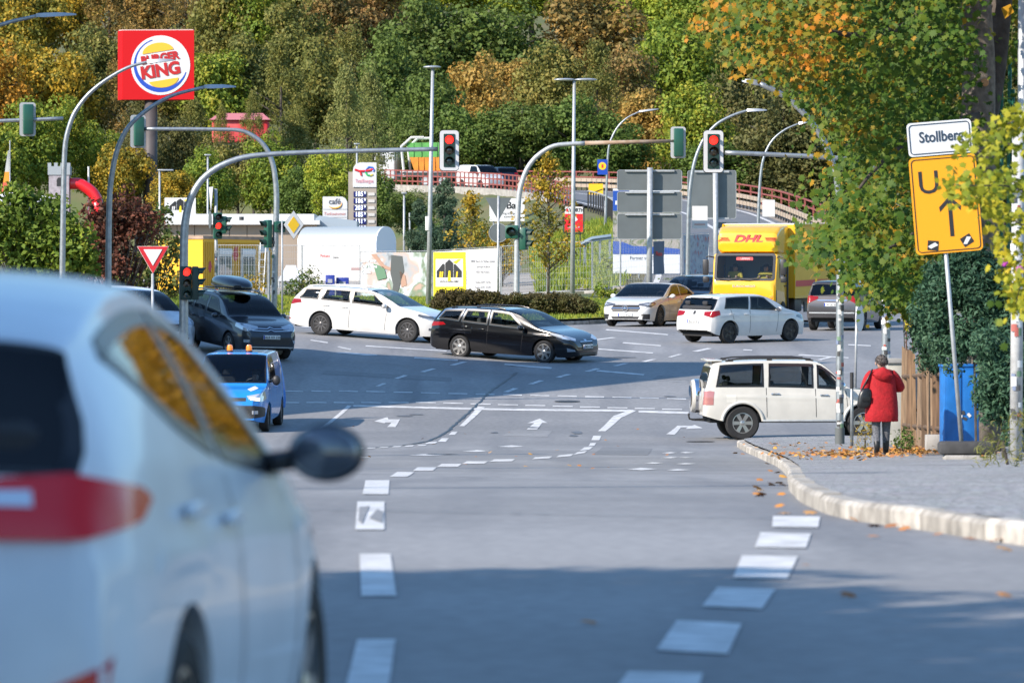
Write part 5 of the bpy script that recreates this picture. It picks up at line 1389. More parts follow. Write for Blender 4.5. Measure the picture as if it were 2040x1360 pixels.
# ================================================================== TRAFFIC SIGNALS
sgreen = mat('signal_green', (.012,.085,.055), .45, 0, .3)
sgreen_d = mat('signal_dark_green', (.010,.035,.028), .5)
sblack = mat('signal_black', (.012,.012,.013), .6)
red_on = mat('red_lamp_lit', (.8,.02,.02), .3, emit=(1,.02,.012), estr=2.2)
red_off = mat('red_lamp_off', (.05,.012,.012), .2, 0, 1); amb_off = mat('amber_lamp_off', (.045,.03,.012), .2, 0, 1); grn_off = mat('green_lamp_off', (.012,.035,.025), .2, 0, 1)
boardw = mat('signal_board_white', (.58,.58,.58), .5); boardg = mat('signal_board_back', (.50,.50,.50), .6)
def signal_head(parent, pos, facing, n=3, lit=None, board=False, k=1.0, body=None, vis=None):
    """facing: degrees, 0 = towards the camera (-Y); pos in the parent's space is the head's centre"""
    M = T3(*pos) @ Matrix.Rotation(R(facing), 4, 'Z'); w = .30*k; h = .30*k
    b = MB(); b.box((0,.09*k,0),(w,.18*k,h*n),M,.03); hd = b.build('signal_head', body or sgreen_d, parent)
    if board:
        bw, bh = .50*k, 1.02*k
        b = MB(); b.prism(rrect(bw, bh, .09*k, 5), .012, XZ(M @ T3(0,-.002,0))); b.build('board_edge', sblack, hd)
        b = MB(); b.prism(rrect(bw-.03, bh-.03, .08*k, 5), .006, XZ(M @ T3(0,-.015,0))); b.build('contrast_board', boardw, hd)
        b = MB(); b.prism(rrect(bw-.01, bh-.01, .085*k, 5), .004, XZ(M @ T3(0,.008,0))); b.build('board_back', boardg, hd)
        b = MB(); b.prism(rrect(.28*k, .82*k, .015, 2), .014, XZ(M @ T3(0,-.022,0))); b.build('front_panel', sgreen_d, hd)
    for i in range(n):
        z = (n-1)/2*h - i*h
        if board: z *= .88
        r = .105*k; yo = -.045 if board else -.003
        on = (lit == i)
        m = red_on if on else (red_off, amb_off, grn_off)[min(i, 2) if n == 3 else 2]
        b = MB(); b.lathe([(.001,.030),(r*.6,.022),(r,0),(r,-.02)], 18, M @ T3(0,yo,z) @ Matrix.Rotation(R(90), 4, 'X')); b.build('lamp', m, hd)
        V = []; Fc = []; q = 14
        for j in range(q+1):
            a = R(-25 + 230*j/q); c, s_ = math.cos(a), math.sin(a); dl = (.20*k if not board else .13*k)*(.55+.45*max(0, s_))
            for rr_, yy in ((r+.012, yo+.0), (r+.012, yo-dl), (r+.004, yo-dl), (r+.004, yo)): V.append((rr_*c, yy, z+rr_*s_))
        for j in range(q):
            for e in range(4): Fc.append((j*4+e, j*4+4+e, j*4+4+(e+1) % 4, j*4+(e+1) % 4))
        b = MB(); b.add(V, Fc, M); b.build('visor', vis or (sblack if board else sgreen_d), hd)
    return hd
def signal_mast(label, Y, base_px, pix, r0=.11, r1=.06, kk=5, post=galv):
    bp = base_to_ground(P(base_px, 600, Y)); t = thing('traffic_signal', label, 'traffic light', bp, group='traffic signals')
    path = [p-bp for p in smooth_path([bp] + [P(x, y, Y) for x, y in pix], kk)]
    b = MB(); b.tube(path, [r0+(r1-r0)*min(1, i/(len(path)-1)*1.2) for i in range(len(path))], 14); b.build('mast', post, t, True)
    return t, bp
# big mast on the left, arm over the lane
t, bp = signal_mast('traffic signal on a long curved arm from the left with a red light', 141, 366, [(366,560),(367,470),(374,415),(396,366),(440,330),(500,311),(600,304),(740,300),(872,297)], .12, .055)
c = P(895, 300, 141)-bp; signal_head(t, (c.x, c.y-.05, c.z), 4, 3, 0, True, 1.0)
c = P(371, 564, 141)-bp; signal_head(t, (c.x+.02, c.y-.24, c.z), 14, 3, 0, False, .92)
c = P(392, 564, 141)-bp; signal_head(t, (c.x+.05, c.y-.1, c.z), 92, 3, None, False, .92)
stickers(t, 0, 0, .8, 2.2, .118, 8, 9)
# right-hand board over the lane, arm from the pole behind the woman
t, bp = signal_mast('traffic signal with white board and red light in front of the grey sign back', 124, 1764, [(1764,860),(1765,600),(1765,440),(1758,370),(1735,332),(1700,319),(1640,313),(1540,308),(1444,304)], .11, .05)
c = P(1421, 302, 124)-bp; signal_head(t, (c.x, c.y-.05, c.z), 3, 3, 0, True, .92)
stickers(t, 0, 0, .8, 3.3, .112, 40, 5)
# seen from behind, middle
t, bp = signal_mast('traffic signal on a half rusty arm, seen from behind above the sign backs', 201, 1028, [(1029,590),(1030,480),(1033,400),(1046,345),(1075,307),(1112,289),(1165,285.5)], .115, .08, post=galv_l)
b = MB(); b.tube([P(1163,285.5,201)-bp, P(1345,281,201)-bp], [.078,.06], 12); b.build('rusty_arm', mat('rusty_steel',(.30,.20,.13),.8,.2,noise=.5,nscale=3,col2=(.42,.33,.26)), t, True)
c = P(1351, 284, 201)-bp; signal_head(t, (c.x, c.y, c.z), 188, 3, None, True, 1.10, body=sgreen)
c = P(1022, 462, 201)-bp; signal_head(t, (c.x-.05, c.y-.15, c.z), -8, 1, None, False, 1.55, body=sgreen)
c = P(1047, 476, 201)-bp; signal_head(t, (c.x+.05, c.y, c.z), 75, 2, None, False, 1.3, body=sgreen)
# seen from behind, left
t, bp = signal_mast('traffic signal on a curved arm seen from behind beside the burger sign pole', 184, 545, [(546,600),(549,480),(551,400),(547,345),(534,302),(508,273),(470,259),(400,257.5),(286,257)], .115, .06)
c = P(275, 262, 184)-bp; signal_head(t, (c.x, c.y, c.z), 200, 3, None, True, 1.05, body=sgreen)
c = P(531, 466, 184)-bp; signal_head(t, (c.x-.03, c.y-.1, c.z), -62, 3, None, False, 1.0, body=sgreen)
c = P(559, 452, 184)-bp; signal_head(t, (c.x, c.y-.1, c.z), 20, 1, None, False, 1.2, body=sgreen)
stickers(t, 0, 0, .5, 2.6, .112, 14, 8)
b = MB(); a0 = P(536, 600, 184)-bp; b.cyl((a0.x, a0.y-.2, -.1), (a0.x, a0.y-.2, (P(536,500,184)-bp).z), .05, n=8); b.build('side_post', galv, t)
# far left, arm from outside the frame
t, bp = signal_mast('traffic signal seen from behind on an arm entering at the left edge', 184, -170, [(-168,500),(-160,330),(-130,262),(-70,244),(0,241),(126,236)], .115, .06)
c = P(55, 238, 184)-bp; signal_head(t, (c.x, c.y, c.z), 196, 3, None, True, 1.08, body=sgreen)
# low signal on the thin post with the sign edges
bp = base_to_ground(P(431, 600, 192)); t = thing('traffic_signal', 'low traffic signal on a thin sticker post in front of the yellow site cabin', 'traffic light', bp, group='traffic signals')
tp = P(430, 376, 192)-bp; b = MB(); b.tube([Vector((0,0,0)), tp], .055, 10); b.build('mast', galv_l, t, True)
c = P(435, 450, 192)-bp; signal_head(t, (c.x, c.y-.12, c.z), 16, 3, 1, False, .98, body=sgreen); c = P(448, 448, 192)-bp; signal_head(t, (c.x+.05, c.y+.02, c.z), 85, 2, None, False, .98, body=sgreen)
stickers(t, 0, 0, .6, 2.2, .055, 12, 12)
signback = mat('sign_back', (.15,.17,.175), .5, .3, noise=.12, nscale=2)
M = T3(*(P(420, 396, 192)-bp)) @ Matrix.Rotation(R(102), 4, 'Z'); b = MB(); b.prism([(-.45,.40),(.45,.40),(0,-.40)], .02, XZ(M)); b.build('give_way_sign', boardw, t)
M = T3(*(P(418, 438, 192)-bp)) @ Matrix.Rotation(R(102), 4, 'Z'); b = MB(); b.prism(circ(.30), .02, XZ(M)); b.build('round_sign', signback, t)

# ================================================================== ROAD SIGNS
def sign(label, Y, foot_px, plates, post_top=None, r=.035, cat='road sign', group=None, foot=None, post=True, name='road_sign', lean=0.0):
    """plates: (name, polygon in metres, pixel centre, material, turn, thickness)"""
    bp = base_to_ground(P(foot_px, 600, Y)) if foot is None else Vector(foot)
    t = thing(name, label, cat, bp, group=group)
    if post:
        tp = P(post_top[0], post_top[1], Y)-bp; b = MB(); b.tube([Vector((0,0,0)), tp], r, 10); b.build('post', galv_l, t, True)
    for q in plates:
        nm, poly, c, m, turn = q[:5]; dy = q[5] if len(q) > 5 else -.05
        M = T3(*(P(c[0], c[1], Y)-bp)) @ T3(0,dy,0) @ Matrix.Rotation(R(turn), 4, 'Z') @ Matrix.Rotation(R(lean), 4, 'Y')
        b = MB(); b.prism(poly, .012, XZ(M)); b.build(nm, m, t)
    return t, bp
signred = mat('sign_red', (.50,.012,.02), .45); signyel = mat('sign_yellow', (.85,.52,.02), .45); signora = mat('detour_orange', (.82,.33,.004), .5)
tri = lambda k: [(-.45*k,.26*k),(.45*k,.26*k),(.0,-.52*k)]
sign('red and white give way sign in front of the dark bush', 136, 304, [('rim', tri(.85), (305,509), white_p, 0, -.05), ('red_border', tri(.82), (305,509), signred, 0, -.064), ('centre', tri(.50), (305,507.5), mat('sign_white',(.62,.64,.66),.5), 0, -.078)], (304,545))
dia = lambda k: [(0,-k),(k*.72,0),(0,k),(-k*.72,0)]
sign('priority road sign, yellow diamond with white edge beside the signal mast', 183, 562, [('rim', dia(.47), (585,448), black_p, 18, -.05), ('white_border', dia(.455), (585,448), white_p, 18, -.064), ('yellow_centre', dia(.27), (585,448), signyel, 18, -.078)], (562,440), .03)
t, bp = sign('grey backs of a give way sign and a round sign on one post', 203, 992, [('sign_back', [(-.47,.41),(.47,.41),(0,-.41)], (993,417), signback, 0, -.0), ('round_back', circ(.33,28), (993,464), signback, 0, 0.0)], (993,390), .045)
b = MB(); c = P(993,464,203)-bp; b.tube([c+Vector((.335*math.cos(a),-.012,.335*math.sin(a))) for a in np.linspace(0,6.283,29)], .012, 5, False); b.build('sign_rim', galv_l, t)
def big_back(label, Y, foot_px, x0, x1, rows, post_px, extra=None):
    bp = base_to_ground(P(foot_px, 600, Y)); t = thing('direction_sign', label, 'road sign', bp, group='large direction signs seen from behind')
    s_ = S(Y); tp = P(post_px[0], post_px[1], Y)-bp
    b = MB(); b.tube([Vector((0,0,0)), tp], .105, 14); b.build('post', galv_l, t, True)
    for (ya, yb) in rows:
        w = (x1-x0)/s_; h = (yb-ya)/s_-.02; c = P((x0+x1)/2, (ya+yb)/2, Y)-bp
        b = MB(); b.prism(rrect(w, h, .08, 4), .02, XZ(T3(c.x, c.y+.24, c.z))); pn = b.build('panel', signback, t)
        b = MB(); path = [Vector((c.x+p[0], c.y+.22, c.z+p[1])) for p in rrect(w-.01, h-.01, .08, 4)]; b.tube(path+[path[0]], .012, 5, False); b.build('panel_edge', galv_l, pn)
    for (ya, yb) in rows:
        for yy in ((ya+3, yb-1) if (yb-ya) > 60 else (ya+2,)):
            c = P((x0+x1)/2, yy, Y)-bp; b = MB(); b.box((c.x, c.y+.17, c.z), ((x1-x0)/s_-.55, .06, .07)); b.build('cross_rail', galv_l, t)
    return t, bp
big_back('large grey back of a three panel direction sign on a thick post', 204, 1293, 1230, 1359, [(338,380),(381,424),(425,477)], (1295,334))
t, bp = big_back('smaller grey back of a direction sign behind the right red signal', 222, 1427, 1370, 1467, [(339,436)], (1425,330))
c = P(1431, 449, 222)-bp; b = MB(); b.prism(rrect(.95,.25,.04), .02, XZ(T3(c.x+.3,c.y+.2,c.z))); b.build('lower_panel', signback, t)
sign('blank white board hanging on the lamp post before the grey sign back', 206, 1371, [('board', rrect(.56,.82,.02), (1394,433), white_p, 0, -.1), ('print', rrect(.40,.05,.01,1), (1394,447), mat('faint_red_print',(.55,.35,.32),.6), 0, -.115)], (1371,560), .02)
sign('white board on a lamp post above the yellow lorry', 238, 1515, [('board', rrect(.52,.70,.02), (1531,415), white_p, 0, -.1)], (1512,520), .02)
sign('small yellow sign with a black stroke beside the ramp guard rail', 372, 1187, [('plate', rrect(.95,.72,.04), (1187,377), signyel, 0, -.02), ('stroke', [(-.40,-.22),(-.40,-.17),(.0,-.10),(.42,.06),(.42,.0),(.02,-.16)], (1187,378), black_p, 0, -.035)], (1187,372), .03)
sign('small blue and yellow shop sign on the slim lamp post', 329.6, 1205, [('plate', rrect(.58,.88,.02,2), (1200,333), mat('shop_blue',(.01,.06,.40),.4), 0, -.1), ('disc', circ(.22), (1200,331), signyel, 0, -.115), ('disc_letter', [(-.05,-.10),(.05,-.10),(.05,.10),(-.05,.10)], (1200,331), redp, 0, -.128)], (1205,400), .02)

# ---- detour sign on the pavement, leaning
def detour():
    Y = 88; foot = P(1918, 858, Y); z0 = float(pz(foot.x, Y)); foot.z = z0
    t = thing('detour_sign', 'leaning detour sign, white town plate above an orange plate with an arrow', 'road sign', foot)
    M = T3(0,0,0) @ Matrix.Rotation(R(-4.7), 4, 'Y'); s_ = S(Y)
    b = MB(); p0 = P(1918,858,Y)-foot; b.tube([M @ Vector((0,.02,0.0)), M @ Vector((0,.02,3.9+p0.z))], .034, 10); b.build('post', galv_l, t, True)
    def up(px, py):   # pixel to the leaning plate's own frame
        p = P(px, py, Y)-foot; return M.inverted() @ p
    c = up(1884, 407); w, h = 1.04, 1.50
    b = MB(); b.prism(rrect(w,h,.07,4), .015, XZ(M @ T3(c.x,-.02,c.z))); pl = b.build('orange_plate', signora, t)
    b = MB(); path = [M @ Vector((c.x+p[0], -.037, c.z+p[1])) for p in rrect(w-.07,h-.07,.06,4)]; b.tube(path+[path[0]], .008, 5, False); b.build('border_line', black_p, pl)
    text('U', .50, black_p, pl, M @ T3(c.x-.24,-.040,c.z+.34), 'lettering', ext=.002, bold=.002)
    b = MB(); b.prism([(-.03,-.42),(.03,-.42),(.03,.10),(.16,-.03),(.17,.04),(.0,.20),(-.17,.04),(-.16,-.03),(-.03,.10)], .003, XZ(M @ T3(c.x+.06,-.038,c.z-.08))); b.build('arrow', black_p, pl)
    for (dx, dz, a) in ((-.25,-.62,8),(.28,-.58,-28)):
        Ms = M @ T3(c.x+dx,-.038,c.z+dz) @ Matrix.Rotation(R(a), 4, 'Y')
        b = MB(); b.prism(rrect(.17,.15,.005,1), .002, XZ(Ms)); st = b.build('sticker', black_p, pl)
        b = MB(); b.prism([(-.08,-.02),(-.03,-.05),(.08,.01),(.03,.05),(-.02,.02)], .002, XZ(Ms @ T3(0,-.003,0))); b.build('sticker_print', white_p, st)
    c = up(1872, 275); w2, h2 = 1.0, .52
    b = MB(); b.prism(rrect(w2,h2,.06,4), .015, XZ(M @ T3(c.x,-.02,c.z))); pl = b.build('town_plate', mat('plate_grey_white',(.66,.67,.68),.5), t)
    b = MB(); path = [M @ Vector((c.x+p[0], -.037, c.z+p[1])) for p in rrect(w2-.07,h2-.07,.05,4)]; b.tube(path+[path[0]], .009, 5, False); b.build('border_line', mat('dark_blue_print',(.02,.04,.07),.5), pl)
    text('Stollberg', .235, mat('dark_blue_print',(.02,.04,.07),.5), pl, M @ T3(c.x+.02,-.042,c.z+.02), 'lettering', ext=.002, sx=.82, bold=.004)
    # foot block and slabs
    ft = thing('sign_foot', 'black rubber foot block on two stone slabs under the detour sign', 'sign base', foot)
    b = MB(); b.box((.05,.0,.145),(.86,.42,.20),None,.05); b.build('rubber_block', mat('rubber_foot',(.06,.06,.062),.8,noise=.3,nscale=8), ft)
    b = MB(); b.box((.10,-.05,-.045+.03),(.80,.62,.10),None,.03); b.build('stone_slab', concrete, ft)
    b = MB(); b.box((.02,-.10,-.155+.035),(.74,.70,.12),None,.03); b.build('stone_slab', concrete, ft)
detour()

# thin post with a sign seen edge on, and a short post, at the corner
bp = Vector((float((1704-CX)/F*150), 150, g1(9,150))); t = thing('road_sign', 'round sign seen edge on, on a thin post behind the off road car', 'road sign', bp)
b = MB(); b.tube([Vector((0,0,0)), P(1707,604,150)-bp], .035, 8); b.build('post', galv_l, t, True)
c = P(1712,633,150)-bp; b = MB(); b.prism(circ(.36), .02, XZ(T3(*c) @ Matrix.Rotation(R(70), 4, 'Z'))); b.build('round_plate', boardw, t)
bp = P(1697, 888, 112); bp.z = float(pz(bp.x, bp.y)); t = thing('bollard_post', 'thin grey post with a dark cap beside the sticker covered lamp post', 'post', bp)
b = MB(); b.tube([Vector((0,0,0)), Vector((0,0,1.4))], .032, 8); b.build('tube', galv, t, True); b = MB(); b.cyl((0,0,1.12),(0,0,1.44),.038,n=10); b.build('cap', plastic, t)
# pole at the right edge, with stickers, and the grey one behind
bp = P(2024, 900, 76); bp.z = float(pz(bp.x, bp.y)); t = thing('pole', 'white pole with graffiti at the right edge among the leaves', 'pole', bp)
b = MB(); b.cyl((0,0,0),(.03,0,4.4),.085,.08,14); b.build('tube', mat('white_pole',(.55,.55,.54),.6,noise=.3,nscale=6), t, True); stickers(t, 0, 0, .6, 3.6, .088, 40, 21)
bp = P(2036, 900, 98); bp.z = float(pz(bp.x, bp.y)); t = thing('pole', 'tall grey pole cut by the upper right edge', 'pole', bp); b = MB(); b.cyl((0,0,0),(.02,0,9.5),.10,.08,14); b.build('tube', galv_l, t, True)
gp = mat('green_post', (.012,.13,.085), .5)
for i, (xa, ya, xb2) in enumerate([(1979,136,1978),(1995,153,1995),(2012,112,2004),(2018,178,2016)]):
    bp = P(xb2, 800, 108); bp.z = float(pz(bp.x, bp.y)); tp = P(xa, ya, 108)-bp
    t = thing('green_post', ['green post nearest the maple trunk','second green post from the maple trunk','leaning green post behind the detour sign','shortest green post by the pole'][i], 'post', bp, group='green posts beside the trunk')
    b = MB(); b.tube([Vector((0,0,0)), tp], .036, 8); b.build('tube', gp, t, True)
# ================================================================== MIDDLE DISTANCE: yard, filling station, adverts
strip_z = lambda x, y: float(t1(x, y))
yard = drape('yard', [(-46,236.5),(3.6,236.5),(2.5,262),(0,300),(-6,320),(-60,320),(-60,236.5)], None, gravel, -0.02, 3.0, lambda x, y: terrain(np.atleast_1d(x), np.atleast_1d(y)).reshape(np.shape(x)) if np.ndim(x) else t1(x, y))
yard['kind'] = 'structure'
def frame_at(px, Y, turn=0, dz=0.0):
    x = (px-CX)/F*Y; return Vector((x, Y, t1(x, Y)+dz)), R(turn)

# ---- burger restaurant pylon
def burger_sign():
    Y = 350; bp = base_to_ground(P(297, 600, Y)); t = thing('restaurant_pylon', 'tall red restaurant sign with a round burger emblem on a brown column', 'sign', bp)
    s_ = S(Y); zc = (HY-130)/s_ - bp.z; W = 4.35; H = 4.25
    rp = mat('sign_red_gloss', (.50,.004,.008), .55, spec=.2); 
    b = MB(); b.tube([Vector((0,.4,0)), Vector((.1,.4,zc-H/2+.2))], [.46,.40], 18); b.build('column', mat('brown_column',(.085,.07,.07),.6,noise=.3,nscale=1), t, True)
    b = MB(); b.cyl((-.75,.9,0),(-.75,.9,7.5),.22,n=10); b.build('rear_column', mat('brown_column',(.085,.07,.07),.6), t)
    M = T3(.62, -.2, zc) @ Matrix.Rotation(R(-4), 4, 'Z')
    tri_ = [(-W/2-.10, 0), (W/2, 0), (W/2-.2,.35), (.05, 3.6), (-W/2-.45, .55)]
    b = MB(); b.prism(tri_, H, M, -H/2); bx = b.build('box', rp, t)
    b = MB(); b.prism([(p[0]*.98, p[1]*.98+.02) for p in tri_], .06, M, H/2); b.build('top_edge', mat('sign_top',(.55,.40,.38),.6), bx)
    L = lambda k: XZ(M @ T3(.10,-.012*k,-.02))
    b = MB(); b.prism(circ(1.83,48), .01, L(1)); b.build('white_disc', mat('sign_white_gloss',(.62,.62,.64),.4), bx)
    blue = mat('logo_blue',(.01,.06,.42),.4); gold = mat('logo_gold',(.80,.42,.03),.4); rd = mat('logo_red',(.42,.004,.008),.5)
    # blue swirl: a crescent, thin at the top left and thick at the bottom
    outer = []; inner = []
    for k in range(41):
        a = R(108 + (345-108)*k/40); th = .06 + .30*math.sin(math.pi*min(1, max(0, (k/40-.08)/.92)))**1.2*(k/40)**.6
        outer.append((1.66*math.cos(a), 1.66*math.sin(a))); inner.append(((1.66-th)*math.cos(a), (1.66-th)*math.sin(a)))
    V = outer+inner; n = len(outer); bb = MB(); bb.add([(p[0], p[1], 0.0) for p in V], [(i, i+1, n+i+1, n+i) for i in range(n-1)], XZ(M @ T3(.10,-.036,-.02))); bb.build('blue_swirl', blue, bx)
    rotl = Matrix.Rotation(R(-9), 4, 'Y')
    def half(cx, cz, rx, rz, up):
        pl = [(cx+rx*math.cos(R(a)), cz+rz*math.sin(R(a))) for a in (np.linspace(4,176,20) if up else np.linspace(184,356,20))]
        b = MB(); b.prism(pl, .012, XZ(M @ T3(.10,-.05,-.02) @ rotl)); b.build('bun', gold, bx)
    half(-.02,.80,.98,.60,True); half(.06,-.88,.92,.50,False)
    text('BURGER', .66, rd, bx, M @ T3(.06,-.064,.42) @ rotl, 'lettering', ext=.003, sx=.96, bold=.035)
    text('KING', 1.04, rd, bx, M @ T3(.10,-.064,-.36) @ rotl, 'lettering', ext=.003, sx=.98, bold=.05)
burger_sign()

# ---- filling station price tower and cafe board
def fuel():
    Y = 300; s_ = S(Y); bp = base_to_ground(P(724, 600, Y)); t = thing('price_tower', 'filling station price tower with white logo panel and blue price displays', 'sign', bp)
    beige = mat('tower_beige',(.36,.31,.26),.6,.2); wp = mat('tower_white',(.60,.60,.61),.4); disp = mat('price_display',(.012,.014,.12),.3)
    z = lambda y: (HY-y)/s_-bp.z; x = lambda px: (px-CX)/F*Y-bp.x
    b = MB(); b.box((x(722),.1,z(480)),(56/s_, .4, 275/s_)); b.build('tower', beige, t)
    lp = [(x(703),z(373)),(x(750),z(373)),(x(750),z(324)),(x(716),z(324)),(x(709),z(327)),(x(704.5),z(333)),(x(703),z(341))]
    b = MB(); b.prism(lp, .05, XZ(T3(0,-.11,0))); lg = b.build('logo_panel', wp, t)
    def stroke(pts, w, m):
        b = MB(); b.tube([(x(a), -.17, z(c)) for a, c in pts], w/s_, 6); b.build('logo_stroke', m, lg)
    stroke([(707,338),(716,341),(726,341),(736,340),(744,337)], 2.3, mat('logo_red2',(.70,.02,.03),.4)); stroke([(718,342),(720,350)], 2.0, mat('logo_red2',(.70,.02,.03),.4))
    stroke([(728,343),(729,337),(735,333),(742,334),(745,339),(743,342)], 2.0, mat('logo_blue2',(.03,.15,.65),.4)); stroke([(728,343),(732,349),(738,350)], 2.0, mat('logo_green',(.05,.45,.15),.4)); stroke([(738,350),(743,348)], 1.8, mat('logo_yellow',(.85,.6,.05),.4))
    text('TotalEnergies', 10.5/s_, mat('logo_red3',(.60,.15,.22),.4), lg, T3(x(726),-.19,z(361)), 'lettering', sx=.62)
    for i, pr in enumerate(['185', '186', '203', '185', '131', '151']):
        yy = 387+i*13.6
        b = MB(); b.box((x(717),-.12,z(yy)),(25/s_,.05,10.5/s_)); d = b.build('price_display', disp, t)
        text(pr, 13/s_, mat('price_digits',(.8,.82,.9),.4,emit=(.7,.8,1),estr=.8), d, T3(x(715.5),-.16,z(yy)), 'digits', sx=.85, bold=.004)
        text('9', 8/s_, mat('price_digits',(.8,.82,.9),.4), d, T3(x(727),-.16,z(yy-2)), 'digits')
        b = MB(); b.box((x(740),-.12,z(yy)),(13/s_,.05,6/s_)); b.build('fuel_name', mat('fuel_name',(.55,.53,.50),.5), t)
    bp2 = base_to_ground(P(667, 600, 296)); s2 = S(296); t2 = thing('cafe_board', 'white cafe board with an orange cup mark beside the price tower', 'sign', bp2)
    z2 = lambda y: (HY-y)/s2-bp2.z; x2 = lambda px: (px-CX)/F*296-bp2.x
    b = MB(); b.prism([(x2(643),z2(470)),(x2(692),z2(470)),(x2(692),z2(402)),(x2(688),z2(395)),(x2(682),z2(392)),(x2(643),z2(392))], .15, XZ()); pn = b.build('panel', wp, t2)
    text('café', 16/s2, mat('cafe_print',(.10,.10,.12),.5), pn, T3(x2(667),-.17,z2(402)), 'lettering', sx=.95, bold=.006)
    b = MB(); b.tube([(x2(667+14*math.cos(R(a))),-.17,z2(405+10*-math.sin(R(a)))) for a in np.linspace(-150,10,14)], [1.9/s2*math.sin(math.pi*(k+.5)/14) for k in range(14)], 6); b.build('cup_mark', mat('cafe_orange',(.80,.35,.05),.5), pn)
    text('Tankautomat', 8.5/s2, mat('cafe_red',(.60,.25,.22),.5), pn, T3(x2(667),-.17,z2(426)), 'lettering', sx=.95)
    b = MB()
    for yy in (417,433): b.box((x2(667.5),-.155,z2(yy)),(48/s2,.012,.03))
    b.build('dividing_line', mat('divider',(.35,.35,.36),.5), pn)
fuel()

# ---- low filling station building with white roof edge
def station():
    Y = 288; s_ = S(Y); x0, x1 = (318-CX)/F*Y, (632-CX)/F*Y
    zg = t1(x0, Y); t = thing('station_building', 'long low beige building with a white roof edge behind the yellow cabin', 'building', (0, Y, zg))
    zr = (HY-447)/s_-zg
    bg_ = mat('beige_panel',(.34,.27,.21),.7,noise=.12,nscale=.8); 
    npan = 9; w = (x1-x0)/npan
    for i in range(npan):
        b = MB(); b.box((x0+w*(i+.5), 0, zr/2),(w-.03,.25,zr)); b.build('wall_panel', bg_, t)
    b = MB(); b.box(((x0+x1)/2, 5.2, zr/2),(x1-x0-.1,10,zr-.05)); b.build('wall', mat('beige_wall_inner',(.25,.20,.16),.8), t)
    wr = mat('white_roof_edge',(.56,.56,.55),.5)
    b = MB(); b.box(((x0+x1)/2-.1, 5.0, zr+.09),(x1-x0+.5,11.2,.22)); rf = b.build('roof', wr, t)
    b = MB(); b.box(((x0+x1)/2, 7.2, zr+.40),(x1-x0-.6,6.0,.38)); b.build('roof_upstand', mat('grey_white_roof',(.55,.56,.57),.6), rf)
    b = MB(); b.cyl((x0+4.1,1,zr+.4),(x0+4.1,1,zr+.0),.12,n=8); b.build('roof_vent', plastic, rf)
    # slanted grey wing on the right, its bluish shade put into the colour
    b = MB(); b.prism([(x1-.1,0),(x1+2.0,0),(x1+2.0,zr+.18),(x1+.1,zr+.45),(x1-.1,zr+.3)], 5.0, XZ(T3(0,5.2,0))); b.build('wing', mat('blue_grey_panel',(.30,.36,.42),.5), t)
station()

# ---- trailer pavilion with a barrel roof
def trailer():
    Y = 262; c = P(690, 600, Y); zg = t1(c.x, Y); t = thing('sales_trailer', 'white trailer with a curved grey roof behind the site fence', 'trailer', (c.x, Y, zg), R(-22))
    Lh, Wh = 1.95, 1.15
    prof = [(-Wh,0.35),(-Wh,2.35)] + [(Wh*-math.cos(R(a)), 2.35+.75*math.sin(R(a))) for a in np.linspace(8,172,14)] + [(Wh,2.35),(Wh,.35)]
    V = [(-Lh, p[0], p[1]) for p in prof]+[(Lh, p[0], p[1]) for p in prof]; n = len(prof)
    wt = mat('trailer_white',(.55,.55,.545),.5)
    b = MB(); b.add(V, [(i, i+1, n+i+1, n+i) for i in range(n-1)][0:1] + [(n-2,n-1,2*n-1,2*n-2)] + [tuple(range(n)), tuple(range(2*n-1,n-1,-1))]); b.build('walls', wt, t)
    b = MB(); b.add(V, [(i, n+i, n+i+1, i+1) for i in range(1, n-2)]); b.build('curved_roof', mat('trailer_roof',(.42,.46,.46),.45,.3), t, True)
    b = MB(); b.prism([(p[0]*1.01, p[1]+.01) for p in prof], .05, T3(Lh+.05,0,0) @ Matrix(((0,0,-1,0),(1,0,0,0),(0,1,0,0),(0,0,0,1)))); b.build('end_panel', mat('trailer_end',(.70,.74,.80),.5), t)
    text('PeloxoSana'[:6], .22, redp, t, T3(-.55,-Wh-.012,1.75), 'lettering', sx=.8); text('Sana', .16, black_p, t, T3(-.02,-Wh-.012,1.68), 'lettering')
    b = MB(); b.box((1.0,-Wh-.01,1.15),(.5,.01,.12)); b.build('small_print', mat('grey_red_print',(.30,.2,.2),.6), t)
    for s_ in (-1,1): add_wheel(t, 0, s_*(Wh-.1), .3, .2, 'steel')
trailer()

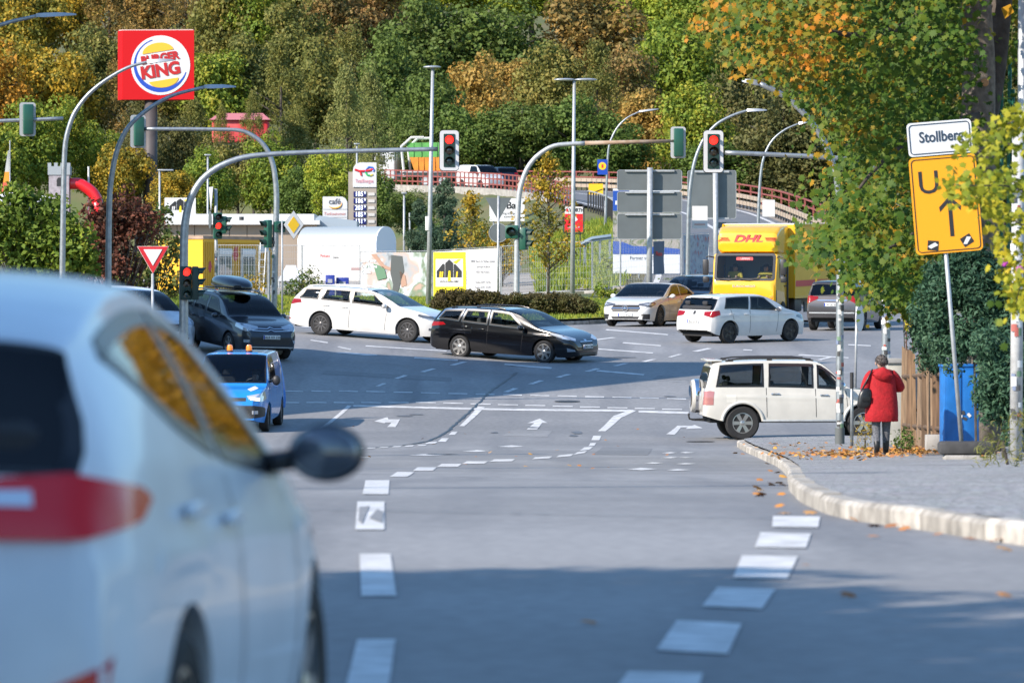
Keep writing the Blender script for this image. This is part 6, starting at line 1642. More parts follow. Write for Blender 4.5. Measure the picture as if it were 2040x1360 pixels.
# ---- yellow site cabin
def cabin():
    Y = 247; c = P(404, 600, Y); zg = t1(c.x, Y); t = thing('site_cabin', 'yellow site office cabin with two white windows behind the thin signal post', 'site cabin', (c.x, Y, zg), R(62))
    yl = mat('cabin_yellow',(.78,.42,.01),.5); H = 2.62; L = 6.0; W = 2.4
    b = MB(); b.box((L/2, W/2, H/2),(L,W,H)); b.build('walls', yl, t)
    b = MB()
    for i in range(40): b.box((.1+i*.15, -.012, H/2),(.07,.03,H-.3))
    cb = b.build('corrugated_side', mat('cabin_mustard',(.62,.34,.03),.6), t); cb['kind'] = 'stuff'  # shade of the long side is put into a darker yellow
    b = MB(); b.box((L/2,W/2,H+.05),(L+.1,W+.1,.14)); b.build('roof_frame', mat('cabin_roof',(.42,.30,.22),.7,noise=.4,nscale=2), t)
    for x in (1.75,3.75):
        b = MB(); b.box((x,-.05,1.45),(1.15,.08,1.5)); fr = b.build('window_frame', white_p, t)
        for dx in (-.27,.27):
            b = MB(); b.box((x+dx,-.095,1.32),(.46,.01,1.05)); b.build('window_pane', mat('cabin_pane',(.10,.13,.15),.1,0,1), fr)
        b = MB(); b.box((x,-.1,2.05),(1.1,.06,.24)); b.build('shutter_box', mat('shutter_white',(.66,.66,.66),.5), fr)
    b = MB(); b.box((5.2,-.04,2.2),(.75,.01,.26)); b.build('name_board', white_p, t)
    gf = mat('graffiti_red',(.45,.05,.06),.6)
    for (x, z, r) in ((2.75,2.0,.28),(.55,1.4,.20)):
        b = MB(); b.prism([(x+r*random.uniform(.5,1.1)*math.cos(a), z+1.4*r*random.uniform(.5,1.1)*math.sin(a)) for a in np.linspace(0,6.1,14)], .004, XZ(T3(0,-.028,0))); b.build('graffiti', gf, t)
    # ladder leaning on the cabin
    lp = P(518, 600, 244); lz = t1(lp.x, 244); t = thing('ladder', 'aluminium ladder leaning at the end of the yellow cabin', 'ladder', (lp.x, 244, lz))
    for s_ in (-.12,.12):
        b = MB(); b.tube([(s_,0,0),(s_+.12,.7,2.5)], .03, 6); b.build('rail', galv_l, t)
    for k in range(8):
        b = MB(); f = (k+.5)/8; b.tube([(-.12+.12*f,.7*f,2.5*f),(.12+.12*f,.7*f,2.5*f)], .02, 6); b.build('rung', galv_l, t)
cabin()

# ---- hoarding with black and yellow lettering (back of the yard)
def logo_mhr(parent, M, w, small=False):
    """house-shaped black lettering MHR with a yellow chimney stroke, w wide"""
    bk = black_p; k = w/2
    def pc(pl, m, d, nm): 
        b = MB(); b.prism([(a*k, c*k) for a, c in pl], .004, XZ(M @ T3(0,-d,0))); b.build(nm, m, parent)
    pc([(-1,-.35),(-.36,-.35),(-.36,.42),(-.5,.48),(-1,.02)], bk, .004, 'letter'); pc([(-.32,-.35),(.32,-.35),(.32,.50),(0,.72),(-.32,.50)], bk, .004, 'letter'); pc([(.36,-.35),(1,-.35),(1,.02),(.5,.44),(.36,.42)], bk, .004, 'letter')
    wm = signyel if not small else white_p
    for x in (-.78,-.62,.55): pc([(x,-.35),(x+.10,-.35),(x+.16,.0),(x+.04,.0)], wm, .010, 'letter_gap')
    pc([(-.12,-.55),(.12,-.55),(.10,.02),(-.02,.06)], mat('logo_yellow_strong',(.90,.72,.01),.5), .011, 'yellow_stroke'); pc([(.55,.45),(.95,.72),(.72,.72),(.30,.55)], mat('logo_yellow_strong',(.90,.72,.01),.5), .010, 'yellow_stroke')
Y = 306; c = P(359, 414, Y); zg = t1(c.x, Y)
t = thing('builders_hoarding', 'white hoarding with black and yellow builder lettering above the low roof', 'sign', (c.x, Y, zg)); zc = c.z-zg
b = MB(); b.prism(rrect(62/S(Y), 40/S(Y), .02, 1), .05, XZ(T3(0,0,zc))); pn = b.build('panel', white_p, t); logo_mhr(pn, T3(0,-.052,zc+.08), 1.15, True)
for s_ in (-1,1):
    b = MB(); b.cyl((s_*.7,.04,0),(s_*.7,.04,zc),.05,n=6); b.build('post', galv, t)

# ---- site fence panels and what hangs on them
wirem = mat('fence_wire', (.40,.41,.42), .5, .6)
FEN = [(430,243,.0),(516,242,.0),(602,240,0),(718,238,0),(862,235.5,0),(998,233,0),(1090,231.5,0),(1180,231,0),(1236,234,0),(1296,236,0),(1358,238,0),(1412,241,0)]
def fence_panel(a, b2, label, top=2.0, i=0):
    pa = P(a[0], 600, a[1]); pb = P(b2[0], 600, b2[1]); za = t1(pa.x, pa.y)+.1; zb = t1(pb.x, pb.y)+.1
    A = Vector((pa.x, pa.y, za)); D = Vector((pb.x, pb.y, zb))-A; L = D.xy.length; ang = math.atan2(D.y, D.x)
    t = thing('fence_panel', label, 'fence', A, (0, 0, ang), 'site fence panels')
    sl = D.z/L
    b = MB(); b.tube([(.03,0,0),(.03,0,top),(L-.03,0,top+sl*L),(L-.03,0,sl*L),(.03,0,.0)], .022, 6, False); b.build('frame', galv_l, t)
    b = MB(); n = int(L/.12)
    for k in range(1, n): b.box((k*L/n, 0, top/2+sl*k*L/n),(.006,.006,top-.05))
    for k in range(1, 8): b.add([(.03,-.003,k*top/8),(L-.03,-.003,k*top/8+sl*L),(L-.03,.003,k*top/8+sl*L+.006),(.03,.003,k*top/8+.006)], [(0,1,2,3)])
    w_ = b.build('wire_mesh', wirem, t); w_['kind'] = 'stuff'
    b = MB(); b.box((0,0,-.06),(.24,.62,.13),None,.02); b.build('foot', concrete, t)
    return t, L, sl, A, ang
labs = ['wire fence panel in front of the yellow cabin','wire fence panel left of the rose bush','wire fence panel before the white trailer','fence panel carrying the picnic photo banner','fence panel carrying the yellow builder banner','fence panel between banner and signal pole','fence panel behind the narrow yellow tree','fence panel right of the narrow yellow tree','fence panel left of the partner board','fence panel in front of the partner board','fence panel carrying the small grey banner']
PN = []
for i in range(len(FEN)-1): PN.append(fence_panel(FEN[i], FEN[i+1], labs[i], 2.25 if i < 3 else 2.0, i))

def banner(pan, label, x0, x1, z0, z1, m, name='banner'):
    tt, L, sl, A, ang = pan
    o = thing(name, label, 'banner', A, (0, 0, ang), 'banners on the site fence')
    nx, nz = 14, 6; V = []
    for j in range(nz+1):
        for i in range(nx+1):
            fx, fz = i/nx, j/nz; x = x0+(x1-x0)*fx; V.append((x, -.035-.012*math.sin(fx*9+fz*4)-.010*math.sin(fz*8+1), z0+(z1-z0)*fz+sl*x))
    Fc = [(j*(nx+1)+i, j*(nx+1)+i+1, (j+1)*(nx+1)+i+1, (j+1)*(nx+1)+i) for j in range(nz) for i in range(nx)]
    mobj('cloth', np_mesh('cloth', V, Fc, (m,), True), o)
    return o
def photo_mat(name, cols, scale=2.2, coords='Object'):
    """soft blotches of photograph-like print"""
    m = bpy.data.materials.new(name); m.use_nodes = True; nt = m.node_tree; bs = nt.nodes['Principled BSDF']; bs.inputs['Roughness'].default_value = .7
    tc = nt.nodes.new('ShaderNodeTexCoord'); nz = nt.nodes.new('ShaderNodeTexNoise'); nz.inputs['Scale'].default_value = scale; nz.inputs['Detail'].default_value = 3; nz.inputs['Distortion'].default_value = .5
    nt.links.new(tc.outputs[coords], nz.inputs['Vector']); rp = nt.nodes.new('ShaderNodeValToRGB'); cr = rp.color_ramp
    while len(cr.elements) < len(cols): cr.elements.new(.5)
    for i, c in enumerate(cols): cr.elements[i].position = .28+.44*i/(len(cols)-1); cr.elements[i].color = (*c, 1)
    nt.links.new(nz.outputs[0], rp.inputs[0]); nt.links.new(rp.outputs[0], bs.inputs['Base Color']); return m
o = banner(PN[3], 'photo banner of people in a park on the fence beside the white estate', .05, PN[3][1]-.2, .05, 1.95, photo_mat('park_photo', [(.10,.11,.12),(.30,.33,.36),(.42,.32,.28),(.52,.55,.58),(.14,.20,.13),(.40,.27,.22)], 1.0))
Lb = PN[3][1]
for (pl, m, nm) in [([(.62,1.9),(.9,1.9),(1.35,1.45),(1.75,1.30),(1.7,1.2),(1.25,1.32)], mat('print_arm',(.36,.22,.16),.7), 'printed_arm'), ([(1.75,1.85),(2.35,1.8),(2.45,1.2),(2.2,.55),(2.0,.05),(1.72,.05),(1.85,.6),(1.7,1.1)], mat('print_dark',(.07,.08,.08),.7), 'printed_figure'),
                   ([(2.2,1.2),(2.5,1.0),(2.6,.6),(2.3,.5)], mat('print_skin',(.36,.22,.16),.7), 'printed_arm'), ([(.75,1.5),(1.35,1.35),(1.5,.9),(1.0,.8)], mat('print_green',(.10,.20,.12),.7), 'printed_tree'), ([(.15,.1),(1.2,.1),(1.2,.25),(.15,.25)], mat('print_pale',(.60,.62,.64),.7), 'printed_line')]:
    b = MB(); b.prism(pl, .003, XZ(T3(0,-.058,0))); b.build(nm, m, o)
for i, tx in enumerate(['Starke Ideen', 'Drei Träume', 'Gesund']): text(tx, .20, mat('print_pale',(.60,.62,.64),.7), o, T3(.12,-.062,1.62-i*.24), 'lettering', 'LEFT', sx=.8, bold=.004)
o = banner(PN[4], 'yellow and white builder banner on the site fence', .10, PN[4][1]-.03, .05, 1.95, mat('banner_white',(.52,.52,.54),.7))
b = MB(); L4 = PN[4][1]; k = L4*.5
b.prism([(.10,.05),(k,.05),(k,1.94),(.10,1.94)], .003, XZ(T3(0,-.060,0))); yb = b.build('yellow_half', mat('banner_yellow',(.82,.66,.01),.6), o)
b = MB(); b.prism([(.10+.13,.52),(k-.14,.52),(k-.14,1.66),(.23,1.66)], .003, XZ(T3(0,-.066,0))); b.build('white_field', mat('banner_white',(.52,.52,.54),.7), yb)
cx_ = (.23+k-.14)/2; logo_mhr(yb, T3(cx_,-.071,1.14), k-.5); text('HOCH- & TIEFBAU GMBH', .115, black_p, yb, T3(cx_,-.072,.72), 'lettering', sx=.80, bold=.003)
for i, tx in enumerate(['MHR Hoch- & Tiefbau GmbH', 'Löbnitzer Straße 8', '08301 Bad Schlema', '', 'Telefon 03771 25720', 'Telefax 03771 257299', 'kontakt@mhr-bau.de']):
    if tx: text(tx, .125 if i else .14, mat('banner_print',(.14,.14,.16),.6), o, T3(k+(L4-k)/2,-.062,1.55-i*.215), 'lettering', sx=.78)
banner(PN[10], 'small grey and red banner on the fence beside the lorry', .1, PN[10][1]-.1, .3, 1.95, photo_mat('grey_red_photo', [(.15,.17,.2),(.45,.46,.48),(.30,.34,.40),(.45,.12,.10)], 3))
o = banner(PN[9], 'dark banner with red lettering on the fence in front of the partner board', .15, 1.0, .4, 1.75, mat('banner_dark',(.12,.14,.18),.7)); text('Photo', .26, redp, o, T3(.56,-.062,1.25), 'lettering', sx=.8, bold=.006)

# ---- partner board: blue and white billboard behind the fence
def partner():
    Y = 246; s_ = S(Y); x0, x1 = (1221-CX)/F*Y, (1354-CX)/F*Y; zg = t1((x0+x1)/2, Y); t = thing('partner_board', 'tall blue and white advert board with an aerial picture behind the grey sign back', 'sign', ((x0+x1)/2, Y, zg))
    z = lambda y: (HY-y)/s_-zg; w = x1-x0
    def rect(nm, ya, yb, m, d, parent, xa=-w/2, xb=w/2):
        b = MB(); b.prism([(xa,z(yb)),(xb,z(yb)),(xb,z(ya)),(xa,z(ya))], .02 if parent is t else .004, XZ(T3(0,-d,0))); return b.build(nm, m, parent)
    pn = rect('panel', 376, 545, mat('board_white',(.66,.68,.72),.5), 0, t); bl = mat('board_blue',(.01,.07,.36),.5)
    rect('aerial_picture', 418, 500, photo_mat('aerial_photo', [(.05,.09,.03),(.14,.18,.07),(.38,.34,.32),(.10,.13,.06),(.45,.45,.48)], 2.5), .030, pn)
    b = MB(); b.prism([(-w/2,z(506)),(w/2,z(506)),(w/2,z(496)),(w*.2,z(492)),(-w*.2,z(490)),(-w*.35,z(482)),(-w/2,z(480))], .004, XZ(T3(0,-.036,0))); b.build('blue_sweep', bl, pn)
    rect('blue_corner', 380, 420, bl, .031, pn, -w/2, -w/2+.7); rect('white_note', 400, 408, white_p, .037, pn, -w/2+.1, -w/2+.4)
    text('Partner vor Ort', .22, mat('board_print',(.12,.13,.16),.6), pn, T3(-.1,-.03,z(514)), 'lettering', sx=.85)
    for q in (-.8,-.2,.4):
        b = MB(); b.cyl((q*w/2*1.1,.06,0),(q*w/2*1.1,.06,z(545)),.05,n=6); b.build('post', galv, t)
partner()

# ---- red tool shop advert, white lettered hoarding at the bridge
Y = 262; c = P(1143, 436, Y); zg = t1(c.x, Y); t = thing('tool_advert', 'red and white framed advert behind the winged lamp post', 'sign', (c.x, Y, zg)); zc = c.z-zg; s_ = S(Y)
b = MB(); path = [Vector((p[0],0,zc+p[1])) for p in rrect(40/s_,58/s_,.12,4)]; b.tube(path+[path[0]], .035, 6, False); b.build('frame', plastic, t)
b = MB(); b.prism(rrect(36/s_,50/s_,.03,2,0,-.02), .02, XZ(T3(0,0,zc))); pn = b.build('panel', mat('advert_red',(.68,.015,.02),.45), t)
b = MB(); b.prism(rrect(36/s_,14/s_,.02,2,0,17/s_), .004, XZ(T3(0,-.022,zc))); b.build('white_head', white_p, pn); text('WÜRTH', .24, black_p, pn, T3(.12,-.03,zc+17/s_), 'lettering', sx=.75, bold=.01)
b = MB(); b.prism(rrect(.1,.14,.01,1,-.30,17/s_), .003, XZ(T3(0,-.03,zc))); b.build('emblem', redp, pn)
b = MB(); b.prism([(-.05,-.16),(.14,-.02),(.02,.16),(-.12,.10),(-.02,.0)], .003, XZ(T3(.05,-.024,zc-.02))); b.build('white_mark', white_p, pn); text('DORFSTR. 30', .12, white_p, pn, T3(0,-.026,zc-17/s_), 'lettering', sx=.8)
for s2 in (-.3,.3):
    b = MB(); b.cyl((s2,.05,0),(s2,.05,zc),.03,n=6); b.build('post', plastic, t)
Y = 300; c = P(1010, 418, Y); zg = t1(c.x, Y); t = thing('hoarding', 'white hoarding with black letters partly behind the round sign post', 'sign', (c.x, Y, zg)); zc = c.z-zg; s_ = S(Y)
b = MB(); b.prism(rrect(70/s_,46/s_,.02,1), .05, XZ(T3(0,0,zc))); pn = b.build('panel', white_p, t); text('a-Bau', .52, black_p, pn, T3(.15,-.055,zc+.22), 'lettering', bold=.015); text('zeitig kompetent\nzuverlässig', .17, black_p, pn, T3(.2,-.055,zc-.28), 'lettering')
for s2 in (-.7,.7):
    b = MB(); b.cyl((s2,.05,0),(s2,.05,zc),.05,n=6); b.build('post', galv, t)

# ---- play castle, red slide, flag, small tents, blue boxes
Y = 330; c = P(119, 600, Y); zg = t1(c.x, Y); s_ = S(Y); t = thing('play_castle', 'toy castle tower of grey brick print beside the red slide', 'play tower', (c.x, Y, zg)); zt = (HY-337)/s_-zg
cs = mat('castle_print',(.40,.36,.40),.7,noise=.3,nscale=5); b = MB(); b.box((0,0,zt/2),(40/s_,1.2,zt)); b.build('tower', cs, t)
b = MB(); b.box((0,0,zt-.10),(44/s_,1.3,.5)); b.build('parapet', mat('castle_grey',(.30,.33,.36),.7), t)
for k in range(4):
    b = MB(); b.box((-.55+k*.37,-.5,zt+.24),(.2,.2,.22)); b.build('merlon', mat('castle_grey',(.30,.33,.36),.7), t)
b = MB(); b.prism([(-.18,0),(.18,0),(.18,.35),(.1,.5),(-.1,.5),(-.18,.35)], .01, XZ(T3(.05,-.61,zt-1.0))); b.build('window', plastic, t)
t = thing('tube_slide', 'red tube slide curving down from the toy castle', 'slide', (c.x, Y, zg)); b = MB(); q = [P(x, y, Y)-Vector((c.x, Y, zg)) for x, y in ((138,366),(155,366),(172,374),(186,386),(194,400))]; b.tube(smooth_path(q), .34, 14); b.build('tube', mat('slide_red',(.72,.012,.02),.35,0,.5), t, True)
b = MB(); b.tube([q[-1]-Vector((.02,0,-.03)), q[-1]+Vector((.05,.1,-.5)), q[-1]+Vector((-.25,.2,-1.2)), q[-1]+Vector((-.3,.3,-q[-1].z+.3))], [.33,.33,.33,.33], 12); b.build('outlet', mat('slide_red',(.72,.012,.02),.35,0,.5), t, True)
b = MB(); zz = q[1]; b.cyl((zz.x+.6,.3,0),(zz.x+.6,.3,zz.z+1.0),.06,n=6); b.build('support', white_p, t)
Y = 320; c = P(18, 600, Y); zg = t1(c.x, Y); s_ = S(Y); t = thing('flag', 'pale advertising flag with an orange foot at the left edge', 'flag', (c.x, Y, zg)); z = lambda y: (HY-y)/s_-zg
b = MB(); b.cyl((.05,0,0),(.05,0,z(280)),.05,.03,8); b.build('pole', galv_l, t)
V = []; 
for k in range(9):
    f = k/8; yy = 385-85*f; V += [(-.38*(1-f)-.05, -.02+.06*math.sin(5*f), z(yy)), (.0, .05*math.sin(5*f), z(yy))]
for (i0, i1, m) in ((0,2,mat('flag_red',(.60,.10,.06),.7)),(2,4,mat('flag_orange',(.80,.30,.03),.7)),(4,8,mat('flag_pale',(.55,.56,.52),.7))):
    mobj('flag_cloth', np_mesh('flag_cloth', V[2*i0:2*i1+2], [(2*k, 2*k+1, 2*k+3, 2*k+2) for k in range(i1-i0)], (m,), True), t)
for (lab, x0, x1, yt, yb, Y, nm) in [('white pavilion roof at the left edge under the flag', -20, 44, 383, 402, 316, 'pavilion'),('white pavilion roof behind the left green bush', 60, 110, 390, 404, 318, 'pavilion'),('low white shelter behind the rose bush', 556, 603, 528, 560, 250, 'shelter')]:
    c = P((x0+x1)/2, 600, Y); zg = t1(c.x, Y); s_ = S(Y); w = (x1-x0)/s_; t = thing(nm, lab, 'pavilion', (c.x, Y, zg)); z = lambda y: (HY-y)/s_-zg
    b = MB(); b.add([(-w/2,-1.2,z(yb)),(w/2,-1.2,z(yb)),(w/2,1.2,z(yb)),(-w/2,1.2,z(yb)),(-w*.2,0,z(yt)),(w*.2,0,z(yt))], [(0,1,5,4),(1,2,5),(2,3,4,5),(3,0,4)]); b.build('roof', mat('tent_white',(.58,.58,.58),.6), t, False)
    for sx in (-1,1):
        for sy in (-1,1):
            b = MB(); b.cyl((sx*(w/2-.05),sy*1.1,0),(sx*(w/2-.05),sy*1.1,z(yb)),.04,n=6); b.build('leg', galv_l, t)
    if nm == 'shelter':
        b = MB(); b.box((0,.0,z(yb)/2),(w-.2,2.0,z(yb))); b.build('side_cloth', mat('tent_white',(.58,.58,.58),.6), t)
for (lab, xa, xb2, ya, yb, Y) in [('dark blue crest box behind the white estate roof', 651, 669, 548, 578, 236.5),('blue striped box beside the crest box', 672, 697, 553, 578, 236.8)]:
    c = P((xa+xb2)/2, 600, Y); zg = t1(c.x, Y); s_ = S(Y); t = thing('blue_box', lab, 'box', (c.x, Y-1.5, zg+.05)); h = (HY-ya)/s_-zg-.05
    b = MB(); b.box((0,0,h/2),((xb2-xa)/s_,.3,h),None,.02); b.build('box', mat('box_blue',(.02,.04,.28),.5), t)
    b = MB(); b.box((0,-.16,h-.25),((xb2-xa)/s_*.5,.01,.16)); b.build('print', mat('box_print',(.35,.35,.42),.6), t)
# red delivery banner on the wooded slope
Y = 470; c = P(478, 262, Y); zg = t1(c.x, Y); s_ = S(Y)
t = thing('red_tarpaulin_house', 'bright red covered hut showing through the trees right of the burger sign', 'hut', (c.x, Y, zg)); zc = c.z-zg
rt = mat('red_tarpaulin',(.60,.02,.03),.7,noise=.4,nscale=.8,col2=(.55,.10,.10)); w = 112/s_; h = 46/s_
b = MB(); b.box((0,1.5,(zc-h/2)/2),(w*.9,3,zc-h/2)); b.build('base', mat('hut_base',(.12,.10,.09),.8), t)
b = MB(); b.box((0,1.5,zc),(w,3,h),None,.2); b.build('cover', rt, t)
b = MB(); b.add([(-w/2-.2,-.3,zc+h/2),(w/2+.2,-.3,zc+h/2),(w/2+.2,3.3,zc+h/2),(-w/2-.2,3.3,zc+h/2),(-w/2+.5,1.5,zc+h/2+.6),(w/2-.5,1.5,zc+h/2+.6)], [(0,1,5,4),(1,2,5),(2,3,4,5),(3,0,4)]); b.build('roof', mat('hut_roof',(.48,.16,.17),.6), t, False)

# ================================================================== RAMP RAILINGS
railm = mat('weathered_rail', (.50,.40,.30), .6, .2, noise=.2, nscale=1.5); redrail = mat('red_railing', (.26,.07,.06), .7)
def guard(label, off, i0, i1, rails, postm, railmat, ph, step=2, cat='guard rail', name='guard_rail', rw=.15, bars=False):
    pts = ramp_side(off, 0, i0, i1); t = thing(name, label, cat, pts[0]); o = pts[0]
    dense = [Vector(p) for p in _dense([tuple(p) for p in pts], 2)]
    for k in range(0, len(dense), step):
        b = MB(); p = dense[k]-o; b.box((p.x, p.y, p.z+ph/2-.1),(.10,.10,ph+.2)); b.build('post', postm, t)
    for z in rails:
        V = []; 
        for k, p in enumerate(dense):
            d = dense[min(k+1, len(dense)-1)]-dense[max(k-1, 0)]; d.normalize(); n = Vector((-d.y, d.x, 0))*.04; q = p-o
            for (sx, dz) in ((-1,-rw/2),(1,-rw/2),(1,rw/2),(-1,rw/2)): V.append((q.x+n.x*sx*1.0, q.y+n.y*sx, q.z+z+dz))
        m = len(dense); Fc = [(i*4+e, i*4+(e+1) % 4, i*4+4+(e+1) % 4, i*4+4+e) for i in range(m-1) for e in range(4)] + [(3,2,1,0),tuple(range((m-1)*4, m*4))]
        mobj('rail', np_mesh('rail', V, Fc, (railmat,)), t)
    return t
guard('beige double guard rail along the far side of the ramp', -4.95, 26, 74, (.42,.85), plastic, railm, .95, 1, rw=.26)
guard('red pipe railing behind the beige guard rail', -5.9, 26, 74, (1.45,1.05), redrail, redrail, 1.45, 3, 'railing', 'red_railing', .09)
guard('red bridge railing above the concrete wall, camera side', 4.85, 48, 74, (1.35,.95,.55), redrail, redrail, 1.35, 1, 'railing', 'red_railing', .09)
guard('dark slatted railing along the lower ramp, camera side', 5.0, 26, 46, (1.15,), plastic, galv_l, 1.1, 1, 'railing', 'slatted_railing', .07)
# short blue grey guard rail on the grass
t = thing('guard_rail', 'short blue grey guard rail on the grass beside the grey sign back', 'guard rail', P(1200, 600, 262)); o = P(1200,600,262); b = MB(); b.tube([P(1158,487,262)-o, P(1180,476,262)-o, P(1218,471,262)-o], .13, 6); b.build('rail', mat('blue_grey_rail',(.16,.22,.28),.5,.3), t)
for x in (1165,1195,1215):
    p = P(x, 478, 262)-o; zb = t1(o.x+p.x, 262)-o.z; b = MB(); b.box((p.x,p.y+.1,(p.z+zb)/2),(.1,.1,p.z-zb)); b.build('post', galv, t)
# ================================================================== VEGETATION
bark = mat('bark', (.085,.070,.058), .95, noise=.5, nscale=6, bump=.6, bscale=30)
bark_l = mat('bark_light', (.20,.17,.14), .95, noise=.5, nscale=9, bump=.6, bscale=30)
FOL = {
 'dg': [(.014,.032,.008),(.024,.050,.011),(.038,.072,.014),(.056,.092,.017)],
 'g':  [(.018,.050,.012),(.035,.085,.016),(.060,.120,.022),(.095,.140,.026)],
 'gy': [(.030,.075,.010),(.075,.140,.014),(.150,.195,.018),(.260,.230,.020)],
 'lime': [(.060,.110,.012),(.130,.200,.018),(.220,.260,.022),(.300,.280,.030)],
 'y':  [(.045,.070,.012),(.130,.120,.014),(.330,.210,.016),(.460,.240,.018)],
 'o':  [(.050,.055,.012),(.170,.100,.014),(.400,.170,.014),(.480,.200,.016)],
 'br': [(.035,.032,.014),(.085,.062,.020),(.165,.095,.028),(.230,.120,.030)],
 'br2':[(.045,.050,.018),(.110,.085,.030),(.200,.115,.045),(.250,.130,.050)],
 'ol': [(.026,.040,.012),(.060,.072,.018),(.110,.105,.026),(.170,.130,.032)],
 'och':[(.060,.062,.016),(.150,.110,.028),(.270,.160,.040),(.330,.185,.045)],
 'pale':[(.060,.085,.026),(.120,.145,.045),(.190,.200,.065),(.240,.225,.080)],
 'dk': [(.016,.022,.010),(.030,.036,.014),(.052,.050,.018),(.080,.060,.022)],
 'red':[(.035,.022,.014),(.085,.035,.022),(.140,.048,.030),(.100,.075,.025)],
 'mapl':[(.010,.030,.006),(.022,.060,.008),(.042,.095,.010),(.070,.125,.010),(.110,.150,.012),(.360,.200,.012)],
 'maplo':[(.016,.042,.007),(.034,.075,.009),(.062,.112,.010),(.110,.140,.012),(.300,.190,.012),(.460,.170,.012)],
 'con':[(.012,.032,.018),(.025,.058,.032),(.045,.085,.048),(.070,.105,.060)],
 'hedge':[(.030,.024,.012),(.052,.040,.017),(.066,.056,.020),(.060,.066,.020)],
 'vine':[(.110,.150,.012),(.260,.260,.016),(.420,.330,.018),(.560,.270,.014)],
 'rose':[(.025,.050,.016),(.055,.090,.024),(.100,.115,.030),(.200,.110,.040)],
 'yng':[(.070,.085,.014),(.160,.130,.016),(.290,.185,.018),(.360,.200,.020)],
 'pine':[(.014,.034,.020),(.030,.060,.034),(.055,.085,.048),(.080,.110,.060)],
}
COLN = {'dg':'dark green','g':'mid green','gy':'yellow green','lime':'lime green','y':'yellow','o':'orange','br':'brown','br2':'rust brown','ol':'olive','och':'ochre','pale':'pale green','dk':'dark brown green'}
FK = {'dg': 2.5, 'dk': 2.7, 'br': 2.3, 'ol': 2.3, 'br2': 2.0, 'och': 2.0, 'mapl': 1.0, 'maplo': 1.05, 'vine': 1.2, 'hedge': 1.6, 'red': 1.6, 'con': 2.1, 'pine': 1.6}
OLV = (.22,.20,.05)
def fm(k): return foliage(k, [tuple(min(.62, (c*FK.get(k, 1.75))*(.74 if k in COLN else 1)+(.26*o_ if k in COLN else 0)) for c, o_ in zip(col, OLV)) for col in FOL[k]], .30 if k not in ('mapl','maplo','vine') else .28)

def leaf_quads(C, N, size, seed, aspect=.62, jit=.55, fold=.18):
    """rhombic leaves at points C with preferred normals N"""
    r = np.random.default_rng(seed); n = len(C)
    N = N + r.normal(0, jit, (n, 3)); N /= np.linalg.norm(N, axis=1)[:, None]
    A = r.normal(0, 1, (n, 3)); A -= (A*N).sum(1)[:, None]*N; A /= np.linalg.norm(A, axis=1)[:, None]
    B = np.cross(N, A); s = size*r.uniform(.6, 1.35, n)[:, None]
    V = np.stack([C - A*s*.5, C - B*s*aspect*.5 + N*s*fold, C + A*s*.5, C + B*s*aspect*.5 + N*s*fold], 1).reshape(-1, 3)
    return V, np.arange(4*n).reshape(n, 4)
def clump_points(cs, rs, per, seed, flat=.85, shell=.55):
    r = np.random.default_rng(seed); Cs = []; Ns = []
    for c, rad in zip(cs, rs):
        k = max(6, int(per*rad**2)); d = r.normal(0, 1, (k, 3)); d /= np.linalg.norm(d, axis=1)[:, None]
        q = (shell + (1.05-shell)*r.random(k)**.6)[:, None]
        Cs.append(np.array(c) + d*q*rad*np.array([1, 1, flat])); Ns.append(d + np.array([0, 0, .35]))
    return np.concatenate(Cs), np.concatenate(Ns)

CROWNS = {}
def crown(kind, v):
    """unit crown about 12 m wide and 13 m high, centred on its middle"""
    key = (kind, v)
    if key in CROWNS: return CROWNS[key]
    r = np.random.default_rng(100*v+hash(kind) % 97 if False else 100*v+len(kind)*13)
    if kind == 'round':
        cs, rs = [], []
        for k in range(62):
            d = r.normal(0, 1, 3); d /= np.linalg.norm(d); q = r.random()**.45
            p = d*q*np.array([4.7, 4.7, 5.2]); 
            if p[2] < -4: p[2] *= .7
            p[:2] *= 1 - .25*max(0, p[2]/6)
            cs.append(p); rs.append(r.uniform(1.0, 2.1))
        C, N = clump_points(cs, rs, 62, 200+v); V, Fc = leaf_quads(C, N, .46, 300+v)
    elif kind == 'airy':
        cs, rs = [], []
        for k in range(110):
            t = r.random(); a = r.uniform(0, 6.28); w = 4.6*(1-abs(t-.42)*1.45)
            p = np.array([math.cos(a)*w*r.random()**.5, math.sin(a)*w*r.random()**.5, -6+12.5*t]); cs.append(p); rs.append(r.uniform(.6, 1.2))
        C, N = clump_points(cs, rs, 95, 400+v, 1.2, .2); V, Fc = leaf_quads(C, N, .32, 500+v, .5, .9)
    V = np.asarray(V)
    me = np_mesh('crown', V, Fc, (None,)) if False else np_mesh('crown', V, Fc)
    me.materials.append(fm('g'))
    CROWNS[key] = me
    return me

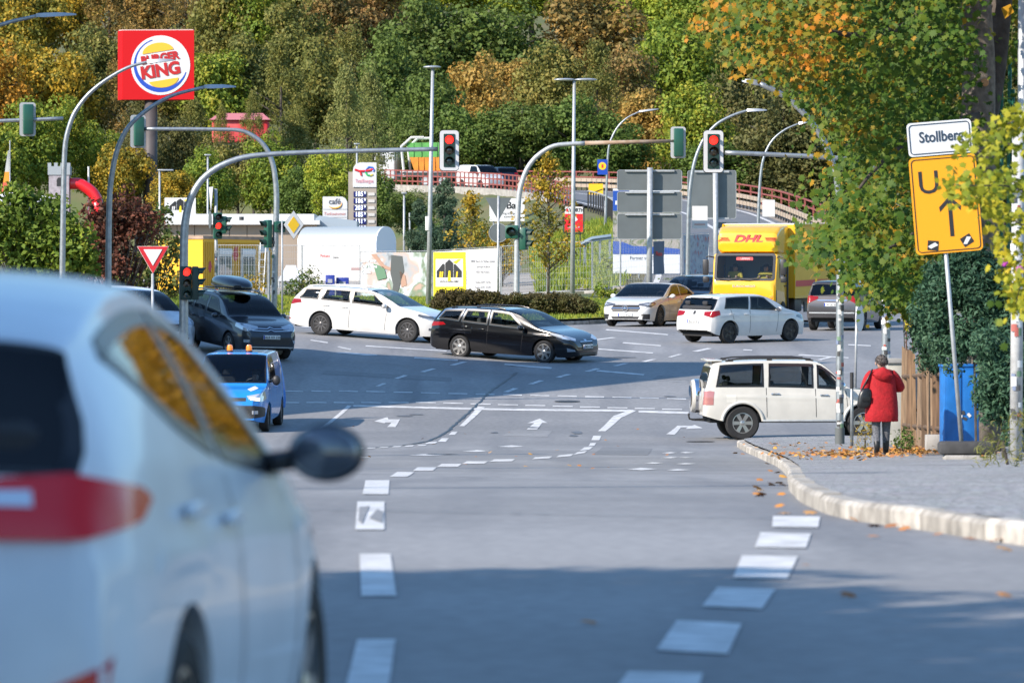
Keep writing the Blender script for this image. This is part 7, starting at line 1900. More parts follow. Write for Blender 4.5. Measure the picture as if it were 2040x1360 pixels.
def tree(label, px, py, w, h, Y, col, kind='round', v=0, group='trees on the wooded slope', base_z=None, name='tree', trunkm=None):
    c = P(px, py, Y); zb = t1(c.x, Y) if base_z is None else base_z
    zb = min(zb, c.z - h/S(Y)*.55)
    t = thing(name, label, 'tree', (c.x, Y, zb), group=group)
    W = w/S(Y); H = h/S(Y)
    o = mobj('crown', crown(kind, v), t); o.location = (0, 0, c.z-zb); o.scale = (W/12.0, W/12.0, H/13.0); o.rotation_euler = (0, 0, random.uniform(0, 6.28))
    o.material_slots[0].link = 'OBJECT'; o.material_slots[0].material = fm(col)
    hz = c.z-zb; r0 = max(.10, W*.026); b = MB(); b.tube([(0,0,-.3),(.1*r0,0,hz*.4),(random.uniform(-.3,.3)*r0*4,0,hz*.8),(0,0,hz+H*.3)], [r0*1.25,r0,r0*.7,r0*.2], 8)
    for k in range(5):
        a = random.uniform(0, 6.28); z0 = hz*(.55+.1*k); b.tube([(0,0,z0),(math.cos(a)*W*.15,math.sin(a)*W*.15,z0+H*.09),(math.cos(a)*W*.32,math.sin(a)*W*.32,z0+H*.16)], [r0*.5,r0*.3,r0*.1], 6)
    b.build('trunk', trunkm or bark, t, True)
    return t
def yfor(px, py, hc=8.5):
    """depth at which the slope lies hc metres below this line of sight"""
    Y = np.linspace(455, 900, 900); z = (HY-py)/F*Y - hc
    zz = gz((px-CX)/F*Y, Y); k = np.argmin(np.abs(zz-z)); return float(Y[k])
WOOD = [(-60,40,210,240,'o'),(60,50,170,220,'y'),(135,15,170,200,'y'),(215,40,150,210,'br'),(290,15,150,170,'br'),(370,30,160,190,'br'),(440,50,150,200,'ol'),(510,45,160,200,'gy'),(585,95,170,210,'ol'),(560,-20,160,120,'y'),(650,55,160,190,'br2'),(700,-10,170,130,'gy'),(760,40,150,190,'br2'),(820,-15,170,120,'lime'),
 (850,120,220,240,'dg'),(985,110,240,230,'dg'),(925,-25,190,110,'lime'),(1060,-20,190,120,'lime'),(1175,95,240,240,'br'),(1120,-30,150,110,'y'),(1300,15,190,150,'lime'),(1240,-20,150,120,'gy'),(1395,40,170,170,'gy'),(1340,165,210,250,'gy'),(1430,130,190,230,'ol'),(1520,60,190,210,'ol'),(1600,150,220,240,'dk'),(1700,80,220,240,'ol'),(1800,120,240,260,'dk'),(1900,60,240,260,'ol'),(2010,120,240,280,'dk'),
 (-30,200,180,240,'o'),(40,180,160,220,'y'),(110,190,170,220,'y'),(185,170,160,220,'ol'),(265,190,170,220,'br'),(345,170,160,210,'ol'),(420,185,160,200,'gy'),(490,180,160,210,'ol'),(560,210,160,220,'ol'),(630,190,160,220,'ol'),(700,170,150,200,'ol'),(775,190,170,230,'dg'),(860,250,180,220,'dg'),(955,220,160,220,'och'),(1010,190,130,170,'och'),(1100,200,170,210,'ol'),(1190,220,150,220,'ol'),(1250,200,150,220,'br2'),(1290,260,150,190,'och'),(1380,270,170,200,'gy'),(1470,260,180,220,'dk'),(1560,280,190,220,'dk'),(1650,260,180,220,'ol'),(1760,280,200,240,'dk'),(1880,260,220,260,'dk'),(2000,300,220,260,'dk'),
 (1040,275,190,170,'dg'),(1145,280,160,170,'g'),(930,290,150,160,'g'),(1220,300,150,140,'g'),(1420,345,180,140,'g'),(1520,360,180,140,'dk'),(1620,365,180,140,'dk'),(820,310,150,170,'dg')]
cnt = {}
for i, (px, py, w, h, col) in enumerate(WOOD):
    Y = yfor(px, py); kind = 'airy' if col in ('br','br2','pale','ol') and i % 2 else 'round'
    lv = 'top' if py < 60 else ('upper' if py < 140 else ('middle' if py < 240 else 'lower'))
    cx = ('far left' if px < 200 else 'left of the burger sign' if px < 250 else 'behind the burger sign' if px < 400 else 'right of the burger sign' if px < 560 else 'above the price tower' if px < 780 else 'behind the disc lamp post' if px < 930 else 'behind the middle signal arm' if px < 1090 else 'behind the winged lamp post' if px < 1230 else 'above the large sign backs' if px < 1450 else 'behind the lorry lamps' if px < 1650 else 'behind the maple')
    base = '%s tree in the %s row of the slope, %s' % (COLN[col], lv, cx)
    cnt.setdefault(base, []).append(i)
    if len(cnt[base]) > 1: base = ['', 'second ', 'third ', 'fourth ', 'fifth '][len(cnt[base])-1] + base
    tree(base, px, py, w*1.18, h*1.15, Y, col, kind, i % 4)
# lower rows in front of the bridge
LOW = [(-10,320,150,190,345,'gy','round'),(60,300,150,200,348,'gy','round'),(125,290,150,210,352,'gy','round'),(190,330,130,170,356,'gy','round'),(250,350,120,160,349,'y','round'),(280,290,120,180,362,'dk','airy'),(335,310,120,170,366,'dk','round'),(385,300,130,170,370,'ol','airy'),(345,385,100,110,340,'y','round'),(410,370,130,150,345,'gy','round'),(475,350,120,170,352,'ol','round'),(535,350,130,180,350,'gy','round'),(590,330,130,190,357,'ol','airy'),(600,395,120,120,338,'g','round'),(655,365,100,150,336,'lime','round'),(690,270,130,230,372,'pale','airy'),(740,260,120,220,380,'pale','airy'),(752,405,105,130,352,'g','round'),(815,425,100,100,340,'dg','round')]
LOW += [(505,262,70,130,430,'ol','airy'),(440,275,60,120,432,'ol','airy')]
LL = ['leftmost yellow green tree behind the flag','yellow green tree behind the toy castle','bright yellow green tree above the toy castle','yellow green tree right of the red slide','yellow tree left of the burger column','dark thin tree left behind the burger column','dark tree right of the burger column','thin olive tree right of the burger column','small yellow tree behind the lettered hoarding','yellow green tree above the low white roof','olive tree left of the price tower group','yellow green tree below the red hut','thin olive tree below the red hut','green bushy tree behind the cafe board','bright lime tree left of the cafe board','pale birch left of the price tower','pale birch above the price tower','green tree right of the price tower','dark green tree behind the short lamp post','thin olive tree before the right half of the red hut','thin olive tree before the left end of the red hut']
for i, (px, py, w, h, Y, col, kind) in enumerate(LOW): tree(LL[i], px, py, w*1.15, h*1.1, Y, col, kind, (i+1) % 4, 'trees behind the filling station')

# ---- pine and young yellow trees by the fence
def needle_tree(label, px, ytop, ybot, w, Y, seed, group=None):
    c = P(px, ybot, Y); zb = t1(c.x, Y); H = (HY-ytop)/F*Y-zb; W = w/S(Y); r = np.random.default_rng(seed)
    t = thing('pine_tree', label, 'tree', (c.x, Y, zb), group=group); b = MB(); b.tube([(0,0,-.2),(.05,0,H*.5),(0,0,H*.97)], [.13,.09,.02], 8); b.build('trunk', bark, t, True)
    cs = []; rs = []; bb = MB()
    for k in range(46):
        f = .12+.86*r.random(); a = r.uniform(0, 6.28); L = W*.5*(1-f)**.7*r.uniform(.6,1.1)+.1
        e = np.array([math.cos(a)*L, math.sin(a)*L, H*f+.25*L]); bb.tube([(0,0,H*f),tuple(e)], [.03,.008], 5, False)
        for q in (.45,.75,1.0): cs.append(np.array([0,0,H*f])*(1-q)+e*q); rs.append(r.uniform(.22,.42)*(1.1-.4*f)*W/2.6)
    bb.build('branches', bark, t); C, N = clump_points(cs, rs, 1500*(2.6/W)**2, seed+1, .8, .1); V, Fc = leaf_quads(C, N, .19, seed+2, .24, 1.2)
    mobj('needles', np_mesh('needles', V, Fc, (fm('pine'),)), t); return t
needle_tree('blue green pine in front of the bridge railing', 885, 362, 560, 130, 268, 11)
needle_tree('smaller pine beside the disc lamp post', 838, 400, 560, 80, 275, 19)
def slim_tree(label, px, ytop, ybot, w, Y, col, seed, n=90, leaf=.15, name='young_tree'):
    c = P(px, ybot, Y); zb = float(iz(c.x, Y)) if Y < 236 else t1(c.x, Y); H = (HY-ytop)/F*Y-zb; W = w/S(Y); r = np.random.default_rng(seed)
    t = thing(name, label, 'tree', (c.x, Y, zb)); b = MB(); b.tube([(0,0,-.1),(.04,0,H*.5),(.0,0,H*.98)], [.06,.045,.01], 8); b.build('trunk', bark_l, t, True)
    cs, rs = [], []; bb = MB()
    for k in range(n):
        f = .22+.76*r.random(); a = r.uniform(0, 6.28); L = W*.5*min(1, (1-f)*1.6+.12)*r.random()**.5
        e = np.array([math.cos(a)*L, math.sin(a)*L, H*f+.5*L]); bb.tube([(0,0,H*f-.3*L),tuple(e)], [.014,.004], 4, False); cs.append(e); rs.append(r.uniform(.14,.30)); cs.append(e*np.array([.55,.55,1])-np.array([0,0,.2*L])); rs.append(r.uniform(.12,.26))
    bb.build('twigs', bark, t); C, N = clump_points(cs, rs, 190, seed+1, .9, .1); V, Fc = leaf_quads(C, N, leaf, seed+2, .6, .9)
    mobj('foliage', np_mesh('foliage', V, Fc, (fm(col),)), t); return t
slim_tree('narrow yellow leaved young tree on the island behind the signal pole', 1092, 305, 605, 150, 222, 'yng', 31, 130)
slim_tree('yellowing young tree behind the builder banner', 938, 385, 590, 120, 247, 'yng', 37, 90)
slim_tree('low yellowing sapling right of the disc lamp post', 1000, 455, 590, 110, 245, 'yng', 41, 60)

# ---- shrubs and hedge
def shrub(label, blobs, Y, col, seed, leaf=.12, per=150, name='shrub', cat='bush', zf=None, dep=1.0, group=None, aspect=.6, bstep=4):
    """blobs: (px, py, radius px); depth spreads round Y"""
    r = np.random.default_rng(seed); c0 = P(np.mean([q[0] for q in blobs]), 600, Y); zb = t1(c0.x, Y) if zf is None else zf
    t = thing(name, label, cat, (c0.x, Y, zb), group=group); cs, rs = [], []
    for (px, py, rp) in blobs:
        R0 = rp/S(Y); m = max(8, int(22*(R0/.5)**1.2))
        for k in range(m):
            d = r.normal(0,1,3); d /= np.linalg.norm(d); p = P(px, py, Y)-Vector((c0.x, Y, zb)); q = r.random()**.4
            cs.append(np.array(p)+d*q*R0*np.array([1,dep,1])*.85); rs.append(r.uniform(.22,.42)*max(R0,.35)**.6)
    cs = [np.array([c[0], c[1], max(c[2], .05)]) for c in cs]
    C, N = clump_points(cs, rs, per*1.9, seed+1, .9, .3); V, Fc = leaf_quads(C, N, leaf, seed+2, aspect, .7)
    mobj('foliage', np_mesh('foliage', V, Fc, (fm(col),)), t)
    b = MB()
    for k in range(0, len(cs), bstep): e = cs[k]; b.tube([(e[0]*.3, e[1]*.3, 0), (e[0]*.7, e[1]*.7, e[2]*.55), tuple(e)], [.022,.014,.005], 5, False)
    b.build('branches', bark, t); return t
shrub('large green bush at the left edge behind the foreground car', [(20,470,75),(90,440,65),(130,490,70),(40,400,45),(-40,450,70),(60,530,60),(160,530,45)], 178, 'gy', 51, .20, 130)
shrub('red brown leaved bush behind the tall curved lamp', [(205,450,60),(250,430,55),(230,510,65),(290,450,40),(170,520,50)], 186, 'red', 53, .16, 150)
shrub('mixed green bush behind the give way sign', [(310,440,40),(330,500,45),(290,540,45),(350,560,35),(250,560,40)], 190, 'rose', 55, .16, 130)
shrub('rose bush behind the white estate on the island', [(590,575,28),(615,560,30),(575,590,22),(640,580,20)], 212, 'rose', 57, .12, 150, zf=float(iz(-7.5,212)))
shrub('thin shrub in front of the yellow cabin', [(500,560,22),(480,575,18),(520,580,20)], 214, 'yng', 58, .11, 90, zf=float(iz(-9.5,214)))
for i, (lab, px, py, rp, Y, col) in enumerate([('green bush under the bridge wall', 950,470,40,290,'g'),('low green bush at the ramp foot', 1215,520,26,252,'gy'),('weedy bush left of the white saloon', 1200,585,24,228,'gy'),('bush at the foot of the grey sign back', 1330,575,22,240,'g'),('olive bush right of the curved trailer', 860,470,40,300,'g'),('bush beside the disc lamp post foot', 830,560,30,246,'rose')]):
    shrub(lab, [(px,py,rp),(px+rp*.7,py+rp*.5,rp*.7)], Y, col, 70+i, .14, 120)
def hedge():
    r = np.random.default_rng(77); t = thing('hedge', 'low brown green clipped hedge on the grass island', 'hedge', (0, 197, float(iz(0,197)))); cs, rs = [], []
    for k in range(520):
        f = r.random(); x = (862-CX)/F*197 + f*(1184-862)/F*197; e = min(1, f*18, (1-f)*9); y = r.uniform(-.9,.9); z = (.10+.58*r.random())*(.55+.45*e); cs.append(np.array([x, y+.06*x, z+float(iz(x,197+y))-float(iz(0,197))])); rs.append(r.uniform(.12,.22))
    C, N = clump_points(cs, rs, 2300, 78, .9, .3); V, Fc = leaf_quads(C, N, .085, 79, .6, .8); mobj('foliage', np_mesh('foliage', V, Fc, (fm('hedge'),)), t)
    b = MB()
    for k in range(0, 520, 8): c = cs[k]; b.tube([(c[0],c[1],-.05),tuple(c)], [.012,.005], 4, False)
    b.build('branches', bark, t)
hedge()

# ---- grass blades on the island, the verge and beside the fence
def grass(name, label, xy, h, zf, col, seed, w=.03):
    r = np.random.default_rng(seed); n = len(xy); a = r.uniform(0, 6.28, n); hh = h*r.uniform(.5,1.4,n); X = xy[:,0]; Yv = xy[:,1]; Z = zf(X, Yv)
    ca, sa = np.cos(a)*w, np.sin(a)*w; lx, ly = r.normal(0,.35,n)*hh, r.normal(0,.35,n)*hh
    V = np.stack([np.stack([X-ca, Yv-sa, Z-.02],1), np.stack([X+ca, Yv+sa, Z-.02],1), np.stack([X+lx, Yv+ly, Z+hh],1)],1).reshape(-1,3)
    mobj(name, np_mesh(name, V, np.arange(3*n).reshape(n,3), (fm(col),)), label=label, cat='grass', kind='stuff')
r = np.random.default_rng(5); q = np.stack([r.uniform(-14, 4.3, 60000), r.uniform(178, 235, 60000)], 1)
from_edge = pchip([(p[0], p[1]) for p in IE if p[0] < 3.5]); q = q[(q[:,1] > from_edge(q[:,0])+.3) & ((q[:,0] < 3.6) | (q[:,1] > 200))]
grass('island_grass', 'short grass on the junction island', q, .10, iz, 'gy', 6, .03)
q = np.stack([r.uniform(1.0, 9.0, 26000), r.uniform(237, 345, 26000)], 1); d_ = np.min((q[:,0][:,None]-RD[None,:,0])**2+(q[:,1][:,None]-RD[None,:,1])**2, 1); q = q[d_ > 30]
grass('embankment_grass', 'long grass on the ramp embankment', q, .35, terrain, 'gy', 8, .06)

# ================================================================== MAPLE ON THE RIGHT
def maple_leaf():
    """five lobed outline, about one unit across"""
    pts = [(0,-.42),(.10,-.30),(.36,-.34),(.28,-.12),(.54,.02),(.30,.14),(.30,.36),(.14,.30),(0,.60),(-.14,.30),(-.30,.36),(-.30,.14),(-.54,.02),(-.28,-.12),(-.36,-.34),(-.10,-.30)]
    return np.array(pts)
ML = maple_leaf()
def lobed(C, N, size, seed, jit=.5, bend=.22):
    r = np.random.default_rng(seed); n = len(C); N = N+r.normal(0,jit,(n,3)); N /= np.linalg.norm(N,axis=1)[:,None]
    dn = np.array([0,0,-1.0])+r.normal(0,.45,(n,3)); A = dn-(dn*N).sum(1)[:,None]*N; A /= np.linalg.norm(A,axis=1)[:,None]; B = np.cross(N,A); s = size*r.uniform(.6,1.25,n)[:,None,None]
    k = len(ML); rr_ = (ML**2).sum(1)
    pts = C[:,None,:] + (B[:,None,:]*ML[None,:,0:1] + A[:,None,:]*ML[None,:,1:2] - N[:,None,:]*(bend*rr_)[None,:,None])*s
    V = np.concatenate([C[:,None,:], pts], 1).reshape(-1,3); base = (np.arange(n)*(k+1))[:,None]; tri = []
    for i in range(k): tri.append(np.concatenate([base, base+1+i, base+1+(i+1) % k],1))
    return V, np.concatenate(tri,0)
def in_poly_pts(poly, n, r):
    xs_ = [p[0] for p in poly]; ys_ = [p[1] for p in poly]; out = []
    while len(out) < n:
        x = r.uniform(min(xs_), max(xs_), 400); y = r.uniform(min(ys_), max(ys_), 400); k = pt_in_poly(x, y, poly); out += list(zip(x[k], y[k]))
    return np.array(out[:n])
def maple():
    r = np.random.default_rng(91); Yt = 104.0; bx = (1962-CX)/F*Yt; zb = float(pz(bx, Yt)); org = Vector((bx, Yt, zb))
    t = thing('maple_tree', 'big maple with green and orange leaves hanging over the pavement', 'tree', org)
    path = [Vector((0,0,-.2)), P(1952,420,Yt)-org, P(1948,280,Yt)-org, P(1950,140,Yt)-org, P(1944,0,Yt)-org, P(1940,-200,Yt)-org]
    b = MB(); pp = smooth_path(path, 6); b.tube(pp, [.36-.10*i/len(pp) for i in range(len(pp))], 20); tr = b.build('trunk', bark_l, t, True)
    b = MB(); pp = smooth_path([P(1956,300,Yt)-org, P(1985,120,Yt+.6)-org, P(2000,-60,Yt+1)-org], 5); b.tube(pp, [.22,.21,.2,.2,.2,.2,.2,.2,.2,.2,.2], 14); b.build('stem', bark, t, True)
    b = MB(); c = P(1957,166,Yt)-org; b.lathe([(.075,0),(.07,.03),(.05,.035),(.0,.03)], 14, T3(c.x+.02,c.y-.31,c.z) @ Matrix.Rotation(R(80), 4, 'X')); b.build('cut_knot', mat('cut_wood',(.42,.22,.10),.8), tr)
    for pth, r0 in (([(1940,30),(1860,25),(1780,60),(1690,70),(1560,40),(1440,60)],.09),([(1945,120),(1890,70),(1830,60),(1780,60)],.07),([(1948,230),(1850,260),(1750,330),(1680,420)],.08),([(1950,330),(1880,400),(1800,480),(1700,520)],.07),([(1945,-40),(1800,-60),(1600,-40),(1400,0)],.10)):
        pp = smooth_path([P(x, y, Yt-.5-.012*(1945-x))-org for x, y in pth], 4); b = MB(); b.tube(pp, [r0*(1-.85*i/len(pp)) for i in range(len(pp))], 8); b.build('branch', bark, t, True)
    def fill(poly, nclump, y0, y1, per, col, seed, rad=.34, size=.155):
        rr_ = np.random.default_rng(seed); pc = in_poly_pts(poly, nclump, rr_); Cs, Ns = [], []
        for (px, py) in pc:
            Yc = rr_.uniform(y0, y1); c = np.array(P(px, py, Yc)-org); k = int(per*rr_.uniform(.6,1.4)); d = rr_.normal(0,1,(k,3))*np.array([1.1,1.1,.55])*rad
            d[:,2] -= .25*np.abs(d[:,0]); Cs.append(c+d); Ns.append(np.tile(np.array([-.35,-.75,.55]),(k,1))+d*.8)
        return np.concatenate(Cs), np.concatenate(Ns)
    main = [(1640,-60),(1930,-60),(1930,250),(1900,300),(1960,560),(1820,610),(1780,590),(1740,590),(1710,540),(1660,500),(1630,460),(1660,420),(1640,370),(1690,330),(1665,290),(1670,240),(1630,200),(1600,150)]
    up = [(1400,-60),(1680,-60),(1680,170),(1610,170),(1540,130),(1470,130),(1430,60)]
    right = [(1985,-60),(2060,-60),(2060,330),(1990,330),(1975,200)]
    low = [(1600,480),(1690,460),(1800,520),(1790,630),(1760,630),(1735,580),(1680,530),(1620,515)]
    G1 = [fill(main,330,97,112,40,'mapl',1,.30), fill(low,34,96,101,18,'mapl',2,.22), fill(right,40,106,112,20,'mapl',3), fill([(1640,0),(1930,0),(1930,480),(1700,520)],170,108,116,22,'mapl',9,.5,.2)]
    C = np.concatenate([g[0] for g in G1]); N = np.concatenate([g[1] for g in G1])
    # the leaves that show largest are pieces of their own, the rest is one mass
    vis = np.argsort(C[:,1])[:4000]; pick = np.random.default_rng(4).choice(vis, 220, replace=False); rest = np.ones(len(C), bool); rest[pick] = False
    V, Fc = lobed(C[rest], N[rest], .135, 93); f = mobj('foliage', np_mesh('foliage', V, Fc, (fm('mapl'),)), t); f['kind'] = 'stuff'
    C2, N2 = fill(up,110,94,108,34,'maplo',5,.27)
    pick2 = np.random.default_rng(6).choice(len(C2), 70, replace=False); rest2 = np.ones(len(C2), bool); rest2[pick2] = False
    V, Fc = lobed(C2[rest2], N2[rest2], .13, 95); f = mobj('orange_foliage', np_mesh('orange_foliage', V, Fc, (fm('maplo'),)), t); f['kind'] = 'stuff'
    # crown going on above the picture
    C3, N3 = fill([(1500,-75),(2450,-40),(2560,-420),(2250,-760),(1820,-640),(1560,-320)],330,95,113,34,'o',12,.42)
    V, Fc = leaf_quads(C3, N3, .24, 97, .8, .5); f = mobj('amber_crown_top', np_mesh('amber_crown_top', V, Fc, (foliage('amber', [(.20,.13,.012),(.40,.22,.012),(.56,.28,.012),(.58,.24,.012)], .35),)), t); f['kind'] = 'stuff'
    singles = []
    for k in range(8):
        V, Fc = lobed(np.zeros((1,3)), np.array([[0.,0.,1.]]), .145, 500+k, .05); 
        for m in ('mapl','maplo'): singles.append(np_mesh('leaf', V, Fc, (fm(m),)))
    rs = random.Random(8)
    for (CC, NN, pk, off) in ((C, N, pick, 0), (C2, N2, pick2, 1)):
        for j in pk:
            o = mobj('leaf', singles[rs.randrange(8)*2+off], t); o.location = CC[j]; nn = Vector(NN[j])+Vector((rs.gauss(0,.4),rs.gauss(0,.4),rs.gauss(0,.4))); o.rotation_euler = nn.to_track_quat('Z','Y').to_euler()
    return singles
SINGLES = maple()
# ================================================================== RIGHT-HAND PAVEMENT: woman, fence, cabinet, plants
def woman():
    p = P(1757, 911, 95.5); z0 = float(pz(p.x, p.y)); t = thing('person', 'woman in a red hooded coat walking away with a black shoulder bag', 'person', (p.x, p.y, z0), R(4))
    J = {'pel': (0,0,.90), 'sp': (0,.02,1.05), 'ch': (0,.02,1.25), 'nk': (0,.03,1.42), 'hd': (0,.05,1.53), 'tp': (0,.05,1.60),
         'sl': (-.16,.02,1.36), 'el': (-.27,-.02,1.10), 'wl': (-.25,.14,.93), 'hl': (-.24,.20,.88), 'sr': (.16,.02,1.36), 'er': (.30,.06,1.13), 'wr': (.22,.28,1.12), 'hr': (.18,.35,1.13),
         'hL': (-.09,0,.84), 'kL': (-.10,.02,.48), 'aL': (-.10,-.16,.14), 'fL': (-.10,-.10,.07), 'tL': (-.11,.0,.035), 'hR': (.09,0,.84), 'kR': (.08,.06,.47), 'aR': (.07,.04,.09), 'fR': (.07,.10,.04), 'tR': (.08,.20,.03)}
    rad = {'pel': .15, 'sp': .14, 'ch': .145, 'nk': .055, 'hd': .088, 'tp': .065, 'sl': .065, 'el': .045, 'wl': .032, 'hl': .035, 'sr': .065, 'er': .045, 'wr': .032, 'hr': .035, 'hL': .105, 'kL': .078, 'aL': .058, 'fL': .048, 'tL': .034, 'hR': .105, 'kR': .078, 'aR': .058, 'fR': .045, 'tR': .034}
    E = [('pel','sp'),('sp','ch'),('ch','nk'),('nk','hd'),('hd','tp'),('ch','sl'),('sl','el'),('el','wl'),('wl','hl'),('ch','sr'),('sr','er'),('er','wr'),('wr','hr'),('pel','hL'),('hL','kL'),('kL','aL'),('aL','fL'),('fL','tL'),('pel','hR'),('hR','kR'),('kR','aR'),('aR','fR'),('fR','tR')]
    for sg, h in ((-1,'hl'),(1,'hr')):
        c = Vector(J[h])
        for k in range(5):
            dx = (-.030+.018*k)*1.0; n1 = 'f%s%d' % (h, k); n2 = n1+'e'
            d = Vector((dx*.6, .05 if k else .02, -.02-.004*k)); J[n1] = tuple(c+Vector((dx,.02,-.01))+d*.5); J[n2] = tuple(c+Vector((dx,.02,-.03))+d); rad[n1] = .010; rad[n2] = .008; E += [(h, n1), (n1, n2)]
    tweed = mat('tweed', (.16,.165,.18), .9, noise=.7, nscale=60, col2=(.045,.047,.055)); boot = mat('black_leather', (.012,.012,.013), .45)
    body = skin_body('body', J, rad, E, 'pel', lambda c: 2 if c.z < .22 else (1 if c.z < .98 and abs(c.x) < .21 else 0), (skinm, tweed, boot)); mobj('body', body, t)
    red = mat('red_wool', (.40,.006,.012), .85, noise=.25, nscale=14, bump=.5, bscale=22)
    def ring(z, a, b2, dy=0.0, n=30, wob=0.0):
        return [(a*math.copysign(abs(math.cos(q))**.85, math.cos(q))*(1+wob*math.sin(5*q+z*9)), dy+b2*math.copysign(abs(math.sin(q))**.9, math.sin(q))*(1+wob*math.cos(4*q+z*7)), z) for q in np.linspace(0, 2*math.pi, n, endpoint=False)]
    secs = [ring(.555,.275,.185,.01,30,.03), ring(.57,.283,.195,.01,30,.03), ring(.72,.276,.188,.01,30,.03), ring(.90,.262,.178,.01,30,.025), ring(1.05,.246,.165,.015,30,.02), ring(1.18,.240,.158,.02,30,.015), ring(1.30,.232,.145,.02), ring(1.37,.195,.125,.02), ring(1.41,.13,.105,.02), ring(1.435,.085,.085,.025)]
    n = 30; V = [q for s_ in secs for q in s_]; b = MB(); b.add(V, [(i*n+k, i*n+(k+1) % n, (i+1)*n+(k+1) % n, (i+1)*n+k) for i in range(len(secs)-1) for k in range(n)]); ct = b.build('coat', red, t, True)
    for sg, pts in ((-1,[(-.15,.02,1.345),(-.215,.01,1.29),(-.285,-.02,1.11),(-.275,.06,1.0),(-.25,.15,.92)]),(1,[(.15,.02,1.345),(.225,.03,1.29),(.315,.06,1.13),(.28,.18,1.11),(.22,.28,1.12)])):
        b = MB(); pp = smooth_path(pts, 4); m = len(pp); b.tube(pp, [(.088,.092,.090,.086,.084,.082,.080,.080,.082,.080,.076,.072,.070,.068,.066,.066,.066)[min(i,16)] for i in range(m)], 14); b.build('sleeve', red, ct, True)
    bm = bmesh.new(); bmesh.ops.create_uvsphere(bm, u_segments=22, v_segments=14, radius=1)
    for v in bm.verts:
        x, y, z = v.co; v.co = Vector((.175*x*(1-.18*max(0,-z)) + .03*max(0,-z), .02-.135+.085*y, 1.345+.125*z-.04*abs(x)*(z > 0)))
    b = MB(); b.bm(bm); bm.free(); b.build('hood', red, ct, True)
    b = MB(); b.tube([(.16*math.cos(q), .01+.12*math.sin(q), 1.425-.035*abs(math.cos(q))) for q in np.linspace(0, 2*math.pi, 20)], .032, 8, False); b.build('collar', red, ct, True)
    # short grey brown hair: tufts over a cap
    r = np.random.default_rng(3); hm = mat('grey_brown_hair', (.060,.048,.042), .8, noise=.5, nscale=40, col2=(.15,.13,.12))
    b = MB(); b.sphere((0,.035,1.565), (.098,.108,.10), n=20, m=14); hr = b.build('hair', hm, t, True)
    d = r.normal(0,1,(420,3)); d /= np.linalg.norm(d,axis=1)[:,None]; d = d[(d[:,2] > -.65)]; C = np.array([0,.035,1.565])+d*np.array([.10,.11,.102]); Vq, Fq = leaf_quads(C, d, .05, 4, .25, .9); mobj('hair_tufts', np_mesh('hair_tufts', Vq, Fq, (hm,)), hr)
    for sg in (-1,1):
        b = MB(); b.sphere((sg*.097,.06,1.53), (.014,.022,.032)); b.build('ear', skinm, t, True)
    b = MB(); b.sphere((0,.165,1.52), (.014,.02,.02)); b.build('nose', skinm, t, True)
    bg_ = thing('shoulder_bag', 'black leather bag hanging from the shoulder of the woman in red', 'bag', (p.x, p.y, z0), R(4)); bl = mat('bag_leather', (.014,.015,.017), .35, noise=.3, nscale=20)
    bm = bmesh.new(); bmesh.ops.create_uvsphere(bm, u_segments=22, v_segments=16, radius=1)
    for v in bm.verts:
        x, y, z = v.co; k = lambda q, e: math.copysign(abs(q)**e, q); wz = .72+.28*(1-(z+1)/2); v.co = Vector((-.30+.135*k(x,.7)*wz+.03*z, -.085+.075*k(y,.7)*wz, .945+.175*k(z,.75)))
    b = MB(); b.bm(bm, Matrix.Translation((0,0,0))); bm.free(); b.build('pouch', bl, bg_, True)
    b = MB(); pp = smooth_path([(-.36,-.08,1.08),(-.25,-.10,1.28),(-.165,-.02,1.425),(-.18,.10,1.36),(-.24,.04,1.08)], 5); b.tube(pp, .013, 8, False); b.build('strap', bl, bg_, True)
    b = MB(); b.box((-.29,-.165,.95),(.14,.02,.10),None,.01); b.build('pocket', bl, bg_)
woman()

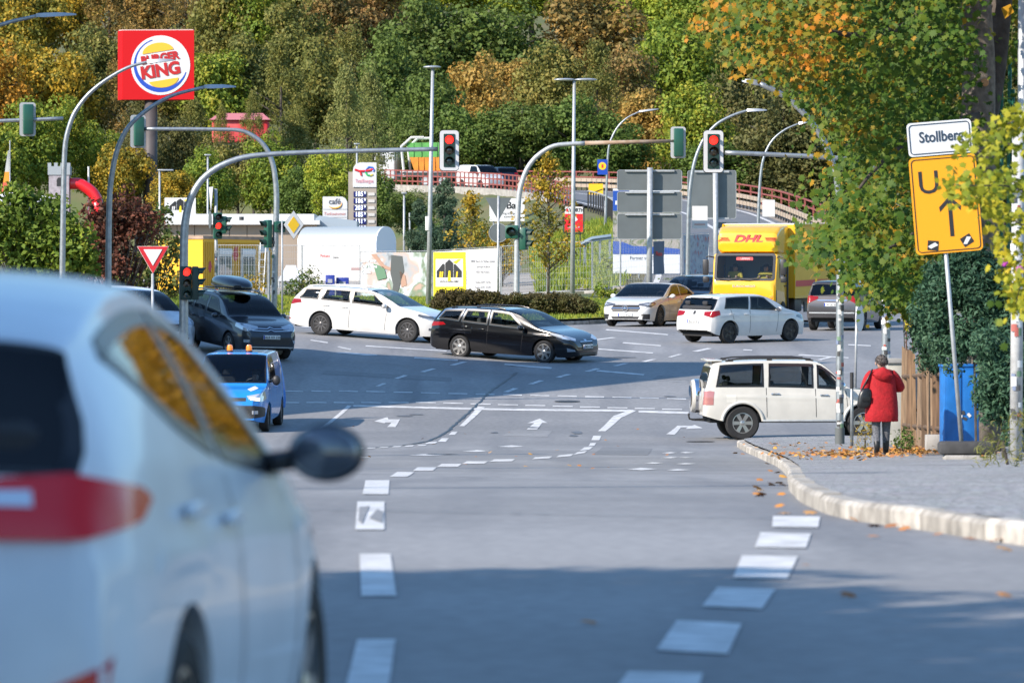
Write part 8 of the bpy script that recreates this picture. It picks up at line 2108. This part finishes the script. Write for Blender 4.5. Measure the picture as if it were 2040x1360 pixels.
# ---- tall plank fence in staggered bays
pl_m = [mat('plank_%d' % i, c, .85, noise=.45, nscale=26, col2=tuple(q*.45 for q in c), stretch=(1,1,.06)) for i, c in enumerate([(.30,.185,.105),(.20,.12,.07),(.36,.24,.15),(.16,.10,.06),(.26,.18,.12)])]
def plank_fence():
    a = P(1878, 890, 99); e = P(1800, 880, 111); t = thing('plank_fence', 'tall weathered wooden plank fence behind the woman in red', 'fence', (a.x, a.y, float(pz(a.x, a.y))))
    o = Vector((a.x, a.y, float(pz(a.x, a.y)))); n = 8; rs = random.Random(5)
    for i in range(n):
        f = i/(n-1); x = a.x+(e.x-a.x)*f; y = a.y+(e.y-a.y)*f; z = float(pz(x, y)); bay = (i*4)//n; g = (i*4/n) % 1
        h = 1.50+.42*(bay/4)+.16*g+rs.uniform(-.02,.02); w = .125+rs.uniform(-.02,.015)
        M = T3(x-o.x, y-o.y+(.06 if i % 2 else -.03), z-o.z) @ Matrix.Rotation(R(-12+rs.uniform(-8,8)), 4, 'Z') @ Matrix.Rotation(R(rs.uniform(-1.2,1.2)), 4, 'Y')
        b = MB(); b.add([(-w/2,-.015,-.05),(w/2,-.015,-.05),(w/2,.015,-.05),(-w/2,.015,-.05),(-w/2,-.015,h+.06),(w/2,-.015,h-.05),(w/2,.015,h-.05),(-w/2,.015,h+.06)], [(0,3,2,1),(4,5,6,7),(0,1,5,4),(1,2,6,5),(2,3,7,6),(3,0,4,7)], M)
        b.build('plank', pl_m[i % 5], t)
    for zz in (.4,1.35):
        b = MB(); b.tube([(0,.10,zz),(e.x-a.x,e.y-a.y+.10,zz+float(pz(e.x,e.y))-o.z)], .04, 6); b.build('cross_rail', pl_m[3], t)
    # grey panel and iron bars at its far end
    c = P(1786, 874, 113.5); zc = float(pz(c.x, c.y)); t2 = thing('wall_panel', 'pale grey wall panel between the woman and the plank fence', 'wall', (c.x, c.y, zc)); b = MB(); b.box((.0,.3,.80),(.34,.5,1.62),None,.01); b.build('panel', mat('pale_render',(.42,.41,.37),.9,noise=.25,nscale=3), t2); b = MB(); b.box((.0,.3,1.66),(.44,.6,.10),None,.01); b.build('coping', mat('coping_grey',(.28,.28,.28),.9), t2)
    t3 = thing('iron_bars', 'rusty iron bars standing above the plank fence', 'bars', (c.x+.25, c.y+.8, zc))
    for k in range(5):
        b = MB(); b.cyl((.13*k,0,0),(.13*k,0,2.45+.1*(k % 2)),.016,n=6); b.build('bar', mat('rust',(.14,.07,.045),.9), t3)
    # plinth stones under the fence end
    c = P(1862, 890, 98); b = MB(); b.box((0,0,.14),(.32,.30,.34),None,.02); t4 = thing('plinth_stone', 'grey plinth stone at the near end of the plank fence', 'stone', (c.x, c.y, float(pz(c.x,c.y)))); b.build('block', concrete, t4)
plank_fence()
# ---- blue cabinet
c = P(1916, 856, 96.5); zc = float(pz(c.x, c.y)); t = thing('blue_cabinet', 'blue street cabinet behind the leaning detour sign', 'cabinet', (c.x, c.y, zc), R(8)); bc = mat('cabinet_blue', (.012,.16,.50), .45, noise=.25, nscale=4)
b = MB(); b.box((0,.2,.73),(.60,.42,1.46),None,.02); b.build('case', bc, t); b = MB(); b.box((0,.2,1.48),(.64,.46,.05),None,.015); b.build('lid', bc, t)
for sx in (-.14,.15):
    b = MB(); b.box((sx,-.017,.73),(.25,.016,1.34),None,.006); b.build('door', bc, t)
for k, (dx, dz) in enumerate(((-.05,.60),(.03,.56),(.10,.62),(.0,.66))):
    b = MB(); b.prism(rrect(.07,.05,.005,1), .003, XZ(T3(dx+.02,-.027-.002*k,dz+.02) @ Matrix.Rotation(R(25*k), 4, 'Y'))); b.build('sticker', stick[k % 2], t)

# ---- evergreen shrubs and hanging vine
def feathery(label, blobs, Y, seed, leaf=.10, per=1500, col='con', name='evergreen_shrub', dep=.8, asp=.35):
    return shrub(label, blobs, Y, col, seed, leaf, per, name, 'bush', float(pz((blobs[0][0]-CX)/F*Y, Y)), dep, None, asp, 90)
feathery('tall blue green evergreen behind the detour sign post', [(1905,575,70),(1960,620,75),(1880,660,55),(1990,560,70),(2010,680,75),(1940,540,60),(1850,620,40),(1870,560,45),(2050,600,70),(1990,740,50),(1900,700,40),(2030,760,60)], 93, 201)
feathery('evergreen bush at the right edge beside the graffiti pole', [(2000,760,60),(1985,700,55),(2050,780,60),(2010,830,50),(1975,790,35)], 86, 203)
feathery('yellow green climber beside the far lamp post', [(1800,600,22),(1825,590,30),(1818,640,18)], 112, 205, .10, 150, 'vine', 'climber', .5, .7)
feathery('dark evergreen hanging over the plank fence', [(1845,690,26),(1858,720,22),(1835,660,24),(1870,680,26)], 100, 207)
feathery('low dry shrub in the bottom right corner', [(2000,870,45),(2030,900,40),(1970,900,28),(2045,840,40)], 70, 209, .12, 200, 'ol', 'dry_shrub', 1.0, .12)
feathery('small weed at the foot of the fence', [(1800,880,10),(1806,866,8)], 97, 211, .06, 300, 'g', 'weed', .6, .6)
feathery('tall weed beside the woman and the grey post', [(1722,865,12),(1718,885,12),(1730,845,8)], 100, 213, .05, 300, 'yng', 'weed', .6, .3)
def vine():
    Y = 57; r = np.random.default_rng(301); c = P(2060, 600, Y); zb = float(pz(c.x, Y)); o = Vector((c.x, Y, zb)); t = thing('hanging_vine', 'yellow green leafy branch hanging blurred over the detour sign', 'branch', o)
    Cs = []; b = MB()
    for st in ([(2080,330),(2020,290),(1960,280),(1905,300)],[(2080,400),(2000,370),(1930,370),(1880,365)],[(2080,470),(2000,430),(1960,400)],[(2080,520),(2020,520),(1985,470)],[(2080,380),(2010,360),(1960,330)],[(2080,620),(2030,600),(2000,540)],[(2080,250),(2030,240),(1985,260)],[(2090,560),(2040,560),(2020,620)],[(2000,370),(1960,392),(1905,397)]):
        pp = smooth_path([P(x, y, Y+r.uniform(-1.5,1.5))-o for x, y in st], 8); b.tube(pp, [.012-.009*i/len(pp) for i in range(len(pp))], 5, False)
        for p in pp[3:]:
            for k in range(7): Cs.append(np.array(p)+r.normal(0,1,3)*np.array([.07,.14,.08]))
    b.tube([Vector((0.1,0,0)), Vector((.1,0,1.6)), Vector((.05,0,2.6))], [.05,.04,.02], 8); b.build('stems', bark, t)
    Cs = np.array(Cs); V, Fc = lobed(Cs, np.tile(np.array([-.3,-.8,.4]),(len(Cs),1)), .085, 303, .7); f = mobj('leaves', np_mesh('leaves', V, Fc, (fm('vine'),)), t); f['kind'] = 'stuff'
    for (x, y) in ((1998,523),(2030,538)):
        p = P(x, y, Y)-o; b = MB()
        for k in range(5): a = R(72*k); b.sphere((p.x+.022*math.cos(a), p.y-.1, p.z+.022*math.sin(a)), (.022,.010,.022), n=8, m=6)
        b.build('flower', mat('pink_flower',(.45,.05,.38),.6), t, True)
    # orange leaves nearer the pole
    C2 = [np.array(P(x, y, 62)-o) for x, y in ((1990,605),(2030,610),(1988,640),(2035,630),(1973,605),(2000,690))]; V, Fc = lobed(np.array(C2), np.tile(np.array([0,-1.,.2]),(len(C2),1)), .10, 305, .3); mobj('orange_leaves', np_mesh('orange_leaves', V, Fc, (fm('maplo'),)), t)
vine()

# ---- fallen leaves
dead = [mat('dead_leaf_%d' % i, c, .8) for i, c in enumerate([(.50,.20,.03),(.40,.16,.04),(.55,.28,.05),(.30,.12,.04),(.45,.24,.08)])]
DL = []
for i in range(5):
    V, Fc = lobed(np.zeros((1,3)), np.array([[0.,0.,1.]]), .105, 600+i, .12, .35); DL.append(np_mesh('fallen_leaf', V, Fc, (dead[i],)))
rs = random.Random(31); k = 0
def drop(px, py, label, surf, sc=1.0):
    g = G(px, py, 20, 140, .0)
    z = float(pz(g[0], g[1])) if surf == 'p' else g[2]
    if surf == 'p': g = G(px, py, 20, 140, KH); z = float(pz(g[0], g[1]))
    o = bpy.data.objects.new('fallen_leaf', rs.choice(DL)); o.location = (g[0], g[1], z+.022); o.rotation_euler = (rs.uniform(-.3,.3), rs.uniform(-.3,.3), rs.uniform(0,6.28)); s_ = rs.uniform(.6,1.1)*sc; o.scale = (s_, s_, s_)
    link(o, None, label, 'leaf', 'fallen leaves')
for (px, py) in ((1605,1131),(1808,1050),(1668,1024),(1985,1080),(1690,1190),(1175,1245),(2000,1190),(1560,968),(1870,1068),(1740,1072)): drop(px, py, 'single fallen leaf lying on the near asphalt by the kerb', 'r')
for i in range(26): drop(rs.uniform(700,1440), rs.uniform(850,935), 'tiny fallen leaf on the turning lanes', 'r', .9)
for i in range(38):
    f = rs.random()**1.4; j = int(f*(len(KR)-30))+8; q = KR[j]; o = bpy.data.objects.new('fallen_leaf', rs.choice(DL)); dx = rs.uniform(.03,.35); o.location = (q[0]-dx, q[1]+rs.uniform(-.4,.4), g1(q[0]-dx, q[1])+.02); o.rotation_euler = (rs.uniform(-.4,.4), rs.uniform(-.4,.4), rs.uniform(0,6.28)); link(o, None, 'fallen leaf in the gutter along the kerb', 'leaf', 'leaves in the gutter')
r = np.random.default_rng(41); n = 520
X = np.concatenate([r.normal(6.3,.9,n), r.normal(6.9,.35,420), r.uniform(3.4,6.5,150)]); Yv = np.concatenate([r.normal(98,3.5,n), r.normal(99,2,420), r.uniform(84,118,150)])
kk = X > 4.2+.02*(Yv-90); X, Yv = X[kk], Yv[kk]; C = np.stack([X, Yv, pz(X, Yv)+.015+.03*np.abs(r.normal(0,1,len(X)))*(X > 6.2)],1); V, Fc = lobed(C, np.tile(np.array([0,0,1.]),(len(C),1)), .085, 43, .35, .4)
me = np_mesh('leaf_litter', V, Fc, dead, midx=np.repeat(r.integers(0,5,len(C))[None,:], len(ML), 0).ravel()); mobj('leaf_litter', me, label='orange leaf litter along the fence and round the woman', cat='leaves', kind='stuff')

# ================================================================== HOUSES ADDED OUT OF VIEW (placed and shaped to shade junction and foreground)
def shade_house(label, x0, x1, ya, yb, eave, ridge, along='x'):
    zg = min(g1(x1, ya), g1(x1, yb)); t = thing('house', label, 'house', (x0, ya, zg)); w, d = x1-x0, yb-ya; wm = mat('house_render',(.50,.46,.38),.9,noise=.15,nscale=.6)
    b = MB(); b.add([(0,0,-1),(w,0,-1),(w,d,-1),(0,d,-1),(0,0,eave),(w,0,eave),(w,d,eave),(0,d,eave)], [(0,1,5,4),(1,2,6,5),(2,3,7,6),(3,0,4,7)]); 
    rm = mat('house_roof',(.18,.07,.05),.8,noise=.3,nscale=2)
    pk = ridge[1]*d
    b.add([(0,0,eave),(w,0,eave),(w,d,eave),(0,d,eave),(0,pk,ridge[0]),(w,pk,ridge[0])], [(1,2,5),(3,0,4)]); b.build('walls', wm, t)
    b = MB(); b.add([(-.3,-.4,eave-.1),(w+.3,-.4,eave-.1),(w+.3,d+.4,eave-.1),(-.3,d+.4,eave-.1),(-.3,pk,ridge[0]+.1),(w+.3,pk,ridge[0]+.1)], [(0,1,5,4),(2,3,4,5)]); b.build('roof', rm, t)
    for i in range(int(d/3)):
        for j in range(int(eave/3)):
            b = MB(); b.box((w+.02,1.6+i*3,1.6+j*3),(.08,1.1,1.5)); f = b.build('window', white_p, t); b = MB(); b.box((w+.07,1.6+i*3,1.6+j*3),(.02,.9,1.3)); b.build('pane', mat('house_pane',(.05,.06,.07),.05,0,1), f)
shade_house('tall gabled house left of the junction, outside the picture', -30, -16.0, 132.5, 153.5, 7.6, (21.5,.42))
shade_house('house beside the camera on the left, outside the picture', -26, -12.5, -30, 12, 11, (16,.5))
for lab, x, y, zc_, w_, h_, col in (('street tree beside the camera on the left, outside the picture',-9.5,13,5.0,8.0,8.5,'g'),('second street tree on the left pavement, outside the picture',-9.8,20.5,5.0,7.5,8.5,'gy'),('third street tree on the left pavement, outside the picture',-12.5,15.5,6.5,8.5,9.5,'gy')):
    tree(lab, CX+x/y*F, HY-zc_/y*F, w_*F/y, h_*F/y, y, col, 'round', 1, 'street trees outside the picture', base_z=g1(x, y))
for i, (x, y) in enumerate(((-9,52),(-11.5,82),(-12.5,104))):  # unseen poles added only for thin shadow lines across the road
    bp = Vector((x, y, g1(x, y))); t = thing('utility_pole', ['wooden utility pole nearest the camera on the left pavement, outside the picture','wooden utility pole halfway along the left pavement, outside the picture','wooden utility pole nearest the junction on the left pavement, outside the picture'][i], 'pole', bp); b = MB(); b.tube([(0,0,-.2),(0,0,5),(0,0,10.5)], [.26,.22,.17], 12); b.build('shaft', bark_l, t, True); b = MB(); b.box((0,0,9.8),(1.6,.12,.14)); b.build('cross_arm', bark, t)
